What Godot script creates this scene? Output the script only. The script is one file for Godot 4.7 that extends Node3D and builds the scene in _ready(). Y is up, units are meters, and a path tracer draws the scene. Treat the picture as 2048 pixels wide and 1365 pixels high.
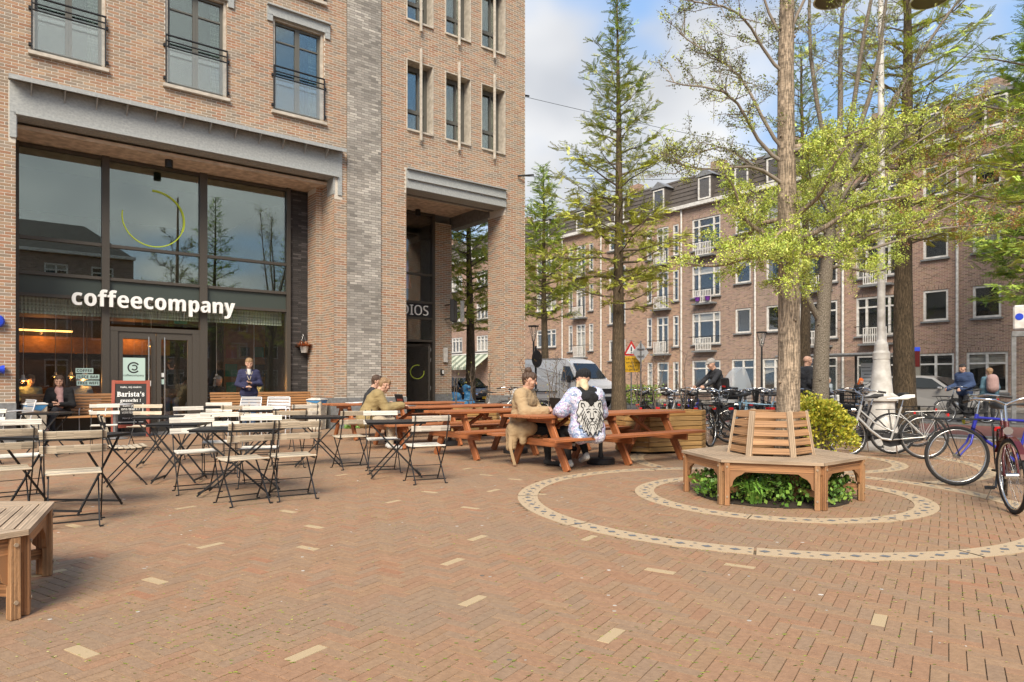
extends Node3D
# An Amsterdam square in spring: cafe building, terrace furniture, tree bench, bicycles, street of brick houses.

const EYE := 1.22
var rng := RandomNumberGenerator.new()
var M := {}            # materials by name
var used := {}         # names taken at the top level
var D := Vector3(0.786, 0, -0.618)   # along the cafe facade, away to the right
var N := Vector3(0.618, 0, 0.786)    # out of the cafe facade, towards the square
var P0 := Vector3(-4.25, 0, -18.0)   # foot of the facade below the grey pilaster
const YAW_CAFE := 0.6665             # turn of everything laid out along the facade
var PH := Vector3(20.9, 0, -31.2)    # foot of the row of houses
const YAW_HOUSE := -0.9041

func _ready():
	rng.seed = 7
	set_camera()
	set_light()
	make_materials()
	ground()
	cafe_building()
	houses()
	mirrored_block()
	trees()
	terrace()
	picnic()
	tree_benches()
	planters()
	bicycles()
	vehicles()
	street_furniture()
	people()
	small_things()

func set_camera():
	var cam := Camera3D.new()
	cam.projection = Camera3D.PROJECTION_FRUSTUM
	cam.near = 0.1
	cam.far = 600.0
	cam.size = 2.0 * 0.1 * 682.5 / 1372.0
	cam.frustum_offset = Vector2(0, 0.1 * 81.5 / 1372.0)
	cam.position = Vector3(0, EYE, 0)
	add_child(cam)
	cam.current = true

func set_light():
	var env := Environment.new()
	env.tonemap_mode = Environment.TONE_MAPPER_LINEAR
	env.tonemap_exposure = 4.75
	env.background_mode = Environment.BG_SKY
	var sky := Sky.new()
	var pan := PanoramaSkyMaterial.new()
	pan.panorama = ImageTexture.create_from_image(sky_image())
	sky.sky_material = pan
	env.sky = sky
	env.sdfgi_enabled = true
	env.ssao_enabled = true
	env.ssil_enabled = true
	var we := WorldEnvironment.new()
	we.environment = env
	add_child(we)
	var sun := DirectionalLight3D.new()
	sun.light_energy = 0.4
	sun.light_angular_distance = 30.0
	sun.light_color = Color(1.0, 0.95, 0.87)
	sun.shadow_enabled = true
	add_child(sun)
	sun.look_at_from_position(Vector3(-1.5, 9.5, 10), Vector3.ZERO, Vector3.UP)

func sky_image() -> Image:
	var w := 1024
	var h := 512
	var img := Image.create(w, h, false, Image.FORMAT_RGBF)
	var n1 := FastNoiseLite.new()
	n1.noise_type = FastNoiseLite.TYPE_SIMPLEX_SMOOTH
	n1.seed = 21
	n1.frequency = 1.0
	n1.fractal_octaves = 5
	n1.fractal_gain = 0.5
	var n2 := FastNoiseLite.new()
	n2.noise_type = FastNoiseLite.TYPE_SIMPLEX_SMOOTH
	n2.seed = 4
	n2.frequency = 1.0
	n2.fractal_octaves = 4
	for y in h:
		var el := (0.5 - (y + 0.5) / h) * PI
		var ce := cos(el)
		var se := sin(el)
		for x in w:
			if se < -0.02:
				img.set_pixel(x, y, Color(0.2, 0.17, 0.14))
				continue
			var az := (float(x) / w) * TAU
			var dx := sin(az) * ce
			var dz := cos(az) * ce
			# clouds on a flattened dome
			var k := 1.0 / (se + 0.28)
			var p := Vector3(dx * k * 1.0, 3.0, dz * k * 1.0)
			var c := n1.get_noise_3dv(p * 1.15) + 0.25
			c = clampf(c * 2.6, 0.0, 1.0)
			c = c * c * (3.0 - 2.0 * c)
			var shade := clampf(0.5 + 0.9 * n2.get_noise_3dv(p * 1.9 + Vector3(9, 2, 5)), 0.0, 1.0)
			var t := pow(1.0 - maxf(se, 0.0), 2.2)
			var blue := Color(0.17, 0.34, 0.66).lerp(Color(0.42, 0.56, 0.70), t)
			var cl := Color(0.43, 0.44, 0.46).lerp(Color(0.74, 0.73, 0.71), shade)
			img.set_pixel(x, y, blue.lerp(cl, c * 0.92) * 0.305)
	return img

# ---------------------------------------------------------------- geometry
class Geo:
	var v := PackedVector3Array()
	var n := PackedVector3Array()
	var c := PackedColorArray()
	var uv := PackedVector2Array()
	var ix := PackedInt32Array()
	var col := Color(1, 1, 1)
	var use_col := false
	var xf := Transform3D.IDENTITY
	var shift := Vector2.ZERO

	func quad(a: Vector3, b: Vector3, cc: Vector3, d: Vector3):
		# a b c d anticlockwise seen from outside
		a = xf * a
		b = xf * b
		cc = xf * cc
		d = xf * d
		var nn := (b - a).cross(d - a)
		if nn.length_squared() < 1e-16:
			nn = (cc - b).cross(d - b)
		nn = nn.normalized()
		var i := v.size()
		v.push_back(a)
		v.push_back(b)
		v.push_back(cc)
		v.push_back(d)
		for q in 4:
			n.push_back(nn)
			c.push_back(col)
		# u runs along the longer edge, in metres, so that wood grain follows every board
		var e1 := (b - a).length()
		var e2 := (d - a).length()
		if e1 >= e2:
			uv.push_back(shift)
			uv.push_back(shift + Vector2(e1, 0))
			uv.push_back(shift + Vector2(e1, e2))
			uv.push_back(shift + Vector2(0, e2))
		else:
			uv.push_back(shift)
			uv.push_back(shift + Vector2(0, e1))
			uv.push_back(shift + Vector2(e2, e1))
			uv.push_back(shift + Vector2(e2, 0))
		ix.append_array(PackedInt32Array([i, i + 2, i + 1, i, i + 3, i + 2]))

	func tri(a: Vector3, b: Vector3, cc: Vector3):
		a = xf * a
		b = xf * b
		cc = xf * cc
		var nn := (b - a).cross(cc - a).normalized()
		var i := v.size()
		v.push_back(a)
		v.push_back(b)
		v.push_back(cc)
		for q in 3:
			n.push_back(nn)
			c.push_back(col)
			uv.push_back(Vector2(0, 0))
		ix.append_array(PackedInt32Array([i, i + 2, i + 1]))

	func vert(p: Vector3, nn: Vector3, t := Vector2.ZERO) -> int:
		v.push_back(xf * p)
		n.push_back((xf.basis * nn).normalized())
		c.push_back(col)
		uv.push_back(t)
		return v.size() - 1

	func face(a: int, b: int, cc: int):
		ix.push_back(a)
		ix.push_back(cc)
		ix.push_back(b)

	# box with chamfered edges along its length when ch > 0
	func box(ce: Vector3, s: Vector3, b := Basis.IDENTITY, ch := 0.0):
		var h := s * 0.5
		shift = Vector2(fposmod(ce.x * 7.3 + ce.y * 3.1, 5.0), fposmod(ce.z * 9.7 + ce.y * 5.3 + ce.x, 5.0))
		if ch <= 0.0:
			var p := []
			for i in 8:
				p.push_back(ce + b * Vector3(h.x if i & 1 else -h.x, h.y if i & 2 else -h.y, h.z if i & 4 else -h.z))
			quad(p[4], p[5], p[7], p[6])
			quad(p[1], p[0], p[2], p[3])
			quad(p[5], p[1], p[3], p[7])
			quad(p[0], p[4], p[6], p[2])
			quad(p[6], p[7], p[3], p[2])
			quad(p[0], p[1], p[5], p[4])
			return
		# all twelve edges chamfered
		var k := Vector3(h.x - ch, h.y - ch, h.z - ch)
		for sg in [-1.0, 1.0]:
			_face(ce, b, Vector3(sg * h.x, 0, 0), Vector3(0, k.y, 0), Vector3(0, 0, k.z) * sg)
			_face(ce, b, Vector3(0, sg * h.y, 0), Vector3(0, 0, k.z), Vector3(k.x, 0, 0) * sg)
			_face(ce, b, Vector3(0, 0, sg * h.z), Vector3(k.x, 0, 0), Vector3(0, k.y, 0) * sg)
		for s1 in [-1.0, 1.0]:
			for s2 in [-1.0, 1.0]:
				_edge(ce, b, Vector3(s1 * h.x, s2 * k.y, 0), Vector3(s1 * k.x, s2 * h.y, 0), Vector3(0, 0, k.z), s1 * s2)
				_edge(ce, b, Vector3(0, s1 * h.y, s2 * k.z), Vector3(0, s1 * k.y, s2 * h.z), Vector3(k.x, 0, 0), s1 * s2)
				_edge(ce, b, Vector3(s2 * k.x, 0, s1 * h.z), Vector3(s2 * h.x, 0, s1 * k.z), Vector3(0, k.y, 0), s1 * s2)

	func _face(ce: Vector3, b: Basis, o: Vector3, u: Vector3, w: Vector3):
		quad(ce + b * (o - u - w), ce + b * (o + u - w), ce + b * (o + u + w), ce + b * (o - u + w))

	func _edge(ce: Vector3, b: Basis, p: Vector3, q: Vector3, l: Vector3, sg: float):
		if sg > 0:
			quad(ce + b * (p - l), ce + b * (q - l), ce + b * (q + l), ce + b * (p + l))
		else:
			quad(ce + b * (q - l), ce + b * (p - l), ce + b * (p + l), ce + b * (q + l))

	# a bar of rectangular section from a to b; up gives the direction of its height
	func bar(a: Vector3, b: Vector3, wd: float, ht: float, up := Vector3.UP, ch := 0.0):
		var z := (b - a)
		var l := z.length()
		if l < 1e-5:
			return
		z /= l
		if absf(z.dot(up)) > 0.98:
			up = Vector3.RIGHT if absf(z.x) < 0.9 else Vector3.BACK
		var x := up.cross(z).normalized()
		var y := z.cross(x)
		box((a + b) * 0.5, Vector3(wd, ht, l), Basis(x, y, z), ch)

	# round tube along points, smooth
	func tube(pts: Array, rad, sides := 8, caps := true, closed := false):
		var m := pts.size()
		if m < 2:
			return
		var up := Vector3.UP
		var first: Vector3 = (pts[1] - pts[0]).normalized()
		if absf(first.dot(up)) > 0.9:
			up = Vector3.RIGHT
		var x := up.cross(first).normalized()
		var rings := []
		for i in m:
			var t: Vector3
			if closed:
				t = pts[(i + 1) % m] - pts[(i - 1 + m) % m]
			elif i == 0:
				t = pts[1] - pts[0]
			elif i == m - 1:
				t = pts[m - 1] - pts[m - 2]
			else:
				t = (pts[i + 1] - pts[i]).normalized() + (pts[i] - pts[i - 1]).normalized()
			if t.length_squared() < 1e-12:
				t = first
			t = t.normalized()
			x = (x - t * x.dot(t))
			if x.length_squared() < 1e-8:
				x = t.cross(Vector3(0.3, 0.5, 0.8))
			x = x.normalized()
			var y := t.cross(x)
			var r: float = rad[i] if rad is Array else rad
			var start := v.size()
			for k in sides:
				var a := TAU * k / sides
				var dd := x * cos(a) + y * sin(a)
				vert(pts[i] + dd * r, dd, Vector2(float(k) / sides, float(i)))
			rings.push_back(start)
		var spans := m if closed else m - 1
		for i in spans:
			var r0: int = rings[i]
			var r1: int = rings[(i + 1) % m]
			for k in sides:
				var k2 := (k + 1) % sides
				face(r0 + k, r0 + k2, r1 + k2)
				face(r0 + k, r1 + k2, r1 + k)
		if caps and not closed:
			for e in 2:
				var i0: int = rings[0] if e == 0 else rings[m - 1]
				var tt: Vector3 = (pts[0] - pts[1]) if e == 0 else (pts[m - 1] - pts[m - 2])
				tt = tt.normalized()
				var cc := vert(pts[0] if e == 0 else pts[m - 1], tt)
				var s0 := v.size()
				for k in sides:
					v.push_back(v[i0 + k])
					n.push_back((xf.basis * tt).normalized())
					c.push_back(col)
					uv.push_back(Vector2.ZERO)
				for k in sides:
					if e == 0:
						face(cc, s0 + (k + 1) % sides, s0 + k)
					else:
						face(cc, s0 + k, s0 + (k + 1) % sides)

	# surface of revolution about y: profile of Vector2(radius, height)
	func lathe(prof: Array, sides := 24, at := Vector3.ZERO, smooth := true):
		for i in prof.size() - 1:
			var p: Vector2 = prof[i]
			var q: Vector2 = prof[i + 1]
			var dn := Vector2(q.y - p.y, p.x - q.x)
			if dn.length_squared() < 1e-12:
				continue
			dn = dn.normalized()
			var s0 := v.size()
			for k in sides + 1:
				var a := TAU * k / sides
				var dd := Vector3(cos(a), 0, sin(a))
				var nn := dd * dn.x + Vector3.UP * dn.y
				vert(at + dd * p.x + Vector3.UP * p.y, nn)
				vert(at + dd * q.x + Vector3.UP * q.y, nn)
			for k in sides:
				var a0 := s0 + k * 2
				face(a0, a0 + 1, a0 + 3)
				face(a0, a0 + 3, a0 + 2)

	# polygon (in xy, anticlockwise) pushed from z0 to z1
	func prism(poly: PackedVector2Array, z0: float, z1: float, sides := true):
		var t := Geometry2D.triangulate_polygon(poly)
		for i in range(0, t.size(), 3):
			var a := poly[t[i]]
			var b := poly[t[i + 1]]
			var cc := poly[t[i + 2]]
			if (b - a).cross(cc - a) < 0:
				var q := b
				b = cc
				cc = q
			tri(Vector3(a.x, a.y, z1), Vector3(b.x, b.y, z1), Vector3(cc.x, cc.y, z1))
			tri(Vector3(a.x, a.y, z0), Vector3(cc.x, cc.y, z0), Vector3(b.x, b.y, z0))
		if sides:
			var rev := Geometry2D.is_polygon_clockwise(poly)
			for i in poly.size():
				var p := poly[i]
				var q := poly[(i + 1) % poly.size()]
				if rev:
					var w := p
					p = q
					q = w
				quad(Vector3(p.x, p.y, z0), Vector3(q.x, q.y, z0), Vector3(q.x, q.y, z1), Vector3(p.x, p.y, z1))

	# flat rectangle in the xy plane at z with rectangular holes
	func holed(u0: float, u1: float, v0: float, v1: float, holes: Array, z: float):
		var us := [u0, u1]
		var vs := [v0, v1]
		for hh in holes:
			us.append(clampf(hh.position.x, u0, u1))
			us.append(clampf(hh.end.x, u0, u1))
			vs.append(clampf(hh.position.y, v0, v1))
			vs.append(clampf(hh.end.y, v0, v1))
		us.sort()
		vs.sort()
		for i in us.size() - 1:
			if us[i + 1] - us[i] < 1e-4:
				continue
			for j in vs.size() - 1:
				if vs[j + 1] - vs[j] < 1e-4:
					continue
				var m := Vector2((us[i] + us[i + 1]) * 0.5, (vs[j] + vs[j + 1]) * 0.5)
				var inside := false
				for hh in holes:
					if hh.has_point(m):
						inside = true
						break
				if not inside:
					quad(Vector3(us[i], vs[j], z), Vector3(us[i + 1], vs[j], z), Vector3(us[i + 1], vs[j + 1], z), Vector3(us[i], vs[j + 1], z))

	# the four reveals of a hole, from z0 (outside) back to z1
	func reveals(r: Rect2, z0: float, z1: float):
		var a := r.position
		var b := r.end
		quad(Vector3(a.x, a.y, z0), Vector3(b.x, a.y, z0), Vector3(b.x, a.y, z1), Vector3(a.x, a.y, z1))
		quad(Vector3(b.x, b.y, z0), Vector3(a.x, b.y, z0), Vector3(a.x, b.y, z1), Vector3(b.x, b.y, z1))
		quad(Vector3(a.x, b.y, z0), Vector3(a.x, a.y, z0), Vector3(a.x, a.y, z1), Vector3(a.x, b.y, z1))
		quad(Vector3(b.x, a.y, z0), Vector3(b.x, b.y, z0), Vector3(b.x, b.y, z1), Vector3(b.x, a.y, z1))

	func mesh() -> ArrayMesh:
		var a := []
		a.resize(Mesh.ARRAY_MAX)
		a[Mesh.ARRAY_VERTEX] = v
		a[Mesh.ARRAY_NORMAL] = n
		a[Mesh.ARRAY_TEX_UV] = uv
		if use_col:
			a[Mesh.ARRAY_COLOR] = c
		a[Mesh.ARRAY_INDEX] = ix
		var m := ArrayMesh.new()
		m.add_surface_from_arrays(Mesh.PRIMITIVE_TRIANGLES, a)
		return m

# ---------------------------------------------------------------- objects
func numbered(called: String) -> String:
	if not used.has(called):
		used[called] = 0
		return called
	used[called] += 1
	return "%s_%03d" % [called, used[called]]

func meta(o: Node, label := "", category := "", group := "", kind := ""):
	if label:
		o.set_meta("label", label)
	if category:
		o.set_meta("category", category)
	if group:
		o.set_meta("group", group)
	if kind:
		o.set_meta("kind", kind)

func thing(called: String, label: String, category: String, at := Vector3.ZERO, turn := 0.0, group := "") -> Node3D:
	var o := Node3D.new()
	o.name = numbered(called)
	add_child(o)
	o.position = at
	o.rotation.y = turn
	meta(o, label, category, group)
	return o

func setting(called: String, at := Vector3.ZERO, turn := 0.0) -> Node3D:
	var o := Node3D.new()
	o.name = numbered(called)
	add_child(o)
	o.position = at
	o.rotation.y = turn
	o.set_meta("kind", "structure")
	return o

func part(parent: Node, called: String, g, m: Material, at := Vector3.ZERO) -> MeshInstance3D:
	var o := MeshInstance3D.new()
	o.name = called
	o.mesh = g.mesh() if g is Geo else g
	o.material_override = m
	parent.add_child(o, true)
	o.position = at
	return o

func many(parent: Node, called: String, mesh: Mesh, m: Material, xfs: Array, cols: Array) -> MultiMeshInstance3D:
	var mm := MultiMesh.new()
	mm.transform_format = MultiMesh.TRANSFORM_3D
	mm.use_colors = cols.size() > 0
	mm.mesh = mesh
	mm.instance_count = xfs.size()
	for i in xfs.size():
		mm.set_instance_transform(i, xfs[i])
		if cols.size() > 0:
			mm.set_instance_color(i, cols[i])
	var o := MultiMeshInstance3D.new()
	o.name = called
	o.multimesh = mm
	o.material_override = m
	parent.add_child(o, true)
	o.set_meta("kind", "stuff")
	return o

func copy_of(o: Node3D, label: String, at: Vector3, turn: float) -> Node3D:
	var r: Node3D = o.duplicate()
	var base: String = String(o.name)
	r.name = numbered(base)
	add_child(r)
	r.position = at
	r.rotation.y = turn
	r.set_meta("label", label)
	return r

func rf(a: float, b: float) -> float:
	return rng.randf_range(a, b)

func box_mesh(s := Vector3.ONE) -> ArrayMesh:
	var g := Geo.new()
	g.box(Vector3.ZERO, s)
	return g.mesh()

func cafe_point(u: float, y: float, z: float) -> Vector3:
	return P0 + D * u + N * z + Vector3.UP * y

# ---------------------------------------------------------------- materials
func lin(r: float, g: float, b: float) -> Color:
	return Color(r, g, b).linear_to_srgb()

func noise(seed_: int, freq: float, lo: Color, hi: Color, oct := 4, size := 512, bump := false, kind := FastNoiseLite.TYPE_SIMPLEX_SMOOTH) -> NoiseTexture2D:
	var f := FastNoiseLite.new()
	f.noise_type = kind
	f.seed = seed_
	f.frequency = freq
	f.fractal_octaves = oct
	var t := NoiseTexture2D.new()
	t.width = size
	t.height = size
	t.seamless = true
	t.noise = f
	if bump:
		t.as_normal_map = true
		t.bump_strength = 4.0
	else:
		var r := Gradient.new()
		r.set_color(0, lo)
		r.set_color(1, hi)
		t.color_ramp = r
	return t

func mat(called: String, base: Color, rough := 0.8, metal := 0.0, tex = null, scale := 1.0, nrm = null, nscale := 0.6, world := true) -> StandardMaterial3D:
	var m := StandardMaterial3D.new()
	m.resource_name = called
	m.albedo_color = base
	m.roughness = rough
	m.metallic = metal
	if tex:
		m.albedo_texture = tex
	if nrm:
		m.normal_enabled = true
		m.normal_texture = nrm
		m.normal_scale = nscale
	if tex or nrm:
		m.uv1_triplanar = true
		m.uv1_world_triplanar = world
		m.uv1_scale = Vector3.ONE * scale
	M[called] = m
	return m

func tinted(called: String, rough := 0.85, tex = null, scale := 1.0, nrm = null, nscale := 0.6) -> StandardMaterial3D:
	var m := mat(called, Color(1, 1, 1), rough, 0.0, tex, scale, nrm, nscale)
	m.vertex_color_use_as_albedo = true
	return m

func wood(called: String, base: Color, rough: float, tex: Texture2D, nrm: Texture2D) -> StandardMaterial3D:
	var m := StandardMaterial3D.new()
	m.resource_name = called
	m.albedo_color = base
	m.roughness = rough
	m.albedo_texture = tex
	m.uv1_scale = Vector3(0.55, 3.2, 1)
	m.normal_enabled = true
	m.normal_texture = nrm
	m.normal_scale = 0.25
	M[called] = m
	return m

func glass(called: String, tint: Color, alpha: float) -> StandardMaterial3D:
	var m := StandardMaterial3D.new()
	m.resource_name = called
	m.albedo_color = Color(tint.r, tint.g, tint.b, alpha)
	m.transparency = BaseMaterial3D.TRANSPARENCY_ALPHA
	m.roughness = 0.0
	m.metallic_specular = 0.85
	M[called] = m
	return m

func make_materials():
	var fine := noise(3, 0.04, Color(0.72, 0.72, 0.72), Color(1, 1, 1), 5)
	var rough_n := noise(5, 0.06, Color.BLACK, Color.WHITE, 5, 512, true)
	var blotch := noise(11, 0.012, Color(0.74, 0.72, 0.70), Color(1, 1, 1), 5)
	var speck := noise(17, 0.22, Color(0.66, 0.64, 0.62), Color(1, 1, 1), 3)
	var grain := grain_texture(31)
	var soft := noise(13, 0.02, Color(0.88, 0.87, 0.86), Color(1, 1, 1), 5)
	var streak := noise(23, 0.035, Color(0.76, 0.77, 0.78), Color(1, 1, 1), 5, 512, false, FastNoiseLite.TYPE_CELLULAR)
	# masonry
	tinted("brick", 0.9, speck, 4.0, rough_n, 0.5)
	for i in 6:
		var c: Color = cafe_brick(i)
		mat("brick_%d" % i, c.linear_to_srgb(), 0.9, 0.0, speck, 4.0, rough_n, 0.5)
	for i in 6:
		var c: Color = paver_tone(i)
		mat("paver_%d" % i, c.linear_to_srgb(), 0.9, 0.0, soft, 2.0, rough_n, 0.5)
	tinted("paver", 0.9, soft, 2.0, rough_n, 0.5)
	mat("sand_paver", lin(0.66, 0.51, 0.31), 0.9, 0.0, speck, 8.0, rough_n, 0.5)
	mat("mortar", lin(0.82, 0.75, 0.65), 0.95, 0.0, fine, 2.0, rough_n, 0.4)
	mat("mortar_grey", lin(0.24, 0.225, 0.205), 0.95, 0.0, fine, 2.0)
	mat("mortar_dark", lin(0.045, 0.042, 0.04), 0.95, 0.0, fine, 2.0)
	mat("joint_sand", lin(0.19, 0.14, 0.085), 0.98, 0.0, speck, 2.0, rough_n, 0.6)
	mat("far_paving", lin(0.33, 0.215, 0.13), 0.95, 0.0, speck, 1.4, rough_n, 0.4)
	mat("asphalt", lin(0.12, 0.115, 0.11), 0.95, 0.0, speck, 1.5, rough_n, 0.5)
	mat("cycle_red", lin(0.26, 0.10, 0.075), 0.95, 0.0, speck, 1.5, rough_n, 0.5)
	mat("paint_white", lin(0.72, 0.71, 0.68), 0.8, 0.0, blotch, 1.0)
	mat("stone_blue", lin(0.24, 0.25, 0.26), 0.8, 0.0, blotch, 1.5, rough_n, 0.3)
	mat("concrete", lin(0.40, 0.38, 0.35), 0.9, 0.0, blotch, 1.2, rough_n, 0.3)
	mat("ring_stone", lin(0.68, 0.53, 0.35), 0.9, 0.0, speck, 6.0, rough_n, 0.4)
	mat("mosaic_blue", lin(0.22, 0.235, 0.26), 0.7, 0.0, speck, 6.0)
	mat("galvanised", lin(0.50, 0.51, 0.495), 0.5, 0.15, streak, 1.3, rough_n, 0.15)
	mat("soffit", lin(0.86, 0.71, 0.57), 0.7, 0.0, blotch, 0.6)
	mat("frame_brown", lin(0.12, 0.105, 0.088), 0.5, 0.3, fine, 2.0)
	mat("frame_grey", lin(0.11, 0.108, 0.095), 0.5, 0.1)
	mat("cream", lin(0.66, 0.61, 0.53), 0.55, 0.0, blotch, 1.0)
	mat("white_paint", lin(0.84, 0.83, 0.80), 0.5, 0.0, blotch, 0.7)
	mat("panel_green", lin(0.055, 0.068, 0.06), 0.35)
	mat("black_metal", lin(0.022, 0.023, 0.025), 0.45, 0.3)
	mat("black_plastic", lin(0.018, 0.018, 0.02), 0.55)
	mat("steel", lin(0.56, 0.56, 0.56), 0.25, 0.9)
	mat("aluminium", lin(0.68, 0.69, 0.71), 0.4, 0.45)
	mat("chrome", lin(0.65, 0.65, 0.66), 0.16, 1.0)
	mat("rubber", lin(0.016, 0.016, 0.017), 0.8)
	mat("zinc", lin(0.30, 0.31, 0.32), 0.55, 0.3, blotch, 1.0)
	mat("sign_white", lin(0.85, 0.85, 0.83), 0.5)
	mat("lime", lin(0.50, 0.62, 0.03), 0.5)
	mat("navy", lin(0.03, 0.035, 0.09), 0.9, 0.0, fine, 3.0)
	# wood
	wood("wood_slat", lin(0.47, 0.24, 0.10), 0.55, grain, rough_n)
	wood("wood_picnic", lin(0.47, 0.165, 0.06), 0.55, grain, rough_n)
	wood("wood_picnic_pale", lin(0.52, 0.20, 0.085), 0.6, grain, rough_n)
	wood("wood_teak", lin(0.50, 0.285, 0.145), 0.7, grain, rough_n)
	wood("wood_teak_red", lin(0.46, 0.235, 0.11), 0.7, grain, rough_n)
	wood("wood_weathered", lin(0.56, 0.43, 0.31), 0.8, grain, rough_n)
	wood("wood_planter", lin(0.50, 0.29, 0.10), 0.75, grain, rough_n)
	wood("wood_planter_pale", lin(0.54, 0.34, 0.14), 0.75, grain, rough_n)
	wood("wood_chair", lin(0.86, 0.83, 0.77), 0.75, grain, rough_n)
	wood("wood_chair_worn", lin(0.70, 0.61, 0.48), 0.8, grain, rough_n)
	wood("sign_red", lin(0.45, 0.10, 0.06), 0.6, grain, rough_n)
	mat("chalkboard", lin(0.022, 0.022, 0.022), 0.7, 0.0, blotch, 2.0)
	mat("soil", lin(0.05, 0.035, 0.024), 0.98, 0.0, speck, 3.0, rough_n, 1.0)
	# bark and leaves
	mat("bark_pale", lin(0.47, 0.385, 0.30), 0.95, 0.0, bark_texture(41, 0.42), 1.0, noise(43, 0.05, Color.BLACK, Color.WHITE, 5, 512, true, FastNoiseLite.TYPE_CELLULAR), 1.2, false)
	mat("bark_birch", lin(0.45, 0.40, 0.33), 0.9, 0.0, noise(47, 0.055, Color(0.30, 0.27, 0.23), Color(1, 1, 1), 4), 1.6, rough_n, 0.8, false)
	mat("bark_dark", lin(0.17, 0.13, 0.085), 0.95, 0.0, bark_texture(53, 0.4), 1.0, rough_n, 1.2, false)
	mat("twig", lin(0.13, 0.10, 0.075), 0.9)
	mat("twig_grey", lin(0.25, 0.21, 0.17), 0.9)
	for nm in ["leaf", "leaf_soft"]:
		var l := tinted(nm, 0.55)
		l.backlight = Color(0.55, 0.6, 0.3) if nm == "leaf" else Color(0.4, 0.42, 0.25)
		l.cull_mode = BaseMaterial3D.CULL_DISABLED
	mat("dry_orange", lin(0.42, 0.16, 0.06), 0.9)
	# cloth and skin
	mat("skin", lin(0.56, 0.33, 0.235), 0.6)
	mat("hair_brown", lin(0.075, 0.042, 0.026), 0.6)
	mat("hair_fair", lin(0.27, 0.165, 0.085), 0.6)
	mat("hair_blond", lin(0.55, 0.44, 0.28), 0.6)
	mat("hair_black", lin(0.02, 0.016, 0.014), 0.6)
	mat("hair_grey", lin(0.32, 0.30, 0.28), 0.7)
	for q in [["cloth_navy", 0.035, 0.038, 0.10], ["cloth_denim", 0.10, 0.18, 0.33], ["cloth_beige", 0.55, 0.39, 0.22], ["cloth_khaki", 0.42, 0.31, 0.14], ["cloth_black", 0.016, 0.016, 0.018], ["cloth_pink", 0.60, 0.36, 0.34], ["cloth_sage", 0.28, 0.33, 0.24], ["cloth_white", 0.72, 0.72, 0.70], ["cloth_dark", 0.035, 0.037, 0.045], ["cloth_blue", 0.05, 0.085, 0.19], ["cloth_lightblue", 0.38, 0.45, 0.52], ["cloth_orange", 0.75, 0.16, 0.03], ["cloth_rose", 0.50, 0.33, 0.31], ["cloth_cream", 0.60, 0.51, 0.38], ["cloth_teal", 0.10, 0.20, 0.27]]:
		mat(q[0], lin(q[1], q[2], q[3]), 0.92, 0.0, fine, 6.0, rough_n, 0.5, false)
	mat("print_jacket", Color(1, 1, 1), 0.85, 0.0, jacket_texture(), 1.6, rough_n, 0.4, false)
	# vehicles
	mat("van_silver", lin(0.68, 0.69, 0.70), 0.28, 0.1)
	mat("car_silver", lin(0.42, 0.41, 0.40), 0.28, 0.45)
	mat("car_black", lin(0.02, 0.022, 0.03), 0.2, 0.2)
	mat("blue_paint", lin(0.03, 0.035, 0.34), 0.3, 0.1)
	mat("blue_bright", lin(0.02, 0.06, 0.55), 0.35, 0.0)
	mat("maroon_paint", lin(0.085, 0.012, 0.012), 0.25, 0.1)
	mat("bike_silver", lin(0.55, 0.54, 0.52), 0.3, 0.5)
	mat("bike_black", lin(0.02, 0.02, 0.022), 0.3, 0.2)
	mat("bike_light_blue", lin(0.25, 0.42, 0.55), 0.35, 0.1)
	mat("red_lamp", lin(0.55, 0.02, 0.02), 0.2)
	mat("yellow_sign", lin(0.80, 0.47, 0.015), 0.5)
	mat("pink_poster", lin(0.75, 0.42, 0.58), 0.5)
	mat("purple", lin(0.14, 0.03, 0.26), 0.4)
	mat("lime_green", lin(0.10, 0.42, 0.06), 0.5)
	mat("sign_bright_red", lin(0.60, 0.02, 0.02), 0.45)
	mat("sign_back", lin(0.48, 0.49, 0.50), 0.5, 0.2)
	mat("lamp_brown", lin(0.10, 0.06, 0.035), 0.3)
	mat("window_gloss", lin(0.02, 0.024, 0.026), 0.05)
	mat("mint", lin(0.50, 0.66, 0.60), 0.6)
	mat("bag_blue", lin(0.05, 0.19, 0.38), 0.35)
	mat("bin_cream", lin(0.72, 0.66, 0.55), 0.5, 0.0, blotch, 1.5)
	mat("green_lamp", lin(0.02, 0.20, 0.11), 0.5)
	mat("window_dark", lin(0.020, 0.022, 0.022), 0.9)
	mat("curtain", lin(0.62, 0.61, 0.57), 0.9, 0.0, grain, 0.8)
	mat("curtain_grey", lin(0.22, 0.225, 0.215), 0.9, 0.0, grain, 0.8)
	mat("blind", lin(0.34, 0.34, 0.25), 0.9)
	mat("valance", lin(0.50, 0.60, 0.50), 0.8, 0.0, grain, 0.6)
	mat("interior_dark", lin(0.06, 0.045, 0.035), 0.9, 0.0, blotch, 0.7)
	mat("interior_orange", lin(0.40, 0.20, 0.07), 0.85, 0.0, blotch, 1.0)
	mat("interior_brown", lin(0.16, 0.08, 0.035), 0.8, 0.0, grain, 0.8)
	mat("interior_floor", lin(0.13, 0.11, 0.09), 0.5, 0.0, blotch, 1.0)
	mat("awning", lin(0.42, 0.45, 0.36), 0.85)
	mat("awning_dark", lin(0.17, 0.20, 0.15), 0.85)
	mat("roof_tile", lin(0.115, 0.10, 0.09), 0.85, 0.0, blotch, 0.8, rough_n, 0.6)
	glass("shop_glass", Color(0.3, 0.35, 0.32), 0.02)
	var cg := glass("coated_glass", Color(0.9, 0.95, 0.92), 0.0)
	cg.refraction_enabled = true
	cg.refraction_scale = 0.095
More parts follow.
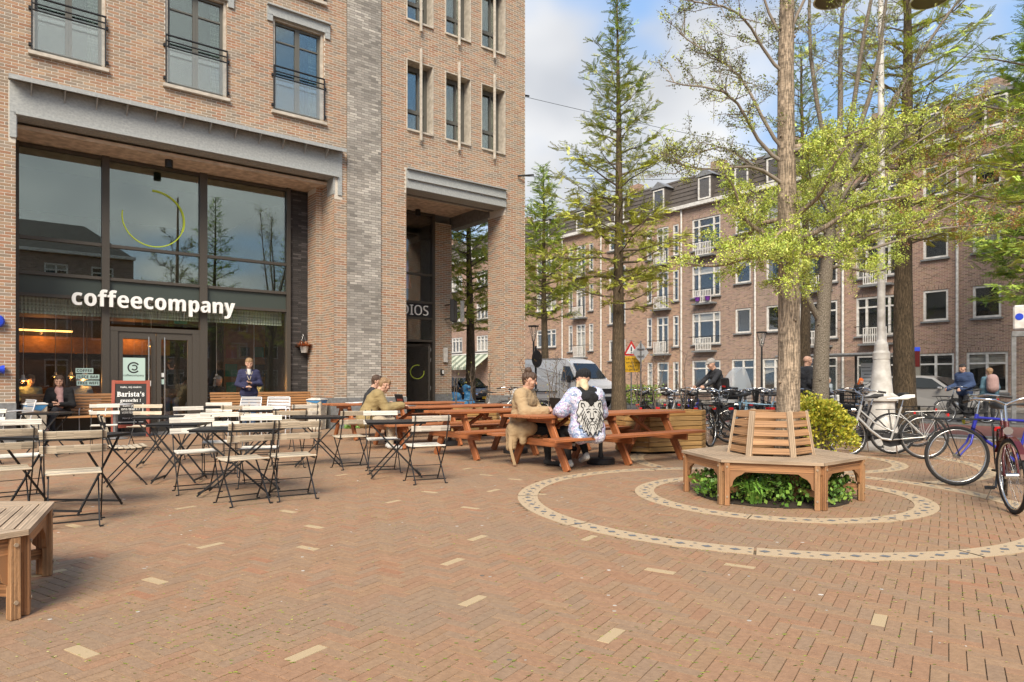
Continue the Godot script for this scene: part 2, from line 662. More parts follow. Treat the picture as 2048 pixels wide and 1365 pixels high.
	glass("house_glass", Color(0.3, 0.33, 0.33), 0.03)
	glass("clear", Color(0.8, 0.85, 0.85), 0.10)
	var g2 := glass("shelter_glass", Color(0.6, 0.68, 0.66), 0.16)
	g2.roughness = 0.05
	var rc := glass("rain_cover", Color(0.80, 0.83, 0.86), 0.42)
	rc.roughness = 0.25
	var bulb := mat("bulb", Color(1, 0.85, 0.6), 0.5)
	bulb.emission_enabled = true
	bulb.emission = Color(1, 0.72, 0.38)
	bulb.emission_energy_multiplier = 0.9
	for i in 4:
		var c: Color = [Color(0.275, 0.175, 0.135), Color(0.295, 0.175, 0.13), Color(0.25, 0.172, 0.14), Color(0.335, 0.195, 0.125)][i]
		var hm := mat("house_wall_%d" % i, Color(1, 1, 1), 0.92, 0.0, house_brick_texture(60 + i, c), 1.0 / 1.76, null, 0.5, false)
		hm.uv1_triplanar_sharpness = 8.0

func cafe_brick(i: int) -> Color:
	return [Color(0.54, 0.33, 0.21), Color(0.51, 0.355, 0.245), Color(0.455, 0.36, 0.27), Color(0.57, 0.385, 0.25), Color(0.42, 0.34, 0.27), Color(0.53, 0.295, 0.185)][i]

func paver_tone(i: int) -> Color:
	return [Color(0.335, 0.205, 0.117), Color(0.348, 0.203, 0.119), Color(0.325, 0.207, 0.125), Color(0.34, 0.217, 0.128), Color(0.338, 0.194, 0.112), Color(0.315, 0.207, 0.130)][i]

func grain_texture(seed_: int) -> ImageTexture:
	# long wood fibres along both axes of a tile: fibres run along x in the lower, along y in the upper pass of noise
	var f := FastNoiseLite.new()
	f.seed = seed_
	f.frequency = 0.02
	f.fractal_octaves = 4
	var n := 256
	var img := Image.create(n, n, false, Image.FORMAT_RGB8)
	for y in n:
		for x in n:
			var a := TAU * x / n
			var b := TAU * y / n
			var q := f.get_noise_3d(cos(a) * 9.0 + cos(b) * 230.0, sin(a) * 9.0, sin(b) * 230.0)
			var q2 := f.get_noise_3d(cos(b) * 60.0 + 300.0, sin(b) * 60.0, cos(a) * 40.0)
			var s := clampf(0.86 + 0.34 * q + 0.16 * q2, 0.5, 1.0)
			img.set_pixel(x, y, Color(s, s * 0.985, s * 0.96))
	return ImageTexture.create_from_image(img)

func bark_texture(seed_: int, depth: float) -> ImageTexture:
	var f := FastNoiseLite.new()
	f.seed = seed_
	f.frequency = 0.03
	f.fractal_octaves = 4
	f.noise_type = FastNoiseLite.TYPE_SIMPLEX
	var n := 256
	var img := Image.create(n, n, false, Image.FORMAT_RGB8)
	for y in n:
		for x in n:
			var a := TAU * x / n
			var b := TAU * y / n
			var q := f.get_noise_3d(cos(a) * 130.0, sin(a) * 130.0, cos(b) * 30.0) + 0.5 * f.get_noise_3d(sin(b) * 30.0, cos(a) * 260.0, sin(a) * 260.0)
			var s := clampf(0.8 + depth * 1.6 * (absf(q) - 0.25) * 1.6, 0.28, 1.0)
			img.set_pixel(x, y, Color(s, s * 0.98, s * 0.95))
	return ImageTexture.create_from_image(img)

func jacket_texture() -> ImageTexture:
	# tie-dye print: pale blue ground with violet, teal and white washes
	var f := FastNoiseLite.new()
	f.seed = 8
	f.frequency = 0.02
	f.fractal_octaves = 3
	var n := 256
	var img := Image.create(n, n, false, Image.FORMAT_RGB8)
	var tones := [Color(0.78, 0.83, 0.90), Color(0.60, 0.68, 0.80), Color(0.40, 0.48, 0.62), Color(0.86, 0.87, 0.90), Color(0.68, 0.55, 0.70), Color(0.80, 0.84, 0.90)]
	for y in n:
		for x in n:
			var a := TAU * x / n
			var b := TAU * y / n
			var q := f.get_noise_3d(cos(a) * 55.0 + cos(b) * 40.0, sin(a) * 55.0, sin(b) * 55.0)
			var t := clampf((q + 0.5), 0.0, 0.999) * 5.0
			var i := int(t)
			img.set_pixel(x, y, tones[i].lerp(tones[i + 1], smoothstep(0.3, 0.7, t - i)))
	return ImageTexture.create_from_image(img)

func house_brick_texture(seed_: int, base: Color) -> ImageTexture:
	# brickwork too far off to tell the bricks apart: 8 bricks by 28 courses on 1.76 m
	var r := RandomNumberGenerator.new()
	r.seed = seed_
	var n := 448
	var img := Image.create(n, n, false, Image.FORMAT_RGB8)
	var mort := Color(0.48, 0.40, 0.32).linear_to_srgb()
	img.fill(mort)
	var ch := n / 28.0
	var bw := n / 8.0
	for j in 28:
		for i in 9:
			var k := r.randf_range(0.72, 1.18)
			if r.randf() < 0.14:
				k *= 0.62
			var c := Color(base.r * k, base.g * k * r.randf_range(0.93, 1.07), base.b * k * r.randf_range(0.9, 1.1)).linear_to_srgb()
			var x := int(i * bw - (bw * 0.5 if j % 2 else 0.0))
			img.fill_rect(Rect2i(x + 1, int(j * ch) + 1, int(bw) - 3, int(ch) - 3), c)
	return ImageTexture.create_from_image(img)

# ---------------------------------------------------------------- ground
var rings := [[Vector3(2.85, 0, -7.4), 1.29, 1.5], [Vector3(2.6, 0, -7.21), 2.33, 2.54], [Vector3(4.4, 0, -10.6), 1.29, 1.5], [Vector3(4.4, 0, -10.6), 2.33, 2.54]]
var sand_spots := [[-1.86, -3.135, 1], [-0.851, -3.123, 0], [0.567, -3.295, 0], [1.752, -3.494, 0], [-2.087, -4.248, 1], [-0.125, -3.884, 0], [-0.268, -4.663, 0], [0.829, -4.393, 1], [1.409, -4.561, 1], [-1.374, -5.042, 1], [-2.142, -5.182, 0], [-0.405, -5.348, 0], [0.51, -5.297, 0], [-1.547, -5.832, 1], [-0.502, -6.616, 1], [-1.337, -7.004, 0], [-1.986, -6.488, 1], [-3.069, -6.642, 0], [-3.686, -5.853, 1], [-2.873, -4.37, 0], [-0.025, -8.54, 1], [-0.245, -7.643, 0], [-0.645, -9.62, 0], [-0.42, -8.999, 1], [-0.961, -7.574, 1], [-2.191, -8.999, 0], [-1.969, -9.51, 1], [0.278, -7.472, 1]]

func house_out(p: Vector3) -> float:
	return (p - PH).dot(Vector3(-0.786, 0, 0.618))

func on_ring(p: Vector3, pad := 0.0) -> bool:
	for i in rings.size():
		var r = rings[i]
		var d := Vector2(p.x - r[0].x, p.z - r[0].z).length()
		if d > r[1] - pad and d < r[2] + pad:
			if i == 3 and Vector2(p.x - 2.6, p.z + 7.21).length() < 2.6:
				continue
			return true
	return false

func paver_here(p: Vector3) -> bool:
	if absf(p.x) > 0.80 * -p.z + 0.7 or p.z > -2.3 or p.z < -21.0:
		return false
	var q := p - P0
	var out := q.dot(N)
	var al := q.dot(D)
	if out < 0.02 and not (al > 1.7 and al < 5.1 and out > -2.9) and al < 6.1:
		if not (out > -0.58 and al > -7.1 and al < -0.5):
			return false
	if out < -6.0:
		return false
	if house_out(p) < 19.2:
		return false
	return true

func ground():
	var g := Geo.new()
	g.quad(Vector3(-250, -0.03, 60), Vector3(250, -0.03, 60), Vector3(250, -0.03, -400), Vector3(-250, -0.03, -400))
	var base := part(self, "ground", g, M.far_paving)
	base.set_meta("kind", "structure")
	var pav := setting("square_paving")
	g = Geo.new()
	g.quad(Vector3(-18, -0.007, -1.0), Vector3(18, -0.007, -1.0), Vector3(18, -0.007, -24), Vector3(-18, -0.007, -24))
	part(pav, "joint_bed", g, M.joint_sand)
	# herringbone of long clinkers
	var W := 0.0668
	var n := 3
	var a := deg_to_rad(57.5)
	var ax := Vector3(cos(a), 0, -sin(a))
	var ay := Vector3(-sin(a), 0, -cos(a))
	var tone := FastNoiseLite.new()
	tone.seed = 5
	tone.frequency = 0.35
	tone.fractal_octaves = 3
	var brick := Geo.new()
	brick_block(brick)
	var mesh := brick.mesh()
	var items := []
	var R := int(24.0 / W)
	var ranges := {}
	for i in range(-R, R):
		for j in range(-R, R):
			var d := posmod(i - j, 2 * n)
			if d != 0 and d != 2 * n - 1:
				continue
			var lx := i + (n * 0.5 if d == 0 else 0.5)
			var ly := j + (0.5 if d == 0 else n * 0.5)
			var p := (ax * lx + ay * ly) * W
			if p.z > -2.3 or p.z < -21.0 or absf(p.x) > 0.80 * -p.z + 0.7:
				continue
			if not paver_here(p) or on_ring(p, -0.035):
				continue
			items.push_back([p.length_squared(), p, d == 0])
	items.sort_custom(func(x, y): return x[0] < y[0])
	var sand := {}
	for s in sand_spots:
		var best := -1
		var bd := 0.04
		for k in items.size():
			if items[k][0] > 130.0:
				break
			if items[k][2] != (s[2] == 0):
				continue
			var dd: float = Vector2(items[k][1].x - s[0], items[k][1].z - s[1]).length_squared()
			if dd < bd:
				bd = dd
				best = k
		if best >= 0:
			sand[best] = true
	var xfs := []
	var cols := []
	for k in items.size():
		var p: Vector3 = items[k][1]
		var along: Vector3 = ax if items[k][2] else ay
		var across := Vector3.UP.cross(along).normalized()
		var b := Basis(along * (W * 3 - 0.0034), Vector3.UP * 0.05, across * -(W - 0.0034))
		b = Basis(Vector3(rf(-1, 1), rf(-0.4, 0.4), rf(-1, 1)).normalized(), rf(0, 0.005)) * b
		var xf := Transform3D(b, p + Vector3(0, -0.025 + rf(-0.001, 0.001), 0))
		if k < 300 or sand.has(k):
			var o := MeshInstance3D.new()
			o.name = "paver"
			o.mesh = mesh
			o.material_override = M.sand_paver if sand.has(k) else M["paver_%d" % rng.randi_range(0, 5)]
			pav.add_child(o, true)
			o.transform = xf
		else:
			var c := paver_tone(rng.randi_range(0, 5)) * rf(0.95, 1.055)
			var q := tone.get_noise_2d(p.x, p.z)
			c = c.lerp(Color(0.29, 0.205, 0.135), clampf(q * 1.5, 0.0, 0.7))
			if rng.randf() < 0.05:
				c = Color(c.r * 1.06, c.g * 0.92, c.b * 0.88)
			xfs.push_back(xf)
			cols.push_back(c)
	many(pav, "paver_field", mesh, M.paver, xfs, cols)
	# mosaic rings
	for i in rings.size():
		ring(pav, i)
	# recess floor and street
	var cafe := setting("cafe_step", P0, YAW_CAFE)
	g = Geo.new()
	g.box(Vector3(-3.8, 0.005, -0.98), Vector3(6.5, 0.05, 0.78))
	part(cafe, "stone_slab", g, M.concrete)
	g = Geo.new()
	g.box(Vector3(-3.8, 0.005, -0.56), Vector3(6.5, 0.056, 0.06))
	part(cafe, "edge_stone", g, M.stone_blue)
	var st := setting("street", PH, YAW_HOUSE)
	g = Geo.new()
	g.box(Vector3(-20, 0.02, 1.65), Vector3(160, 0.16, 3.3))
	part(st, "pavement", g, M.concrete)
	g = Geo.new()
	g.box(Vector3(-20, -0.02, 8.4), Vector3(160, 0.03, 10.0))
	part(st, "road", g, M.asphalt)
	g = Geo.new()
	g.box(Vector3(-20, -0.015, 16.0), Vector3(160, 0.03, 4.4))
	part(st, "cycle_path", g, M.cycle_red)
	for zz in [13.5, 18.5]:
		g = Geo.new()
		g.box(Vector3(-20, -0.005, zz), Vector3(160, 0.09, 0.16))
		part(st, "kerb", g, M.stone_blue)
	g = Geo.new()
	g.box(Vector3(-20, -0.005, 18.9), Vector3(160, 0.016, 0.22))
	part(st, "painted_line", g, M.paint_white)

func brick_block(g: Geo):
	# unit block, top and bottom edges eased, no back needed for the top view but closed anyway
	var h := 0.5
	var k := 0.494
	var top := [Vector3(-k, h, k * 0.98), Vector3(k, h, k * 0.98), Vector3(k, h, -k * 0.98), Vector3(-k, h, -k * 0.98)]
	var low := [Vector3(-h, 0.45, h), Vector3(h, 0.45, h), Vector3(h, 0.45, -h), Vector3(-h, 0.45, -h)]
	var bot := [Vector3(-h, -h, h), Vector3(h, -h, h), Vector3(h, -h, -h), Vector3(-h, -h, -h)]
	g.quad(top[0], top[1], top[2], top[3])
	for i in 4:
		var j := (i + 1) % 4
		g.quad(low[i], low[j], top[j], top[i])
		g.quad(bot[i], bot[j], low[j], low[i])

func ring(pav: Node3D, idx: int):
	var r = rings[idx]
	var ce: Vector3 = r[0]
	var n := 10 if r[2] > 2 else 7
	var off := 0.3 + idx
	var tiles := Geo.new()
	for s in n:
		var g := Geo.new()
		var a0 := off + TAU * s / n + 0.004
		var a1 := off + TAU * (s + 1) / n - 0.004
		var steps := 14
		for k in steps:
			var t0 := lerpf(a0, a1, float(k) / steps)
			var t1 := lerpf(a0, a1, float(k + 1) / steps)
			var mid := (t0 + t1) * 0.5
			var pm: Vector3 = ce + Vector3(cos(mid), 0, sin(mid)) * (r[1] + r[2]) * 0.5
			if idx == 3 and (Vector2(pm.x - 2.6, pm.z + 7.21).length() < 2.6):
				continue
			var d0 := Vector3(cos(t0), 0, sin(t0))
			var d1 := Vector3(cos(t1), 0, sin(t1))
			var up := Vector3(0, 0.004, 0)
			g.quad(ce + d0 * r[2] + up, ce + d0 * r[1] + up, ce + d1 * r[1] + up, ce + d1 * r[2] + up)
			g.quad(ce + d0 * r[2] - up * 3, ce + d0 * r[2] + up, ce + d1 * r[2] + up, ce + d1 * r[2] - up * 3)
			g.quad(ce + d0 * r[1] + up, ce + d0 * r[1] - up * 3, ce + d1 * r[1] - up * 3, ce + d1 * r[1] + up)
		if g.v.size() > 0:
			part(pav, "ring_stone", g, M.ring_stone)
	var rm: float = (r[1] + r[2]) * 0.5
	var cnt := int(TAU * rm / 0.2)
	for k in cnt:
		var a := TAU * k / cnt
		for q in 3:
			var rr := rm
			var aa := a
			var sz := Vector2(0.042, 0.034)
			if q > 0:
				aa += PI / cnt
				rr += 0.05 if q == 1 else -0.05
				sz = Vector2(0.018, 0.012)
			var d := Vector3(cos(aa), 0, sin(aa))
			var t := Vector3(-sin(aa), 0, cos(aa))
			var p: Vector3 = ce + d * rr + Vector3(0, 0.0065, 0)
			if idx == 3 and (Vector2(p.x - 2.6, p.z + 7.21).length() < 2.6):
				continue
			tiles.quad(p + t * sz.x, p + d * sz.y, p - t * sz.x, p - d * sz.y)
			# seat the tile in the stone
			var tq := tiles.v.size()
			if tiles.n[tq - 1].y < 0:
				for m in 4:
					tiles.n[tq - 1 - m] = Vector3.UP
	var o := part(pav, "mosaic_inlay", tiles, M.mosaic_blue)
	o.set_meta("kind", "stuff")

# ---------------------------------------------------------------- cafe building
# bricks over a rectangle in a plane: returns transforms of unit bricks in the parent's axes
func lay_bricks(out: Array, u0: float, u1: float, v0: float, v1: float, holes: Array, frame: Transform3D, L := 0.22, C := 0.0635, J := 0.0135, proud := 0.004, bond := 0.5):
	var rows := int(floor((v1 - v0) / C + 0.001))
	for j in rows:
		var y0 := v0 + j * C
		var y1 := y0 + C - J
		var ym := y0 + C * 0.5
		# free stretches of this course
		var cuts := [[u0, u1]]
		for h in holes:
			if ym > h.position.y and ym < h.end.y:
				var nx := []
				for c in cuts:
					if h.end.x <= c[0] or h.position.x >= c[1]:
						nx.push_back(c)
					else:
						if h.position.x > c[0] + 0.01:
							nx.push_back([c[0], h.position.x])
						if h.end.x < c[1] - 0.01:
							nx.push_back([h.end.x, c[1]])
				cuts = nx
		var sh: float = fposmod((j % 2) * bond, 1.0) * L
		for c in cuts:
			var k := int(floor((c[0] - u0 - sh) / L))
			while true:
				var a: float = maxf(u0 + sh + k * L, c[0])
				var b: float = minf(u0 + sh + (k + 1) * L - J, c[1])
				k += 1
				if a >= c[1] - 0.005:
					break
				if b - a < 0.02:
					continue
				var t := Transform3D(Basis(Vector3(b - a, 0, 0), Vector3(0, y1 - y0, 0), Vector3(0, 0, proud + 0.01)), Vector3((a + b) * 0.5, (y0 + y1) * 0.5, (proud - 0.01) * 0.5))
				out.push_back(frame * t)

func wall_brick_mesh() -> ArrayMesh:
	var g := Geo.new()
	var h := 0.5
	var f := [Vector3(-0.49, -0.46, h), Vector3(0.49, -0.46, h), Vector3(0.49, 0.46, h), Vector3(-0.49, 0.46, h)]
	var s := [Vector3(-h, -h, 0.35), Vector3(h, -h, 0.35), Vector3(h, h, 0.35), Vector3(-h, h, 0.35)]
	var b := [Vector3(-h, -h, -h), Vector3(h, -h, -h), Vector3(h, h, -h), Vector3(-h, h, -h)]
	g.quad(f[0], f[1], f[2], f[3])
	for i in 4:
		var j := (i + 1) % 4
		g.quad(s[i], s[j], f[j], f[i])
		g.quad(b[i], b[j], s[j], s[i])
	return g.mesh()

func place_bricks(root: Node3D, xfs: Array, mesh: Mesh, m: Material, tones: Array, singles: int, single_mats: Array, field := "brick_field"):
	var rest := []
	var cols := []
	var ranked := []
	var gt := root.transform
	for i in xfs.size():
		ranked.push_back([(gt * xfs[i].origin - Vector3(0, EYE, 0)).length_squared(), i])
	ranked.sort_custom(func(x, y): return x[0] < y[0])
	for k in ranked.size():
		var xf: Transform3D = xfs[ranked[k][1]]
		if k < singles:
			var o := MeshInstance3D.new()
			o.name = "brick"
			o.mesh = mesh
			o.material_override = single_mats[rng.randi_range(0, single_mats.size() - 1)]
			root.add_child(o, true)
			o.transform = xf
		else:
			var c: Color = tones[rng.randi_range(0, tones.size() - 1)]
			c = c * rf(0.84, 1.14)
			rest.push_back(xf)
			cols.push_back(c)
	many(root, field, mesh, m, rest, cols)

func R2(x0: float, y0: float, x1: float, y1: float) -> Rect2:
	return Rect2(x0, y0, x1 - x0, y1 - y0)

func cafe_building():
	var b := thing("cafe_building", "tall orange brick corner building with cafe front and galvanised lintels", "building", P0, YAW_CAFE)
	var top := 15.2
	var left := -9.6
	var right := 5.93
	# openings in the front
	var big := R2(-7.12, -0.2, -0.45, 6.55)
	var portal := R2(1.67, -0.2, 5.13, 6.64)
	var holes := [big, portal]
	var fr := []      # french windows: left, width, sill
	for w in [[-6.87, 1.30], [-4.42, 1.32], [-2.02, 1.30]]:
		for fl in 3:
			fr.push_back(R2(w[0], 7.86 + fl * 3.06, w[0] + w[1], 7.86 + fl * 3.06 + 2.3))
	var nr := []
	for w in [[1.67, 2.54], [2.94, 3.84], [4.22, 5.13]]:
		for fl in 3:
			nr.push_back(R2(w[0], 8.22 + fl * 3.06, w[1], 10.2 + fl * 3.06))
	holes.append_array(fr)
	holes.append_array(nr)
	var pil := R2(-0.1, -0.2, 0.87, 20)
	# mortar face with reveals
	var g := Geo.new()
	g.holed(left, right, 0.0, top, holes, 0.0)
	for h in fr:
		g.reveals(h, 0.0, -0.22)
	g.reveals(big, 0.0, -0.75)
	g.reveals(portal, 0.0, -0.89)
	# left return, top and the flank along the side street
	g.quad(Vector3(right, 0, 0), Vector3(right, 0, -0.89), Vector3(right, top, -0.89), Vector3(right, top, 0))
	g.quad(Vector3(right, 6.9, -0.89), Vector3(right, 6.9, -14), Vector3(right, top, -14), Vector3(right, top, -0.89))
	g.quad(Vector3(left, top, 0), Vector3(right, top, 0), Vector3(right, top, -14), Vector3(left, top, -14))
	g.quad(Vector3(left, 0, -14), Vector3(left, 0, 0), Vector3(left, top, 0), Vector3(left, top, -14))
	g.quad(Vector3(right, 0, -14), Vector3(left, 0, -14), Vector3(left, top, -14), Vector3(right, top, -14))
	# column back, passage walls
	g.quad(Vector3(5.93, 0, -0.89), Vector3(5.13, 0, -0.89), Vector3(5.13, 6.45, -0.89), Vector3(5.93, 6.45, -0.89))
	g.quad(Vector3(1.67, 0, -0.89), Vector3(1.67, 0, -3.0), Vector3(1.67, 6.84, -3.0), Vector3(1.67, 6.84, -0.89))
	g.quad(Vector3(4.43, 0, -3.0), Vector3(5.13, 0, -3.0), Vector3(5.13, 6.6, -3.0), Vector3(4.43, 6.6, -3.0))
	g.quad(Vector3(5.13, 0, -3.0), Vector3(5.13, 0, -14.0), Vector3(5.13, 6.84, -14.0), Vector3(5.13, 6.84, -3.0))
	# stepped inner pier of the cafe recess
	g.quad(Vector3(-0.62, 0, -0.75), Vector3(-0.45, 0, -0.75), Vector3(-0.45, 6.4, -0.75), Vector3(-0.62, 6.4, -0.75))
	g.quad(Vector3(-0.62, 0, -1.35), Vector3(-0.62, 0, -0.75), Vector3(-0.62, 6.4, -0.75), Vector3(-0.62, 6.4, -1.35))
	g.quad(Vector3(-7.12, 0, -0.75), Vector3(-7.12, 0, -1.35), Vector3(-7.12, 6.4, -1.35), Vector3(-7.12, 6.4, -0.75))
	part(b, "wall", g, M.mortar)
	# bricks of the front: pilaster left free
	var xs := []
	var hb := holes.duplicate()
	hb.append(pil)
	hb.append(R2(-7.24, 5.95, -0.22, 7.22))
	hb.append(R2(1.64, 6.5, 5.16, 7.18))
	for h in fr:
		hb.append(R2(h.position.x - 0.16, h.end.y - 0.12, h.end.x + 0.16, h.end.y + 0.28))
	for px in [[left, -7.12], [-0.45, -0.1], [0.87, 1.67], [5.13, 5.93]]:
		hb.append(R2(px[0] - 0.01, 0, px[1] + 0.01, 0.8))
	lay_bricks(xs, left, right, 0.0, top, hb, Transform3D.IDENTITY)
	# reveals in brick: frame turned so that x runs into the wall
	var turn_in := func(x: float, z: float, ang: float) -> Transform3D:
		return Transform3D(Basis(Vector3.UP, ang), Vector3(x, 0, z))
	lay_bricks(xs, 0, 0.75, 0.8, 6.4, [], turn_in.call(-0.45, -0.75, -PI / 2))
	lay_bricks(xs, 0, 0.17, 0.8, 6.3, [], turn_in.call(-0.62, -0.75, 0.0))
	lay_bricks(xs, 0, 0.6, 0.8, 6.3, [], turn_in.call(-0.62, -1.35, -PI / 2))
	lay_bricks(xs, 0, 0.89, 0.8, 6.4, [], turn_in.call(5.13, -0.89, -PI / 2))
	lay_bricks(xs, 0, 0.70, 0.8, 6.6, [], turn_in.call(4.43, -3.0, 0.0))
	lay_bricks(xs, 0, 0.89, 0.8, top, [], turn_in.call(5.93, 0.0, PI / 2))
	lay_bricks(xs, 0, 0.22, 0.8, 6.4, [], turn_in.call(-0.62, -0.75, 0.0))
	for h in fr:
		lay_bricks(xs, 0, 0.2, h.position.y, h.end.y, [], turn_in.call(h.end.x, -0.21, -PI / 2))
	var tones := []
	for i in 6:
		tones.push_back(cafe_brick(i))
	var mats := []
	for i in 6:
		mats.push_back(M["brick_%d" % i])
	var wb := wall_brick_mesh()
	place_bricks(b, xs, wb, M.brick, tones, 300, mats)
	# grey pilaster
	g = Geo.new()
	g.box(Vector3(0.385, top * 0.5, 0.02), Vector3(0.97, top, 0.05))
	var pp := part(b, "pilaster", g, M.mortar_grey)
	var ps := []
	lay_bricks(ps, -0.1, 0.87, 0.8, top, [], Transform3D(Basis.IDENTITY, Vector3(0, 0, 0.045)), 0.205, 0.0635, 0.011, 0.005, 0.37)
	var pt := [Color(0.60, 0.57, 0.52), Color(0.51, 0.485, 0.445), Color(0.68, 0.65, 0.60), Color(0.42, 0.40, 0.37), Color(0.56, 0.54, 0.50)]
	var rest := []
	var cols := []
	var patch := FastNoiseLite.new()
	patch.seed = 2
	patch.frequency = 0.45
	for t in ps:
		rest.push_back(t)
		var q := patch.get_noise_2d(t.origin.x * 0.6, t.origin.y)
		cols.push_back(pt[rng.randi_range(0, 4)] * rf(0.85, 1.12) * (1.12 if q > 0 else 0.84))
	many(pp, "brick_field", wb, M.brick, rest, cols)
	# dark brick panel beside the shop front
	g = Geo.new()
	g.quad(Vector3(-1.12, 0, -1.33), Vector3(-0.6, 0, -1.33), Vector3(-0.6, 6.35, -1.33), Vector3(-1.12, 6.35, -1.33))
	var dp := part(b, "dark_brick_panel", g, M.mortar_dark)
	ps = []
	lay_bricks(ps, -1.12, -0.62, 0.0, 6.33, [], Transform3D(Basis.IDENTITY, Vector3(0, 0, -1.33)), 0.235, 0.052, 0.008, 0.005, 0.37)
	rest = []
	cols = []
	for t in ps:
		rest.push_back(t)
		var q := rf(0.05, 0.085)
		if rng.randf() < 0.2:
			q = rf(0.11, 0.17)
		cols.push_back(Color(q, q * 0.93, q * 0.94))
	many(dp, "brick_field", wb, M.brick, rest, cols)
	# stone plinth blocks
	for px in [[left, -7.12], [-0.45, -0.1], [0.89, 1.67], [5.13, 5.93]]:
		g = Geo.new()
		g.box(Vector3((px[0] + px[1]) * 0.5, 0.4, -0.03), Vector3(px[1] - px[0] + 0.02, 0.8, 0.1))
		part(b, "plinth_stone", g, M.stone_blue)
	g = Geo.new()
	g.box(Vector3(0.385, 0.4, 0.03), Vector3(0.97, 0.8, 0.1))
	part(b, "plinth_stone", g, M.stone_blue)
	g = Geo.new()
	g.box(Vector3(4.78, 0.4, -3.0), Vector3(0.72, 0.8, 0.06))
	part(b, "plinth_stone", g, M.stone_blue)
	g = Geo.new()
	g.box(Vector3(5.1, 0.4, -0.46), Vector3(0.08, 0.8, 0.84))
	part(b, "plinth_stone", g, M.stone_blue)
	g = Geo.new()
	g.box(Vector3(-0.47, 0.4, -0.4), Vector3(0.08, 0.8, 0.72))
	part(b, "plinth_stone", g, M.stone_blue)
	cafe_lintels(b)
	for h in fr:
		french_window(b, h)
	for h in nr:
		narrow_window(b, h)
	shop_front(b)
	portal_parts(b)
	cafe_signs()

func cafe_lintels(b: Node3D):
	# big galvanised channel over the cafe front
	var g := Geo.new()
	var x0 := -7.22
	var x1 := -0.24
	g.box(Vector3((x0 + x1) * 0.5, 6.86, 0.015), Vector3(x1 - x0, 0.62, 0.03))          # web
	g.box(Vector3((x0 + x1) * 0.5, 7.205, 0.13), Vector3(x1 - x0 + 0.04, 0.02, 0.30))
	g.box(Vector3((x0 + x1) * 0.5, 7.17, 0.275), Vector3(x1 - x0 + 0.04, 0.09, 0.015))    # upper flange
	g.box(Vector3((x0 + x1) * 0.5, 6.53, -0.18), Vector3(x1 - x0 - 0.16, 0.05, 0.42))    # lower flange
	g.box(Vector3((x0 + x1) * 0.5, 6.53, 0.05), Vector3(x1 - x0 - 0.2, 0.03, 0.05))
	g.box(Vector3(x0 + 0.055, 6.31, 0.015), Vector3(0.11, 0.5, 0.03))
	g.box(Vector3(x1 - 0.055, 6.31, 0.015), Vector3(0.11, 0.5, 0.03))
	g.box(Vector3(x1 - 0.21, 6.31, -0.2), Vector3(0.03, 0.46, 0.42))
	g.box(Vector3(x0 + 0.11, 6.31, -0.2), Vector3(0.03, 0.46, 0.42))
	var l := part(b, "lintel_beam", g, M.galvanised)
	for i in 12:
		var gg := Geo.new()
		var x := lerpf(x0 + 0.35, x1 - 0.45, i / 11.0)
		gg.prism(PackedVector2Array([Vector2(0.03, 7.195), Vector2(0.03, 6.94), Vector2(0.25, 7.13), Vector2(0.25, 7.195)]), -0.01, 0.01)
		var o := part(l, "stiffener", gg, M.galvanised)
		o.transform = Transform3D(Basis(Vector3.UP, -PI / 2), Vector3(x, 0, 0))
	# portal beam: two stacked channels with bolts
	g = Geo.new()
	g.box(Vector3(3.4, 6.985, 0.02), Vector3(3.48, 0.25, 0.06))
	g.box(Vector3(3.4, 7.13, 0.06), Vector3(3.48, 0.03, 0.14))
	g.box(Vector3(3.4, 6.852, 0.06), Vector3(3.48, 0.02, 0.12))
	g.box(Vector3(3.4, 6.725, 0.03), Vector3(3.48, 0.25, 0.06))
	g.box(Vector3(3.4, 6.605, -0.22), Vector3(3.44, 0.03, 0.5))
	var l2 := part(b, "lintel_beam", g, M.galvanised)
	for i in 6:
		var gg := Geo.new()
		gg.tube([Vector3(1.95 + i * 0.56, 6.83, 0.05), Vector3(1.95 + i * 0.56, 6.83, 0.085)], 0.02, 6)
		part(l2, "bolt", gg, M.steel)
	# beam along the side street
	g = Geo.new()
	g.box(Vector3(5.28, 6.65, -1.95), Vector3(0.34, 0.42, 2.3))
	part(b, "side_beam", g, M.zinc)
	g = Geo.new()
	g.box(Vector3(3.4, 6.75, -0.62), Vector3(3.44, 0.3, 0.12))
	part(b, "soffit_edge", g, M.zinc)

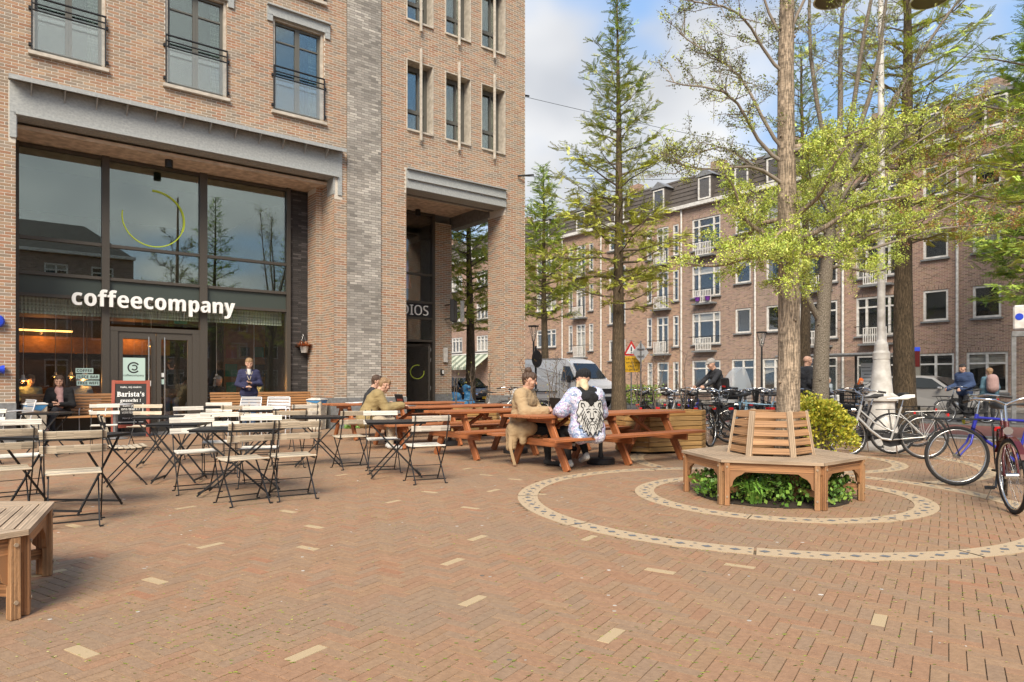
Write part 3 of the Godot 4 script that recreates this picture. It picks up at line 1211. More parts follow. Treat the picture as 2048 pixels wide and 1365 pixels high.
func french_window(b: Node3D, h: Rect2):
	var w := Node3D.new()
	w.name = "window"
	b.add_child(w, true)
	var cx := h.get_center().x
	var y0 := h.position.y
	var y1 := h.end.y
	var g := Geo.new()
	var z := -0.14
	for s in [-1.0, 1.0]:
		g.box(Vector3(cx + s * (h.size.x * 0.5 - 0.03), (y0 + y1) * 0.5, z + 0.02), Vector3(0.06, h.size.y, 0.14))
	g.box(Vector3(cx, y1 - 0.03, z + 0.018), Vector3(h.size.x - 0.12, 0.06, 0.136))
	part(w, "casing", g, M.cream)
	g = Geo.new()
	var wd := h.size.x - 0.12
	for s in [-1.0, 1.0]:
		var c: float = cx + s * wd * 0.25
		for e in [-1.0, 1.0]:
			g.box(Vector3(c + e * (wd * 0.25 - 0.03), (y0 + y1) * 0.5, z - 0.02), Vector3(0.058, h.size.y - 0.12, 0.06))
		g.box(Vector3(c, y0 + 0.08, z - 0.02), Vector3(wd * 0.5 - 0.12, 0.1, 0.06))
		g.box(Vector3(c, y1 - 0.095, z - 0.02), Vector3(wd * 0.5 - 0.12, 0.06, 0.06))
		g.box(Vector3(c, y1 - 0.52, z - 0.02), Vector3(wd * 0.5 - 0.12, 0.035, 0.045))
	part(w, "sash", g, M.frame_grey)
	g = Geo.new()
	double_pane(g, cx - wd * 0.5, cx + wd * 0.5, y0, y1, z - 0.025)
	part(w, "pane", g, M.coated_glass)
	room_behind(w, cx - wd * 0.5, cx + wd * 0.5, y0, y1, z - 0.09, 1)
	g = Geo.new()
	g.box(Vector3(cx, y0 - 0.045, -0.03), Vector3(h.size.x + 0.1, 0.07, 0.24))
	part(w, "sill", g, M.cream)
	# metal hood over the opening
	g = Geo.new()
	g.box(Vector3(cx, y1 + 0.10, 0.02), Vector3(h.size.x + 0.3, 0.22, 0.05))
	g.box(Vector3(cx, y1 + 0.225, 0.05), Vector3(h.size.x + 0.32, 0.03, 0.13))
	for s in [-1.0, 1.0]:
		g.box(Vector3(cx + s * (h.size.x * 0.5 + 0.085), y1 - 0.07, 0.02), Vector3(0.13, 0.16, 0.05))
	g.box(Vector3(cx, y1 + 0.0, -0.08), Vector3(h.size.x, 0.025, 0.16))
	part(w, "hood", g, M.galvanised)
	# glass balustrade with two rails
	g = Geo.new()
	g.tube([Vector3(cx - h.size.x * 0.5, y0 + 1.08, 0.05), Vector3(cx + h.size.x * 0.5, y0 + 1.08, 0.05)], 0.021, 6)
	g.tube([Vector3(cx - h.size.x * 0.5, y0 + 0.95, 0.05), Vector3(cx + h.size.x * 0.5, y0 + 0.95, 0.05)], 0.016, 6)
	g.tube([Vector3(cx - h.size.x * 0.5, y0 + 0.82, 0.05), Vector3(cx + h.size.x * 0.5, y0 + 0.82, 0.05)], 0.016, 6)
	for s in [-1.0, 1.0]:
		g.box(Vector3(cx + s * (h.size.x * 0.5 - 0.01), y0 + 0.56, 0.05), Vector3(0.022, 1.06, 0.03))
		g.box(Vector3(cx + s * (h.size.x * 0.5 + 0.02), y0 + 0.85, 0.03), Vector3(0.05, 0.06, 0.05))
		g.box(Vector3(cx + s * (h.size.x * 0.5 + 0.02), y0 + 0.12, 0.03), Vector3(0.05, 0.06, 0.05))
	part(w, "railing", g, M.black_metal)
	g = Geo.new()
	g.box(Vector3(cx, y0 + 0.42, 0.05), Vector3(h.size.x - 0.06, 0.76, 0.01))
	part(w, "balustrade_glass", g, M.clear)

func room_behind(w: Node3D, x0: float, x1: float, y0: float, y1: float, z: float, style: int):
	# a shallow dark room with curtains hanging just inside the glass
	var g := Geo.new()
	var e := 0.25
	var zb := z - 1.6
	g.quad(Vector3(x0 - e, y0 - 0.1, zb), Vector3(x1 + e, y0 - 0.1, zb), Vector3(x1 + e, y1 + 0.3, zb), Vector3(x0 - e, y1 + 0.3, zb))
	g.quad(Vector3(x0 - e, y0 - 0.1, z), Vector3(x0 - e, y0 - 0.1, zb), Vector3(x0 - e, y1 + 0.3, zb), Vector3(x0 - e, y1 + 0.3, z))
	g.quad(Vector3(x1 + e, y0 - 0.1, zb), Vector3(x1 + e, y0 - 0.1, z), Vector3(x1 + e, y1 + 0.3, z), Vector3(x1 + e, y1 + 0.3, zb))
	g.quad(Vector3(x0 - e, y0 - 0.1, z), Vector3(x1 + e, y0 - 0.1, z), Vector3(x1 + e, y0 - 0.1, zb), Vector3(x0 - e, y0 - 0.1, zb))
	g.quad(Vector3(x0 - e, y1 + 0.3, zb), Vector3(x1 + e, y1 + 0.3, zb), Vector3(x1 + e, y1 + 0.3, z), Vector3(x0 - e, y1 + 0.3, z))
	part(w, "room", g, M.interior_dark if style != 2 else M.window_dark)
	if style == 1 or style == 3:
		var cu := Geo.new()
		var spans := [[x1 - 0.24, x1 - 0.02]] if style == 1 else [[x0 + 0.02, x1 - 0.02]]
		if style == 1 and rng.randf() < 0.6:
			spans.push_back([x0 + 0.02, x0 + 0.2])
		for s in spans:
			folds(cu, s[0], s[1], y0 + 0.02, y1 - 0.02, z - 0.05, 0.025)
		part(w, "curtain", cu, M.curtain)

func double_pane(g: Geo, x0: float, x1: float, y0: float, y1: float, z: float):
	# two sheets of glass with four faces, as in any double-glazed unit
	for k in 2:
		g.box(Vector3((x0 + x1) * 0.5, (y0 + y1) * 0.5, z - k * 0.02), Vector3(x1 - x0, y1 - y0, 0.005))

func folds(g: Geo, x0: float, x1: float, y0: float, y1: float, z: float, depth: float):
	var n := maxi(4, int((x1 - x0) / 0.035))
	for i in n:
		var a := lerpf(x0, x1, float(i) / n)
		var b := lerpf(x0, x1, float(i + 1) / n)
		var za := z + depth * (1.0 if i % 2 else -1.0) * 0.5
		var zb := z + depth * (-1.0 if i % 2 else 1.0) * 0.5
		g.quad(Vector3(a, y0, za), Vector3(b, y0, zb), Vector3(b, y1, zb), Vector3(a, y1, za))

func narrow_window(b: Node3D, h: Rect2):
	var w := Node3D.new()
	w.name = "window"
	b.add_child(w, true)
	var x0 := h.position.x
	var x1 := h.end.x
	var y0 := h.position.y
	var y1 := h.end.y
	var cx := (x0 + x1) * 0.5
	var g := Geo.new()
	var z := -0.34
	# deep cream surround
	g.box(Vector3(x0 + 0.012, (y0 + y1) * 0.5, -0.155), Vector3(0.025, h.size.y, 0.37))
	g.box(Vector3(x1 - 0.012, (y0 + y1) * 0.5, -0.155), Vector3(0.025, h.size.y, 0.37))
	g.box(Vector3(cx, y1 - 0.012, -0.155), Vector3(h.size.x - 0.05, 0.025, 0.37))
	g.box(Vector3(cx, y0 + 0.012, -0.145), Vector3(h.size.x - 0.05, 0.05, 0.40))
	part(w, "surround", g, M.cream)
	g = Geo.new()
	for e in [-1.0, 1.0]:
		g.box(Vector3(cx + e * (h.size.x * 0.5 - 0.075), (y0 + y1) * 0.5, z), Vector3(0.1, h.size.y - 0.05, 0.08))
	g.box(Vector3(cx, y1 - 0.10, z), Vector3(h.size.x - 0.25, 0.13, 0.08))
	g.box(Vector3(cx, y0 + 0.07, z), Vector3(h.size.x - 0.25, 0.08, 0.08))
	g.box(Vector3(cx, y0 + 0.68, z), Vector3(h.size.x - 0.25, 0.1, 0.08))
	g.box(Vector3(cx + 0.12, (y0 + y1) * 0.5, z - 0.003), Vector3(0.06, h.size.y - 0.3, 0.06))
	part(w, "sash", g, M.frame_grey)
	g = Geo.new()
	double_pane(g, x0 + 0.1, x1 - 0.1, y0, y1, z - 0.01)
	part(w, "pane", g, M.coated_glass)
	room_behind(w, x0 + 0.1, x1 - 0.1, y0, y1, z - 0.08, 1 if rng.randf() < 0.5 else 0)
	g = Geo.new()
	g.box(Vector3(cx - 0.02, (y0 + y1) * 0.5 + 0.05, 0.1), Vector3(0.055, h.size.y + 0.6, 0.075), Basis.IDENTITY, 0.006)
	part(w, "vertical_fin", g, M.cream)

func shop_front(b: Node3D):
	var sf := Node3D.new()
	sf.name = "shop_front"
	b.add_child(sf, true)
	var z := -1.35
	var g := Geo.new()
	# soffit slab and spandrel behind the lintel
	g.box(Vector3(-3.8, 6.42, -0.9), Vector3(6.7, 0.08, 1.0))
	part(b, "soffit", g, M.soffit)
	# mullions and transoms
	for m in [[-7.06, 0.1], [-5.4, 0.15], [-3.3, 0.17], [-1.17, 0.1]]:
		g = Geo.new()
		g.box(Vector3(m[0], 3.2, z + 0.02), Vector3(m[1], 6.36, 0.16))
		part(sf, "mullion", g, M.frame_brown)
	for y in [6.33, 4.34, 3.58, 3.11]:
		for sp in [[-7.01, -5.475], [-5.325, -3.385], [-3.215, -1.22]]:
			g = Geo.new()
			g.box(Vector3((sp[0] + sp[1]) * 0.5, y, z + 0.01), Vector3(sp[1] - sp[0], 0.07, 0.11))
			part(sf, "transom", g, M.frame_brown)
	for sp in [[-7.01, -5.475], [-3.215, -1.22]]:
		g = Geo.new()
		g.box(Vector3((sp[0] + sp[1]) * 0.5, 0.3, z + 0.01), Vector3(sp[1] - sp[0], 0.6, 0.1))
		part(sf, "kick_panel", g, M.frame_brown)
	# panes, one mesh each
	for sp in [[-7.01, -5.475], [-5.325, -3.385], [-3.215, -1.22]]:
		for yy in [[4.375, 6.295], [3.615, 4.305], [2.55 if sp[0] == -5.325 else 0.6, 3.075]]:
			g = Geo.new()
			double_pane(g, sp[0], sp[1], yy[0], yy[1], z + 0.01)
			part(sf, "pane", g, M.coated_glass if yy[0] > 3.2 else M.shop_glass)
		g = Geo.new()
		g.quad(Vector3(sp[0], 3.145, z + 0.005), Vector3(sp[1], 3.145, z + 0.005), Vector3(sp[1], 3.545, z + 0.005), Vector3(sp[0], 3.545, z + 0.005))
		part(sf, "spandrel_panel", g, M.panel_green)
	# door: fixed frame and two glazed leaves with long steel pulls
	var dr := Node3D.new()
	dr.name = "door"
	b.add_child(dr, true)
	g = Geo.new()
	g.box(Vector3(-4.355, 2.44, z + 0.02), Vector3(1.94, 0.1, 0.12))
	g.box(Vector3(-5.24, 1.2, z + 0.02), Vector3(0.17, 2.4, 0.12))
	g.box(Vector3(-3.47, 1.2, z + 0.02), Vector3(0.17, 2.4, 0.12))
	part(dr, "frame", g, M.frame_brown)
	for s in [-1.0, 1.0]:
		g = Geo.new()
		var c: float = -4.355 + s * 0.402
		g.box(Vector3(c - 0.345, 1.2, z + 0.02), Vector3(0.1, 2.38, 0.07))
		g.box(Vector3(c + 0.345, 1.2, z + 0.02), Vector3(0.1, 2.38, 0.07))
		g.box(Vector3(c, 2.31, z + 0.02), Vector3(0.59, 0.16, 0.07))
		g.box(Vector3(c, 0.14, z + 0.02), Vector3(0.59, 0.26, 0.07))
		part(dr, "leaf_frame", g, M.frame_brown)
		g = Geo.new()
		double_pane(g, c - 0.295, c + 0.295, 0.27, 2.23, z + 0.02)
		part(dr, "pane", g, M.shop_glass)
		g = Geo.new()
		var hx: float = -4.355 + s * 0.17
		g.tube([Vector3(hx, 0.15, z + 0.13), Vector3(hx, 2.28, z + 0.13)], 0.017, 8)
		g.tube([Vector3(hx, 0.3, z + 0.06), Vector3(hx, 0.3, z + 0.13)], 0.01, 6)
		g.tube([Vector3(hx, 2.2, z + 0.06), Vector3(hx, 2.2, z + 0.13)], 0.01, 6)
		part(dr, "pull_handle", g, M.steel)
	# stickers on the door
	for q in [[-4.22, 1.38, 0.1, 0.1, "sign_white"], [-4.22, 1.22, 0.1, 0.12, "mint"], [-4.5, 1.18, 0.09, 0.13, "sign_white"]]:
		g = Geo.new()
		g.box(Vector3(q[0], q[1], z + 0.028), Vector3(q[2], q[3], 0.004))
		part(dr, "sticker", g, M[q[4]])
	# interior
	g = Geo.new()
	var x0 := -7.6
	var x1 := -0.9
	var zb := -8.5
	g.quad(Vector3(x0, 0.02, zb), Vector3(x1, 0.02, zb), Vector3(x1, 6.4, zb), Vector3(x0, 6.4, zb))
	g.quad(Vector3(x0, 0.02, -1.45), Vector3(x0, 0.02, zb), Vector3(x0, 6.4, zb), Vector3(x0, 6.4, -1.45))
	g.quad(Vector3(x1, 0.02, zb), Vector3(x1, 0.02, -1.45), Vector3(x1, 6.4, -1.45), Vector3(x1, 6.4, zb))
	part(b, "room", g, M.interior_dark)
	g = Geo.new()
	g.quad(Vector3(x0, 0.02, -1.4), Vector3(x1, 0.02, -1.4), Vector3(x1, 0.02, zb), Vector3(x0, 0.02, zb))
	part(b, "room_floor", g, M.interior_floor)
	g = Geo.new()
	g.box(Vector3(-4.25, 6.42, -5.0), Vector3(6.7, 0.06, 7.1))
	part(b, "room_ceiling", g, M.blind)
	# mezzanine slab with its valance of pale strips
	g = Geo.new()
	g.box(Vector3(-4.25, 3.28, -5.2), Vector3(6.6, 0.3, 6.4))
	part(b, "mezzanine", g, M.interior_brown)
	g = Geo.new()
	folds(g, -7.0, -1.25, 2.72, 3.1, -1.55, 0.03)
	part(b, "valance", g, M.valance)
	for sp in [[-7.0, -5.48], [-5.32, -3.39], [-3.2, -1.24]]:
		g = Geo.new()
		g.quad(Vector3(sp[0], 5.9, -1.52), Vector3(sp[1], 5.9, -1.52), Vector3(sp[1], 6.3, -1.52), Vector3(sp[0], 6.3, -1.52))
		part(b, "roller_blind", g, M.blind)
	# warm wall and cupboard at the right-hand end
	g = Geo.new()
	g.quad(Vector3(-2.1, 0.02, -3.9), Vector3(-0.92, 0.02, -3.9), Vector3(-0.92, 3.1, -3.9), Vector3(-2.1, 3.1, -3.9))
	part(b, "warm_wall", g, M.interior_orange)
	g = Geo.new()
	g.box(Vector3(-4.8, 2.35, -8.4), Vector3(4.4, 0.5, 0.1))
	part(b, "painted_glow_band", g, M.interior_orange)  # orange colour stands in for the warm glow along the back wall
	g = Geo.new()
	g.box(Vector3(-5.0, 0.55, -6.2), Vector3(3.6, 1.1, 0.7))
	part(b, "counter", g, M.interior_brown)
	# coloured notices on the warm wall
	for i in 9:
		g = Geo.new()
		var px := -1.9 + (i % 3) * 0.4
		var py := 1.0 + (i / 3) * 0.55
		g.box(Vector3(px, py, -3.87), Vector3(rf(0.2, 0.34), rf(0.25, 0.42), 0.02))
		part(b, "notice", g, M[["yellow_sign", "sign_red", "awning", "green_lamp", "cloth_cream", "black_plastic"][rng.randi_range(0, 5)]])
	pendants()

func pendants():
	for q in [[-6.9, 1.25, -2.1], [-5.72, 1.3, -2.3], [-2.75, 1.3, -2.2], [-1.75, 1.25, -2.3]]:
		pendant(q[0], q[1], q[2], [" over window table at far end of cafe", " behind window lettering of cafe", " nearest the cafe door", " before the warm orange wall"][[-6.9, -5.72, -2.75, -1.75].find(q[0])])
	for i in 3:
		pendant(-6.1 + i * 0.35, 1.35, -4.6, [", first of three deep in the cafe", ", middle of three deep in the cafe", ", last of three deep in the cafe"][i])
	pendant(-4.15, 2.15, -3.0, " high behind the cafe door")
	var z := -8.0
	for i in 2:
		var t := thing("wall_lamp", "long warm strip lamp on cafe back wall, %s of two" % ["first", "second"][i], "lamp", cafe_point(-6.2 + i * 2.4, 2.75, z), YAW_CAFE, "strip lamps in the cafe")
		var g := Geo.new()
		g.box(Vector3.ZERO, Vector3(1.6, 0.05, 0.08))
		part(t, "lamp_strip", g, M.bulb)
		g = Geo.new()
		g.box(Vector3(0, 0.05, -0.02), Vector3(1.66, 0.05, 0.14))
		part(t, "lamp_housing", g, M.black_metal)
		warm_light(t, Vector3(0, -0.08, 0.05), 0.09)

func pendant(u: float, y: float, z: float, wherever: String):
	var t := thing("pendant_lamp", "small white pendant lamp" + wherever, "lamp", cafe_point(u, y, z), YAW_CAFE, "pendant lamps in the cafe")
	var g := Geo.new()
	g.tube([Vector3(0, 0.1, 0), Vector3(0, 3.12 - y, 0)], 0.006, 4)
	part(t, "cable", g, M.sign_white)
	g = Geo.new()
	g.lathe([Vector2(0.0, 0.13), Vector2(0.03, 0.12), Vector2(0.035, 0.05), Vector2(0.09, 0.0)], 12)
	part(t, "lamp_shade", g, M.sign_white)
	g = Geo.new()
	g.lathe([Vector2(0, 0.03), Vector2(0.03, 0.015), Vector2(0.03, -0.015), Vector2(0, -0.03)], 10)
	part(t, "bulb", g, M.bulb)
	warm_light(t, Vector3(0, -0.05, 0), 0.22 if u > -2.0 else 0.035)

func warm_light(t: Node3D, at: Vector3, e: float):
	var l := OmniLight3D.new()
	l.light_color = Color(1.0, 0.7, 0.36)
	l.light_energy = e
	l.light_size = 0.04
	l.omni_range = 14.0
	l.omni_attenuation = 2.0
	l.shadow_enabled = true
	t.add_child(l)
	l.position = at

func portal_parts(b: Node3D):
	var z := -3.0
	var g := Geo.new()
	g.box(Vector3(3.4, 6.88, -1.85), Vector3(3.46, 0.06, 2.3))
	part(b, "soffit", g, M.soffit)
	var sf := Node3D.new()
	sf.name = "studio_front"
	b.add_child(sf, true)
	g = Geo.new()
	for x in [1.8, 2.95, 4.37]:
		g = Geo.new()
		g.box(Vector3(x, 3.42, z + 0.02), Vector3(0.1, 6.84, 0.12))
		part(sf, "mullion", g, M.frame_brown)
	for y in [6.8, 4.78, 3.85, 3.32, 2.58]:
		for xx in [[2.375, 1.05], [3.66, 1.32]]:
			g = Geo.new()
			g.box(Vector3(xx[0], y, z + 0.02), Vector3(xx[1], 0.07, 0.1))
			part(sf, "transom", g, M.frame_brown)
	for yy in [[4.82, 6.76], [3.89, 4.74], [2.62, 3.28]]:
		for sp in [[1.85, 2.9], [3.0, 4.32]]:
			g = Geo.new()
			double_pane(g, sp[0], sp[1], yy[0], yy[1], z + 0.02)
			part(sf, "pane", g, M.shop_glass)
	g = Geo.new()
	double_pane(g, 1.85, 2.9, 0.1, 2.54, z + 0.02)
	part(sf, "pane", g, M.shop_glass)
	g = Geo.new()
	g.quad(Vector3(1.85, 3.36, z + 0.03), Vector3(4.32, 3.36, z + 0.03), Vector3(4.32, 3.81, z + 0.03), Vector3(1.85, 3.81, z + 0.03))
	part(sf, "name_board", g, M.black_plastic)
	# open glass door leaf swung inwards
	g = Geo.new()
	for x in [0.04, 0.86]:
		g.box(Vector3(x, 1.26, 0), Vector3(0.07, 2.46, 0.05))
	g.box(Vector3(0.45, 2.45, 0), Vector3(0.75, 0.08, 0.05))
	g.box(Vector3(0.45, 0.1, 0), Vector3(0.75, 0.12, 0.05))
	var dl := part(b, "door_leaf", g, M.frame_brown)
	dl.transform = Transform3D(Basis(Vector3.UP, 2.45), Vector3(4.3, 0, z - 0.02))
	g = Geo.new()
	g.box(Vector3(0.45, 1.27, 0), Vector3(0.75, 2.28, 0.012))
	part(dl, "pane", g, M.shop_glass)
	g = Geo.new()
	arc(g, Vector3(0.45, 1.55, 0.012), 0.23, 0.014, -3.3, 1.9)
	part(dl, "ring_emblem", g, M.lime)
	for y in [0.5, 1.0, 1.95, 2.3]:
		g = Geo.new()
		g.box(Vector3(0.0, y, 0.03), Vector3(0.05, 0.12, 0.03))
		part(dl, "hinge", g, M.steel)
	# dim hall behind
	g = Geo.new()
	g.quad(Vector3(1.7, 0.02, -7), Vector3(4.4, 0.02, -7), Vector3(4.4, 6.8, -7), Vector3(1.7, 6.8, -7))
	g.quad(Vector3(1.7, 0.02, z), Vector3(1.7, 0.02, -7), Vector3(1.7, 6.8, -7), Vector3(1.7, 6.8, z))
	g.quad(Vector3(4.42, 0.02, -7), Vector3(4.42, 0.02, z), Vector3(4.42, 6.8, z), Vector3(4.42, 6.8, -7))
	g.quad(Vector3(1.7, 0.02, z), Vector3(4.42, 0.02, z), Vector3(4.42, 0.02, -7), Vector3(1.7, 0.02, -7))
	g.quad(Vector3(1.7, 6.8, -7), Vector3(4.42, 6.8, -7), Vector3(4.42, 6.8, z), Vector3(1.7, 6.8, z))
	part(b, "hall", g, M.interior_dark)
	g = Geo.new()
	g.box(Vector3(3.75, 5.4, -3.9), Vector3(0.25, 2.0, 0.04), Basis(Vector3.BACK, 0.2))
	part(b, "red_banner", g, M.sign_red)
	for q in [[3.45, 6.55, -2.4], [-4.2, 6.2, -0.7]]:
		g = Geo.new()
		g.tube([Vector3(q[0], q[1], q[2]), Vector3(q[0], q[1] + 0.2, q[2])], 0.085, 14)
		part(b, "ceiling_spot", g, M.black_metal)
	# wall box and intercom on the inner pier
	g = Geo.new()
	g.box(Vector3(4.85, 2.12, z + 0.05), Vector3(0.16, 0.5, 0.09), Basis.IDENTITY, 0.02)
	part(b, "meter_box", g, M.white_paint)
	g = Geo.new()
	g.box(Vector3(4.72, 1.55, z + 0.04), Vector3(0.12, 0.17, 0.05), Basis.IDENTITY, 0.008)
	var ic := part(b, "intercom", g, M.black_plastic)
	g = Geo.new()
	g.box(Vector3(4.735, 1.55, z + 0.07), Vector3(0.06, 0.12, 0.012))
	part(ic, "button_plate", g, M.sign_white)

func arc(g: Geo, ce: Vector3, r: float, t: float, a0: float, a1: float):
	var n := 28
	for i in n:
		var p := lerpf(a0, a1, float(i) / n)
		var q := lerpf(a0, a1, float(i + 1) / n)
		var d0 := Vector3(cos(p), sin(p), 0)
		var d1 := Vector3(cos(q), sin(q), 0)
		g.quad(ce + d0 * (r + t), ce + d1 * (r + t), ce + d1 * (r - t), ce + d0 * (r - t))

func text_mesh(s: String, h: float, depth: float, font := "Droid Sans", weight := 400) -> TextMesh:
	var f := SystemFont.new()
	f.font_names = PackedStringArray([font])
	f.font_weight = weight
	var t := TextMesh.new()
	t.text = s
	t.font = f
	t.font_size = 64
	t.pixel_size = h / 64.0
	t.depth = depth
	t.curve_step = 2.0
	return t

func letters(parent: Node, called: String, s: String, h: float, depth: float, m: Material, at: Vector3, sx := 1.0, font := "Droid Sans", weight := 400) -> MeshInstance3D:
	var o := part(parent, called, text_mesh(s, h, depth, font, weight), m, at)
	o.scale = Vector3(sx, 1, 1)
	return o

func cafe_signs():
	var t := thing("letter_sign", "big white raised lettering across the cafe front above the doors", "sign", cafe_point(-4.35, 2.96, -1.12), YAW_CAFE)
	var lt := letters(t, "lettering", "coffeecompany", 0.50, 0.09, M.sign_white, Vector3(0, 0.13, 0), 0.94, "Droid Sans", 700)
	lt.set_meta("label", "white letters reading coffeecompany")
	var g := Geo.new()
	for x in [-1.5, -0.5, 0.5, 1.5]:
		g.box(Vector3(x, 0.1, -0.12), Vector3(0.03, 0.03, 0.2))
	part(t, "bracket", g, M.black_metal)
	# lime ring on the upper glass
	t = thing("ring_emblem", "thin lime green ring stuck on the upper middle cafe window", "sign", cafe_point(-4.4, 5.1, -1.325), YAW_CAFE)
	g = Geo.new()
	arc(g, Vector3.ZERO, 0.665, 0.024, -0.35, 1.62)
	arc(g, Vector3.ZERO, 0.665, 0.012, -3.3, -0.35)
	part(t, "ring", g, M.lime)
	# window plates
	for i in 3:
		t = thing("window_plate", ["pale mint plate reading COFFEE on cafe window", "pale mint plate reading JUICE BAR on cafe window", "pale mint plate reading FREE WIFI on cafe window"][i], "sign", cafe_point(-5.78 + i * 0.01, 1.47 - i * 0.14, -1.33), YAW_CAFE, "mint plates on the cafe window")
		g = Geo.new()
		var w: float = [0.34, 0.45, 0.44][i]
		g.box(Vector3(w * 0.5 - 0.2, 0, 0), Vector3(w, 0.11, 0.006))
		part(t, "plate", g, M.mint)
		letters(t, "lettering", ["COFFEE", "JUICE BAR", "FREE WIFI"][i], 0.085, 0.004, M.black_plastic, Vector3(w * 0.5 - 0.2, 0, 0.005), 1.0, "Droid Sans", 700)
	t = thing("door_poster", "pale mint poster with black spiral emblem on cafe door", "poster", cafe_point(-4.83, 1.5, -1.30), YAW_CAFE)
	g = Geo.new()
	g.box(Vector3.ZERO, Vector3(0.48, 0.56, 0.006))
	part(t, "sheet", g, M.mint)
	g = Geo.new()
	arc(g, Vector3(0, 0.05, 0.005), 0.115, 0.016, 0.6, 5.6)
	arc(g, Vector3(0.012, 0.05, 0.005), 0.055, 0.014, -2.6, 2.4)
	part(t, "emblem", g, M.black_plastic)
	letters(t, "lettering", "coffeecompany", 0.062, 0.003, M.black_plastic, Vector3(0, -0.13, 0.005))
	# exit lamp box
	t = thing("exit_lamp", "small green emergency exit box hanging inside above the cafe doors", "sign", cafe_point(-3.75, 2.72, -1.62), YAW_CAFE)
	g = Geo.new()
	g.box(Vector3.ZERO, Vector3(0.3, 0.14, 0.05), Basis.IDENTITY, 0.01)
	part(t, "case", g, M.green_lamp)
	g = Geo.new()
	g.box(Vector3(0, 0.09, 0), Vector3(0.3, 0.03, 0.05))
	part(t, "mount", g, M.sign_white)
	# studio lettering and projecting sign
	t = thing("studio_sign", "thin white STUDIOS lettering above the glass door in the portal", "sign", cafe_point(3.28, 3.50, -2.95), YAW_CAFE)
	letters(t, "lettering", "STUDIOS", 0.46, 0.03, M.sign_white, Vector3(-0.02, 0.08, 0), 1.0, "Droid Sans", 300)
	t = thing("blade_sign", "black square projecting sign with thin gold ring on brick pier", "sign", cafe_point(4.95, 3.6, -2.6), YAW_CAFE)
	g = Geo.new()
	g.box(Vector3(0, 0, 0), Vector3(0.14, 0.72, 0.62), Basis(Vector3.UP, -0.75), 0.01)
	part(t, "box", g, M.black_plastic)
	g = Geo.new()
	g.box(Vector3(0.215, 0, 0.2), Vector3(0.13, 0.70, 0.02), Basis(Vector3.UP, -0.75))
	part(t, "edge_band", g, M.zinc)
	g = Geo.new()
	g.xf = Transform3D(Basis(Vector3.UP, -0.75 - PI / 2), Vector3(-0.055, 0, 0.05))
	arc(g, Vector3(0.0, 0, 0.02), 0.2, 0.012, -2.7, 1.4)
	part(t, "ring", g, M.yellow_sign)
	g = Geo.new()
	for y in [-0.25, 0.22]:
		g.tube([Vector3(-0.1, y, -0.38), Vector3(-0.1, y, -0.1)], 0.02, 6)
	part(t, "bracket", g, M.black_metal)

# ---------------------------------------------------------------- row of houses
var wall_no := 0

func house_window(h: Node3D, x0: float, x1: float, y0: float, y1: float, style: int, lights := [], bar := 0.0, sill := true):
	# lights: shares of the width per sash; bar: height of a transom below the top
	var w := Node3D.new()
	w.name = "window"
	h.add_child(w, true)
	var z := -0.07
	var cx := (x0 + x1) * 0.5
	var g := Geo.new()
	var t := 0.095
	g.box(Vector3(x0 + t * 0.5, (y0 + y1) * 0.5, z), Vector3(t, y1 - y0, 0.09))
	g.box(Vector3(x1 - t * 0.5, (y0 + y1) * 0.5, z), Vector3(t, y1 - y0, 0.09))
	g.box(Vector3(cx, y1 - t * 0.5, z), Vector3(x1 - x0 - t * 2, t, 0.09))
	g.box(Vector3(cx, y0 + t * 0.5, z), Vector3(x1 - x0 - t * 2, t, 0.09))
	var acc := x0
	var tot := 0.0
	for l in lights:
		tot += l
	for i in lights.size() - 1:
		acc += (x1 - x0) * lights[i] / tot
		g.box(Vector3(acc, (y0 + y1) * 0.5, z), Vector3(0.10, y1 - y0 - t * 2, 0.085))
	if bar > 0.0:
		g.box(Vector3(cx, y1 - bar, z), Vector3(x1 - x0 - t * 2, 0.075, 0.08))
	part(w, "frame", g, M.white_paint)
	g = Geo.new()
	double_pane(g, x0, x1, y0, y1, z - 0.02)
	part(w, "pane", g, M.house_glass)
	g = Geo.new()
	var zb := -0.7
	g.quad(Vector3(x0 - 0.2, y0 - 0.1, zb), Vector3(x1 + 0.2, y0 - 0.1, zb), Vector3(x1 + 0.2, y1 + 0.1, zb), Vector3(x0 - 0.2, y1 + 0.1, zb))
	part(w, "room", g, M.window_dark)
	if style == 1:
		g = Geo.new()
		folds(g, x0 + 0.05, x1 - 0.05, y0 + 0.05, y1 - 0.05, -0.17, 0.03)
		part(w, "curtain", g, M.curtain)
	elif style == 2:
		g = Geo.new()
		g.quad(Vector3(x0 + 0.05, y1 - (y1 - y0) * rf(0.2, 0.5), -0.15), Vector3(x1 - 0.05, y1 - (y1 - y0) * 0.3, -0.15), Vector3(x1 - 0.05, y1, -0.15), Vector3(x0 + 0.05, y1, -0.15))
		part(w, "blind", g, M.curtain)
	elif style == 3:
		g = Geo.new()
		folds(g, x0 + 0.06, x0 + 0.3, y0 + 0.05, y1 - 0.05, -0.17, 0.03)
		folds(g, x1 - 0.3, x1 - 0.06, y0 + 0.05, y1 - 0.05, -0.17, 0.03)
		part(w, "curtain", g, M.curtain_grey)
	if sill:
		g = Geo.new()
		g.box(Vector3(cx, y0 - 0.05, 0.03), Vector3(x1 - x0 + 0.16, 0.08, 0.2))
		part(w, "sill", g, M.stone_blue)

func soldier(h: Node3D, m: Material, x0: float, x1: float, y: float, ht := 0.22):
	# flat arch of bricks on end: the same brickwork turned a quarter
	var g := Geo.new()
	g.box(Vector3(y + ht * 0.5, -(x0 + x1) * 0.5, 0.0), Vector3(ht, x1 - x0, 0.03))
	var o := part(h, "flat_arch", g, m)
	o.rotation.z = PI / 2

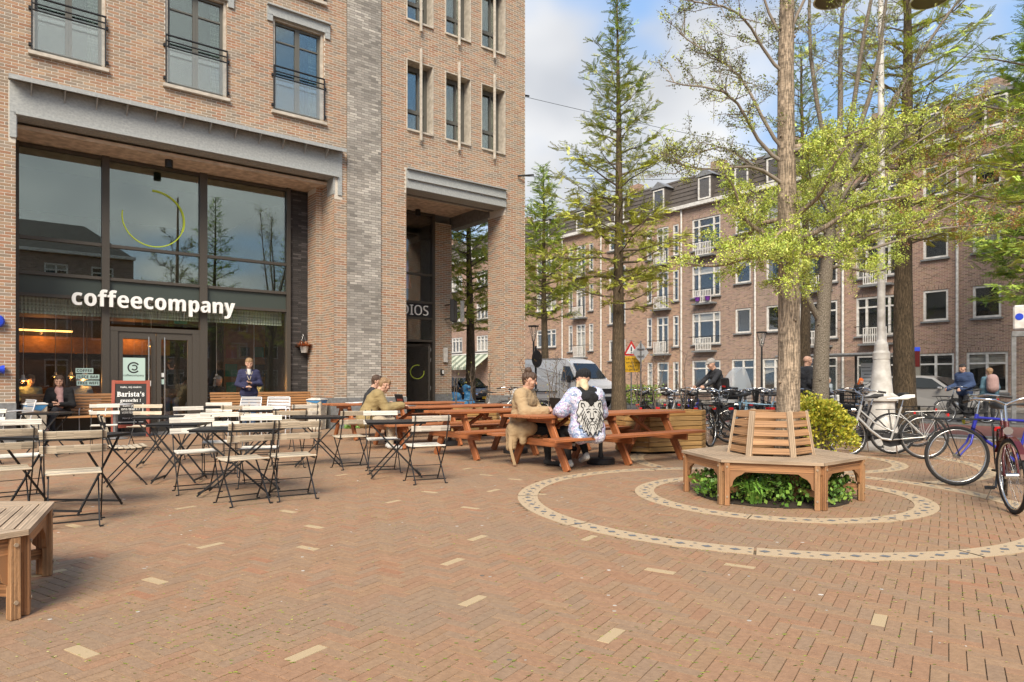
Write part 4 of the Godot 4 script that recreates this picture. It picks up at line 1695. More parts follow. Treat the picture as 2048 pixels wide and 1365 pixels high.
func balcony(h: Node3D, x0: float, x1: float, y: float):
	var b := Node3D.new()
	b.name = "balcony"
	h.add_child(b, true)
	var g := Geo.new()
	g.box(Vector3((x0 + x1) * 0.5, y, 0.2), Vector3(x1 - x0 + 0.5, 0.1, 0.42))
	part(b, "slab", g, M.stone_blue)
	var n := int((x1 - x0) / 0.11)
	g = Geo.new()
	for i in n + 1:
		var x := lerpf(x0, x1, float(i) / n)
		g.box(Vector3(x, y + 0.45, 0.3), Vector3(0.045, 0.8, 0.03))
	g.box(Vector3((x0 + x1) * 0.5, y + 0.1, 0.3), Vector3(x1 - x0, 0.05, 0.045))
	g.box(Vector3((x0 + x1) * 0.5, y + 0.82, 0.3), Vector3(x1 - x0, 0.05, 0.045))
	part(b, "baluster_panel", g, M.white_paint)
	g = Geo.new()
	g.tube([Vector3(x0 - 0.5, y + 0.92, 0.3), Vector3(x1 + 0.5, y + 0.92, 0.3)], 0.018, 5)
	g.tube([Vector3(x0 - 0.5, y + 0.92, 0.3), Vector3(x0 - 0.5, y + 0.92, 0.0)], 0.015, 5)
	g.tube([Vector3(x1 + 0.5, y + 0.92, 0.3), Vector3(x1 + 0.5, y + 0.92, 0.0)], 0.015, 5)
	part(b, "rail", g, M.black_metal)

# cols: [kind, x0, x1]; x counted along the row, to the right
func brick_house(label: String, xa: float, xb: float, cols: Array, dormers: Array, tone: int, eave := 12.27):
	var origin := PH + Vector3(0.618, 0, 0.786) * xa
	var h := thing("brick_house", label, "house", origin, YAW_HOUSE, "row of brick houses across the street")
	var W := xb - xa
	var m: Material = M["house_wall_%d" % tone]
	var holes := []
	var wins := []
	for c in cols:
		var x0: float = c[1] - xa
		var x1: float = c[2] - xa
		match c[0]:
			"single":
				for f in 3:
					wins.push_back([x0, x1, 4.1 + f * 2.95, 5.55 + f * 2.95, "single"])
				wins.push_back([x0 - 0.25, x1 + 0.25, 0.75, 2.55, "shop"])
			"triple":
				for f in 3:
					wins.push_back([x0, x1, 3.55 + f * 2.95, 5.52 + f * 2.95, "triple"])
				wins.push_back([x0, x1, 0.6, 2.55, "shop"])
			"split":
				for f in 3:
					for q in [[0.0, 0.46], [0.86, 1.84], [2.2, 2.66]]:
						wins.push_back([x0 + q[0], x0 + q[1], (3.5 if q[0] != 0.86 else 3.05) + f * 2.95, 5.5 + f * 2.95, "narrow" if q[0] != 0.86 else "french"])
				for q in [[0.05, 0.5], [0.9, 1.85], [2.2, 2.66]]:
					wins.push_back([x0 + q[0], x0 + q[1], 0.5, 2.5, "narrow"])
			"stair":
				for f in 4:
					wins.push_back([x0, x1, 2.72 + f * 2.6, 4.18 + f * 2.6, "stair"])
				wins.push_back([x0 + 0.3, x0 + 1.25, 0.05, 2.3, "door"])
			"wide":
				for f in 3:
					wins.push_back([x0, x1, 3.95 + f * 2.88, 5.35 + f * 2.88, "wide"])
	for w in wins:
		holes.push_back(R2(w[0], w[2], w[1], w[3]))
	var g := Geo.new()
	g.holed(0, W, 0, eave, holes, 0.0)
	for r in holes:
		g.reveals(r, 0.0, -0.12)
	g.quad(Vector3(W, 0, 0), Vector3(W, 0, -10), Vector3(W, eave, -10), Vector3(W, eave, 0))
	g.quad(Vector3(0, 0, -10), Vector3(0, 0, 0), Vector3(0, eave, 0), Vector3(0, eave, -10))
	part(h, "wall", g, m)
	for w in wins:
		var st := rng.randi_range(0, 3)
		match w[4]:
			"single":
				house_window(h, w[0], w[1], w[2], w[3], st, [], 0.0)
				soldier(h, m, w[0] - 0.1, w[1] + 0.1, w[3] + 0.01)
			"shop":
				house_window(h, w[0], w[1], w[2], w[3], 0 if rng.randf() < 0.7 else 2, [1, 1], 0.5)
				soldier(h, m, w[0] - 0.15, w[1] + 0.15, w[3] + 0.01)
			"triple":
				house_window(h, w[0], w[1], w[2], w[3], st, [0.24, 0.52, 0.24], 0.52)
				var cx: float = (w[0] + w[1]) * 0.5
				balcony(h, cx - 0.55, cx + 0.55, w[2] - 0.45)
				soldier(h, m, w[0] - 0.1, w[1] + 0.1, w[3] + 0.01)
			"narrow":
				house_window(h, w[0], w[1], w[2], w[3], st if rng.randf() < 0.5 else 0, [], 0.55)
			"french":
				house_window(h, w[0], w[1], w[2], w[3], st, [1, 1], 0.55, false)
				balcony(h, w[0], w[1], w[2] - 0.05)
			"stair":
				house_window(h, w[0], w[1], w[2], w[3], 0, [1, 1, 1], 0.0)
			"wide":
				house_window(h, w[0], w[1], w[2], w[3], st, [1, 0.9, 0.9, 1], 0.35)
			"door":
				g = Geo.new()
				g.box(Vector3((w[0] + w[1]) * 0.5, 1.0, -0.1), Vector3(w[1] - w[0], 2.0, 0.06))
				var d := part(h, "door", g, M.panel_green)
				g = Geo.new()
				g.box(Vector3((w[0] + w[1]) * 0.5, 2.15, -0.09), Vector3(w[1] - w[0], 0.3, 0.04))
				part(d, "fanlight", g, M.house_glass)
	# gutter, mansard and dormers
	g = Geo.new()
	g.box(Vector3(W * 0.5, eave + 0.06, 0.14), Vector3(W - 0.02, 0.22, 0.34))
	part(h, "gutter", g, M.white_paint)
	var rf_ := Node3D.new()
	rf_.name = "roof"
	h.add_child(rf_, true)
	g = Geo.new()
	g.quad(Vector3(0, eave + 0.1, 0.1), Vector3(W, eave + 0.1, 0.1), Vector3(W, eave + 2.3, -1.0), Vector3(0, eave + 2.3, -1.0))
	g.quad(Vector3(0, eave + 2.3, -1.0), Vector3(W, eave + 2.3, -1.0), Vector3(W, eave + 2.5, -10), Vector3(0, eave + 2.5, -10))
	g.tri(Vector3(W, eave + 0.1, 0.1), Vector3(W, eave + 0.1, -10), Vector3(W, eave + 2.3, -1.0))
	g.tri(Vector3(W, eave + 0.1, -10), Vector3(W, eave + 2.5, -10), Vector3(W, eave + 2.3, -1.0))
	g.tri(Vector3(0, eave + 0.1, -10), Vector3(0, eave + 0.1, 0.1), Vector3(0, eave + 2.3, -1.0))
	part(rf_, "roof_slope", g, M.roof_tile)
	# tile courses
	for k in 7:
		g = Geo.new()
		var t := (k + 0.5) / 7.0
		g.box(Vector3(W * 0.5, eave + 0.1 + 2.2 * t, 0.1 - 1.1 * t + 0.02), Vector3(W, 0.03, 0.05))
		part(rf_, "tile_course", g, M.roof_tile)
	for dx in dormers:
		var dm := Node3D.new()
		dm.name = "dormer"
		h.add_child(dm, true)
		var x: float = dx - xa
		g = Geo.new()
		g.box(Vector3(x, eave + 0.95, -0.35), Vector3(1.1, 1.5, 0.9))
		part(dm, "cheek", g, M.roof_tile)
		g = Geo.new()
		g.prism(PackedVector2Array([Vector2(x - 0.68, eave + 1.7), Vector2(x + 0.68, eave + 1.7), Vector2(x, eave + 2.15)]), -1.0, 0.2)
		part(dm, "dormer_roof", g, M.zinc)
		g = Geo.new()
		for s in [-1.0, 1.0]:
			g.box(Vector3(x + s * 0.41, eave + 0.95, 0.12), Vector3(0.09, 1.35, 0.06))
		g.box(Vector3(x, eave + 1.585, 0.12), Vector3(0.73, 0.08, 0.06))
		g.box(Vector3(x, eave + 0.32, 0.12), Vector3(0.73, 0.09, 0.06))
		part(dm, "frame", g, M.white_paint)
		g = Geo.new()
		g.box(Vector3(x, eave + 0.95, 0.108), Vector3(0.74, 1.2, 0.01))
		part(dm, "pane", g, M.house_glass)
	# chimney
	g = Geo.new()
	g.box(Vector3(0.6, eave + 2.8, -3.0), Vector3(0.9, 1.4, 0.6))
	part(h, "chimney", g, m)
	# downpipe on the joint with the next house
	g = Geo.new()
	g.tube([Vector3(W - 0.06, 0.1, 0.09), Vector3(W - 0.06, eave, 0.09)], 0.06, 8)
	part(h, "downpipe", g, M.white_paint)
	return h

func houses():
	brick_house("brick house by the tram stop with square white windows, rightmost of the row", -0.48, 8.5, [["single", 0.06, 1.16], ["single", 3.0, 4.1], ["triple", 5.3, 7.4]], [1.0, 3.6], 0)
	brick_house("brick house with three-light balcony windows behind the tall white lamp post", -5.76, -0.48, [["triple", -5.17, -3.06], ["single", -2.01, -0.94]], [-4.2, -1.5], 1)
	brick_house("brick house with three-light windows behind the pale forked trunk", -10.86, -5.76, [["triple", -8.23, -6.15], ["single", -10.25, -9.2]], [-7.2, -9.7], 2)
	brick_house("brick house behind the rain-caped cyclist, with flower pots on a balcony", -16.12, -10.86, [["triple", -15.4, -13.32], ["single", -12.28, -11.25]], [-14.4, -11.8], 0)
	brick_house("orange-brown brick house with narrow slit windows beside the road signs", -23.26, -16.12, [["split", -19.12, -16.46], ["stair", -22.61, -21.04]], [-18.0, -21.5], 3)
	brick_house("narrow brick house with small stacked balconies above the silver van", -27.4, -23.26, [["split", -26.85, -24.19]], [-25.4], 3)
	brick_house("ochre brick house with wide windows next to the cafe corner", -36.0, -27.4, [["wide", -30.62, -28.27], ["wide", -34.9, -32.6]], [-29.4, -33.8], 3)
	brick_house("far brick house with striped awning seen through the portal", -48.0, -36.0, [["wide", -39.0, -36.7], ["wide", -43.6, -41.3], ["wide", -47.4, -45.2]], [-40.0], 1)
	# purple flower pots on the balcony
	for i in 2:
		var t := thing("flower_pot", ["purple flower pot hung on house balcony, nearer the downpipe", "purple flower pot hung on house balcony, nearer the square windows"][i], "flower pot", PH + Vector3(0.618, 0, 0.786) * (-14.7 + i * 0.75) + Vector3(-0.786, 0, 0.618) * 0.42 + Vector3(0, 6.2, 0), YAW_HOUSE, "purple pots on the balcony")
		var g := Geo.new()
		g.lathe([Vector2(0, 0), Vector2(0.11, 0), Vector2(0.16, 0.22), Vector2(0.18, 0.22), Vector2(0.18, 0.25), Vector2(0, 0.24)], 12)
		part(t, "pot", g, M.purple)
		g = Geo.new()
		g.box(Vector3(0, 0.2, -0.1), Vector3(0.08, 0.04, 0.12))
		part(t, "hook", g, M.black_metal)
	# striped awning and shop front of the far house
	var aw := thing("awning", "pale green striped shop awning seen through the portal", "awning", PH + Vector3(0.618, 0, 0.786) * -40.2 + Vector3(0, 0, 0), YAW_HOUSE)
	for i in 14:
		var g := Geo.new()
		var x0 := -3.5 + i * 0.5
		g.quad(Vector3(x0, 2.5, 1.7), Vector3(x0 + 0.5, 2.5, 1.7), Vector3(x0 + 0.5, 3.7, 0.05), Vector3(x0, 3.7, 0.05))
		g.quad(Vector3(x0, 2.28, 1.7), Vector3(x0 + 0.5, 2.28, 1.7), Vector3(x0 + 0.5, 2.5, 1.7), Vector3(x0, 2.5, 1.7))
		part(aw, "stripe", g, M.awning if i % 2 else M.awning_dark)
	var g3 := Geo.new()
	g3.tube([Vector3(-3.5, 3.72, 0.08), Vector3(3.5, 3.72, 0.08)], 0.07, 8)
	part(aw, "roller", g3, M.white_paint)

func mirrored_block():
	mirrored_terrace()
	mirrored_row()

func mirrored_row():
	var th := deg_to_rad(-123.5)
	var ax := Vector3(cos(th), 0, -sin(th))
	var b := thing("brick_house", "long low brick terrace far behind the square, mirrored in the cafe glass", "house", Vector3(43, 0, 16) - ax * 22.0, th)
	var holes := []
	for i in 14:
		for f in 3:
			holes.push_back(R2(1.0 + i * 3.1, 0.8 + f * 2.9, 2.6 + i * 3.1, 2.5 + f * 2.9))
	var g := Geo.new()
	g.holed(0, 44, 0, 9.0, holes, 0.0)
	for h in holes:
		g.reveals(h, 0, -0.15)
	g.quad(Vector3(44, 0, 0), Vector3(44, 0, -9), Vector3(44, 9, -9), Vector3(44, 9, 0))
	g.quad(Vector3(0, 0, -9), Vector3(0, 0, 0), Vector3(0, 9, 0), Vector3(0, 9, -9))
	g.quad(Vector3(0, 9, 0), Vector3(44, 9, 0), Vector3(44, 9, -9), Vector3(0, 9, -9))
	part(b, "wall", g, M.house_wall_1)
	for h in holes:
		house_window(b, h.position.x, h.end.x, h.position.y, h.end.y, rng.randi_range(0, 2), [1, 1], 0.4, false)

func mirrored_terrace():
	# the houses across the square that the cafe windows mirror
	var p := Vector3(4.0, 0, 18.5)
	var b := thing("brick_house", "brick house behind the square, mirrored in the cafe windows", "house", p + Vector3(0.786, 0, -0.618) * 17.0, YAW_CAFE + PI, "")
	var holes := []
	for i in 6:
		for f in 3:
			holes.push_back(R2(1.2 + i * 2.6, 0.9 + f * 3.1, 2.5 + i * 2.6, 2.7 + f * 3.1))
	var g := Geo.new()
	g.holed(0, 17, 0, 9.6, holes, 0.0)
	for h in holes:
		g.reveals(h, 0, -0.15)
	g.quad(Vector3(17, 0, 0), Vector3(17, 0, -9), Vector3(17, 9.6, -9), Vector3(17, 9.6, 0))
	g.quad(Vector3(0, 0, -9), Vector3(0, 0, 0), Vector3(0, 9.6, 0), Vector3(0, 9.6, -9))
	part(b, "wall", g, M.house_wall_2)
	for h in holes:
		house_window(b, h.position.x, h.end.x, h.position.y, h.end.y, rng.randi_range(0, 2), [1, 1], 0.4)
	g = Geo.new()
	g.box(Vector3(8.5, 9.66, 0.12), Vector3(17.2, 0.2, 0.4))
	part(b, "gutter", g, M.white_paint)
	g = Geo.new()
	g.quad(Vector3(0, 9.7, 0.2), Vector3(17, 9.7, 0.2), Vector3(14.5, 12.2, -3.5), Vector3(2.5, 12.2, -3.5))
	g.quad(Vector3(17, 9.7, -9), Vector3(0, 9.7, -9), Vector3(2.5, 12.2, -3.5), Vector3(14.5, 12.2, -3.5))
	g.tri(Vector3(0, 9.7, -9), Vector3(0, 9.7, 0.2), Vector3(2.5, 12.2, -3.5))
	g.tri(Vector3(17, 9.7, 0.2), Vector3(17, 9.7, -9), Vector3(14.5, 12.2, -3.5))
	part(b, "roof", g, M.roof_tile)
	g = Geo.new()
	g.box(Vector3(13.0, 12.0, -2.5), Vector3(0.7, 1.6, 0.6))
	part(b, "chimney", g, M.house_wall_2)

# ---------------------------------------------------------------- trees
func curve_pts(a: Vector3, b: Vector3, n: int, wob: float, sag := 0.0) -> Array:
	var o := []
	var d := (b - a)
	var s1 := d.cross(Vector3.UP).normalized()
	if s1.length() < 0.1:
		s1 = Vector3.RIGHT
	var s2 := d.cross(s1).normalized()
	var p1 := rf(0, TAU)
	var p2 := rf(0, TAU)
	for i in n + 1:
		var t := float(i) / n
		var w := wob * sin(t * PI)
		o.push_back(a + d * t + s1 * w * sin(t * 5.0 + p1) + s2 * w * cos(t * 4.0 + p2) + Vector3.UP * sag * sin(t * PI))
	return o

func taper(n: int, r0: float, r1: float) -> Array:
	var o := []
	for i in n + 1:
		o.push_back(lerpf(r0, r1, pow(float(i) / n, 0.85)))
	return o

# a spray of small leaves; fan: broad little leaves in tufts (ginkgo), else fine needles along a twig
func leaf_mesh(fan: bool) -> ArrayMesh:
	var g := Geo.new()
	var r := RandomNumberGenerator.new()
	r.seed = 3 if fan else 5
	if fan:
		for i in 24:
			var d := Vector3(r.randf_range(-1, 1), r.randf_range(-0.5, 1), r.randf_range(-1, 1)).normalized()
			var o := d * r.randf_range(0.01, 0.095)
			var s := r.randf_range(0.006, 0.0125)
			var x := d.cross(Vector3(r.randf_range(-1, 1), r.randf_range(-1, 1), r.randf_range(-1, 1))).normalized()
			var tip := o + d * s * 1.5
			g.quad(o, tip - x * s + d * s * -0.3, tip + d * s * 0.25, tip + x * s - d * s * 0.3)
	else:
		for i in 13:
			var t := float(i) / 12.0
			var c := Vector3(0, 0, t * 0.2)
			for s in [-1.0, 1.0]:
				var l := 0.045 * (1.0 - 0.6 * t) * r.randf_range(0.7, 1.2)
				var tip := c + Vector3(s * l, r.randf_range(-0.012, 0.010), 0.018)
				g.quad(c, c + Vector3(s * l * 0.5, 0.004, 0.0), tip, c + Vector3(s * l * 0.5, 0.0, 0.018))
	return g.mesh()

var fan_leaf: ArrayMesh
var needle_leaf: ArrayMesh

func leaf_xf(p: Vector3, dir: Vector3, s: float) -> Transform3D:
	if dir.length_squared() < 1e-6:
		dir = Vector3.FORWARD
	var b := Basis.looking_at(-dir.normalized(), Vector3(rf(-0.4, 0.4), 1, rf(-0.4, 0.4)).normalized()) if absf(dir.normalized().y) < 0.95 else Basis(Vector3.RIGHT, rf(0, TAU))
	b = b * Basis(Vector3(0, 0, 1), rf(-0.6, 0.6))
	return Transform3D(b.scaled(Vector3.ONE * s), p)

# a narrow conical tree: straight trunk, ascending branches, feathery foliage
func cone_tree(label: String, base: Vector3, ht: float, clear: float, rad: float, trunk_r: float, dens: float, tone: Color, tone2: Color, leaf_s := 1.0, lower_yellow := 0.0, thin_top := 0.6, group := "feathery street trees"):
	var t := thing("conifer_tree", label, "tree", base, rf(0, TAU), group)
	var g := Geo.new()
	var tp := curve_pts(Vector3.ZERO, Vector3(rf(-0.15, 0.15), ht, rf(-0.15, 0.15)), 14, 0.07)
	var rr := taper(14, trunk_r, 0.015)
	rr[0] = trunk_r * 1.12
	g.tube(tp, rr, 10)
	part(t, "trunk", g, M.bark_dark)
	var br := Geo.new()
	var xfs := []
	var cols := []
	var nb := int((ht - clear) * 11.0)
	for i in nb:
		var f := (i + rf(0, 1)) / nb
		var y := clear + (ht - clear) * f
		var ti := clampf(y / ht * 14.0, 0, 13.99)
		var o: Vector3 = tp[int(ti)].lerp(tp[int(ti) + 1], ti - int(ti))
		var ang := i * 2.4 + rf(-0.4, 0.4)
		var prof := pow(1.0 - f, thin_top) * (0.72 + 0.28 * minf(1.0, f * 6.0))
		var l := maxf(0.14, rad * prof * (rf(0.35, 1.2) if rng.randf() < 0.8 else rf(1.1, 1.45)))
		var up := lerpf(0.15, 0.95, f) + rf(-0.15, 0.2)
		var dir := Vector3(cos(ang), up, sin(ang)).normalized()
		var e := o + dir * l
		var bp := curve_pts(o, e, 4, l * 0.05, -l * 0.04)
		br.tube(bp, taper(4, 0.008 + 0.014 * l, 0.003), 4, false)
		var tw := int(4 + l * 7.0)
		for k in tw:
			var q := rf(0.18, 1.0)
			var qi := clampf(q * 4.0, 0, 3.99)
			var bo: Vector3 = bp[int(qi)].lerp(bp[int(qi) + 1], qi - int(qi))
			var side := dir.cross(Vector3.UP).normalized() * (1.0 if k % 2 else -1.0)
			var td := (side * rf(0.5, 1.0) + dir * rf(0.4, 0.9) + Vector3.UP * rf(-0.25, 0.25)).normalized()
			var tl := (0.12 + 0.32 * l * (1.0 - q * 0.6)) * rf(0.6, 1.1)
			var te := bo + td * tl
			br.tube([bo, te], [0.004, 0.0018], 3, false)
			var nl := int((1.2 + tl * 8.0) * dens * 0.85)
			for m in nl:
				var w := rf(0.1, 1.0)
				var ld := (td + Vector3(rf(-0.9, 0.9), rf(-0.6, 0.5), rf(-0.9, 0.9))).normalized()
				xfs.push_back(leaf_xf(bo.lerp(te, w), ld, leaf_s * rf(0.6, 1.15)))
				var c := tone.lerp(tone2, rng.randf())
				if lower_yellow > 0.0 and rng.randf() < lower_yellow * (1.0 - f):
					c = c.lerp(Color(0.36, 0.36, 0.05), rf(0.4, 1.0))
				cols.push_back(c * rf(1.15, 2.0))
	part(t, "branches", br, M.twig).set_meta("kind", "stuff")
	many(t, "crown", needle_leaf, M.leaf, xfs, cols)
	return t

# limbs given by hand: [start height on trunk or point, end point, radius]; twigs and tufts grow along them
func limb_tree(label: String, called: String, base: Vector3, trunk: Array, trad: Array, bark: Material, limbs: Array, tones: Array, group := ""):
	var t := thing(called, label, "tree", base, 0.0, group)
	var g := Geo.new()
	g.tube(trunk, trad, 14)
	# knots and old branch collars
	for i in 12:
		var k := rng.randi_range(1, trunk.size() - 2)
		var p: Vector3 = trunk[k].lerp(trunk[k + 1], rng.randf())
		var a := rf(0, TAU)
		var r: float = trad[k]
		var d := Vector3(cos(a), 0.15, sin(a))
		g.tube([p + d * r * 0.7, p + d * (r * 1.05 + 0.008)], [0.03, 0.012], 6)
	part(t, "trunk", g, bark)
	var xfs := []
	var cols := []
	var tw := Geo.new()
	for L in limbs:
		var lg := Geo.new()
		var n := 8
		var bp := curve_pts(L.a, L.b, n, L.get("wob", 0.10), L.get("sag", 0.0))
		lg.tube(bp, taper(n, L.r, maxf(0.004, L.r * 0.22)), 7)
		part(t, "limb", lg, bark if L.r > 0.03 else M.twig_grey)
		var ln: float = (L.b - L.a).length()
		var cnt := int(ln * L.get("tw", 9.0))
		for k in cnt:
			var q := rf(L.get("from", 0.25), 1.0)
			var qi := clampf(q * n, 0, n - 0.01)
			var o: Vector3 = bp[int(qi)].lerp(bp[int(qi) + 1], qi - int(qi))
			var md: Vector3 = (L.b - L.a).normalized()
			var td := (md * rf(0.2, 0.9) + Vector3(rf(-1, 1), rf(-0.5, 0.9), rf(-1, 1))).normalized()
			var tl := rf(0.15, L.get("reach", 0.55))
			var e := o + td * tl
			var tp := curve_pts(o, e, 3, tl * 0.08)
			tw.tube(tp, [0.007, 0.005, 0.0035, 0.002], 4, false)
			var lists := [[o, e, tl]]
			for m in rng.randi_range(1, 3):
				var w := rf(0.3, 0.95)
				var so := o.lerp(e, w)
				var sd := (td + Vector3(rf(-1, 1), rf(-0.6, 0.8), rf(-1, 1))).normalized()
				var sl := tl * rf(0.25, 0.6)
				tw.tube([so, so + sd * sl], [0.0035, 0.0018], 3, false)
				lists.push_back([so, so + sd * sl, sl])
			for s in lists:
				var nl := int(s[2] * L.get("leaf", 26.0))
				for m in nl:
					var w := rf(0.15, 1.0)
					var p: Vector3 = s[0].lerp(s[1], w) + Vector3(rf(-0.02, 0.02), rf(-0.02, 0.02), rf(-0.02, 0.02))
					xfs.push_back(leaf_xf(p, Vector3(rf(-1, 1), rf(-0.3, 1), rf(-1, 1)), rf(0.6, 1.2) * L.get("ls", 1.0)))
					var c: Color = tones[rng.randi_range(0, tones.size() - 1)]
					if L.has("tint") and rng.randf() < L.get("share", 0.6):
						c = L.tint
					cols.push_back(c * rf(0.75, 1.2))
	part(t, "twigs", tw, M.twig_grey).set_meta("kind", "stuff")
	many(t, "crown", fan_leaf, M.leaf, xfs, cols)
	return t

func trees():
	fan_leaf = leaf_mesh(true)
	needle_leaf = leaf_mesh(false)
	var lime := [Color(0.50, 0.57, 0.09), Color(0.45, 0.55, 0.09), Color(0.58, 0.60, 0.14), Color(0.37, 0.48, 0.08)]
	var olive := Color(0.13, 0.14, 0.03)
	var rust := Color(0.36, 0.17, 0.06)
	# the near tree rising out of the tree bench
	var b1 := Vector3(2.95, 0, -7.42)
	var tr := []
	var ra := []
	for i in 13:
		var f := i / 12.0
		tr.push_back(Vector3(0.10 * f + 0.03 * sin(f * 9.0), f * 9.2, 0.02 * cos(f * 7.0)))
		ra.push_back(lerpf(0.132, 0.035, f) + (0.02 if i == 0 else 0.0))
	var L := []
	# low leafy boughs
	for q in [[2.55, Vector3(-1.15, 2.45, 0.3), 0.04], [2.6, Vector3(-0.75, 3.35, 0.35), 0.038], [2.55, Vector3(0.8, 2.75, 0.5), 0.04], [2.75, Vector3(1.25, 3.2, 0.1), 0.04], [2.9, Vector3(0.35, 3.55, 0.7), 0.035], [2.85, Vector3(-0.35, 2.5, 0.75), 0.033], [3.0, Vector3(-0.5, 2.75, -0.7), 0.033], [2.5, Vector3(0.5, 2.35, -0.6), 0.03], [2.65, Vector3(-0.1, 2.2, 0.5), 0.03]]:
		L.push_back({"a": Vector3(0.03, q[0], 0), "b": q[1], "r": q[2], "leaf": 30.0, "tw": 12.0, "reach": 0.42, "from": 0.15, "wob": 0.08})
	for q in [[3.75, Vector3(1.3, 3.95, 0.15), 0.032], [3.7, Vector3(0.6, 3.75, 0.6), 0.03]]:
		L.push_back({"a": Vector3(0.05, q[0], 0), "b": q[1], "r": q[2], "leaf": 26.0, "tw": 12.0, "reach": 0.3, "from": 0.1, "wob": 0.04})
	# sparse upper boughs with young leaves
	for q in [[3.3, Vector3(-1.3, 3.55, 0.2), 0.034], [3.55, Vector3(-1.35, 4.35, 0.3), 0.036], [3.65, Vector3(-1.1, 5.1, -0.2), 0.034], [4.5, Vector3(-1.35, 5.25, 0.35), 0.03], [4.9, Vector3(-0.75, 6.0, -0.3), 0.028], [5.0, Vector3(1.0, 6.3, 0.3), 0.028], [5.6, Vector3(-0.9, 6.6, 0.4), 0.026], [6.2, Vector3(0.8, 7.2, -0.3), 0.024], [4.3, Vector3(0.35, 5.6, -1.0), 0.028], [6.6, Vector3(-0.6, 7.6, 0.2), 0.02], [3.4, Vector3(-0.9, 3.9, -0.8), 0.03]]:
		L.push_back({"a": Vector3(0.06, q[0], 0), "b": q[1], "r": q[2] * 0.68, "leaf": 13.0, "tw": 15.0, "reach": 0.5, "from": 0.25, "ls": 0.8, "tint": olive, "share": 0.75, "wob": 0.12, "sag": 0.1})
	limb_tree("tall pale-barked tree growing out of the six-sided wooden bench", "leafy_tree", b1, tr, ra, M.bark_pale, L, lime)
	# the forked pale tree behind it, standing in the golden bush
	var b2 := Vector3(4.82, 0, -10.75)
	tr = []
	ra = []
	for i in 9:
		var f := i / 8.0
		tr.push_back(Vector3(0.02 + 0.22 * f - 0.08 * sin(f * 3.0), f * 4.2, 0))
		ra.push_back(lerpf(0.14, 0.08, f) + (0.03 if i == 0 else 0.0))
	L = []
	for q in [[Vector3(0.06, 2.1, 0), Vector3(-0.55, 3.3, 0.1), 0.06, 4.0], [Vector3(-0.2, 2.65, 0), Vector3(-1.0, 4.0, 0.2), 0.045, 10.0], [Vector3(0.2, 4.0, 0), Vector3(0.5, 8.6, 0.2), 0.06, 6.0], [Vector3(0.2, 3.9, 0), Vector3(1.6, 8.8, -0.4), 0.055, 6.0], [Vector3(0.2, 3.6, 0), Vector3(-0.3, 8.9, 0.3), 0.05, 6.0], [Vector3(0.2, 4.0, 0), Vector3(1.1, 9.0, 0.6), 0.05, 6.0], [Vector3(0.24, 3.1, 0), Vector3(1.5, 6.4, 0.2), 0.05, 10.0], [Vector3(0.3, 4.3, 0), Vector3(2.9, 8.2, 0.1), 0.045, 6.0], [Vector3(0.3, 4.0, 0), Vector3(2.4, 5.9, -0.2), 0.035, 8.0]]:
		L.push_back({"a": q[0], "b": q[1], "r": q[2], "leaf": q[3], "tw": 8.0, "reach": 0.6, "from": 0.35, "tint": olive, "share": 0.6, "ls": 0.95})
	for q in [[3.2, Vector3(-1.0, 3.3, 0.6)], [3.4, Vector3(1.15, 3.5, 0.5)], [3.3, Vector3(0.5, 4.1, 0.8)], [3.6, Vector3(-0.5, 4.6, 0.7)], [3.0, Vector3(0.9, 2.95, 0.7)], [3.8, Vector3(0.9, 4.9, 0.6)], [3.5, Vector3(-1.2, 4.2, 0.2)]]:
		L.push_back({"a": Vector3(0.18, q[0], 0), "b": q[1], "r": 0.035, "leaf": 24.0, "tw": 11.0, "reach": 0.55, "from": 0.2})
	# rusty-leaved boughs reaching right
	for q in [[3.3, Vector3(2.4, 4.2, 0.5)], [3.7, Vector3(2.9, 4.9, 0.2)], [3.2, Vector3(2.6, 3.6, 0.6)], [4.1, Vector3(3.3, 5.4, -0.1)], [3.9, Vector3(2.2, 5.4, 0.6)]]:
		L.push_back({"a": Vector3(0.2, q[0], 0), "b": q[1], "r": 0.03, "leaf": 15.0, "tw": 9.0, "reach": 0.5, "from": 0.3, "tint": rust, "share": 0.45})
	limb_tree("pale forked tree standing behind the golden bush", "leafy_tree", b2, tr, ra, M.bark_birch, L, lime)
	# dark upright trunk right of the white lamp post
	var green := Color(0.16, 0.24, 0.03)
	var green2 := Color(0.27, 0.35, 0.05)
	cone_tree("dark-trunked feathery tree right of the white lamp post", Vector3(8.15, 0, -14.2), 12.5, 3.9, 2.1, 0.25, 0.9, green2, Color(0.36, 0.40, 0.07), 1.25, 0.9, 0.45)
	cone_tree("slim-trunked feathery tree behind the walking man", Vector3(8.55, 0, -20.0), 11.0, 4.6, 1.7, 0.2, 0.8, green2, green, 1.3, 0.7, 0.5)
	cone_tree("tall conical tree behind the picnic tables, topping the roofs", Vector3(3.43, 0, -22.0), 13.8, 3.5, 2.75, 0.25, 1.0, Color(0.11, 0.16, 0.03), Color(0.20, 0.27, 0.04), 1.5, 1.5, 0.9)
	cone_tree("conical tree near the cafe corner beyond the silver van", Vector3(1.78, 0, -36.2), 12.6, 4.4, 2.9, 0.26, 1.0, green, green2, 1.9, 0.9, 0.85)
	cone_tree("street tree seen through the brick portal", Vector3(-1.68, 0, -27.5), 11.5, 3.2, 2.4, 0.24, 1.0, Color(0.22, 0.30, 0.03), green2, 1.8, 0.9, 0.7)
	cone_tree("dark green conical tree above the roofs at top right", Vector3(19.6, 0, -24.8), 16.5, 4.0, 3.4, 0.28, 1.1, Color(0.12, 0.20, 0.03), green2, 1.8, 0.2, 0.7)
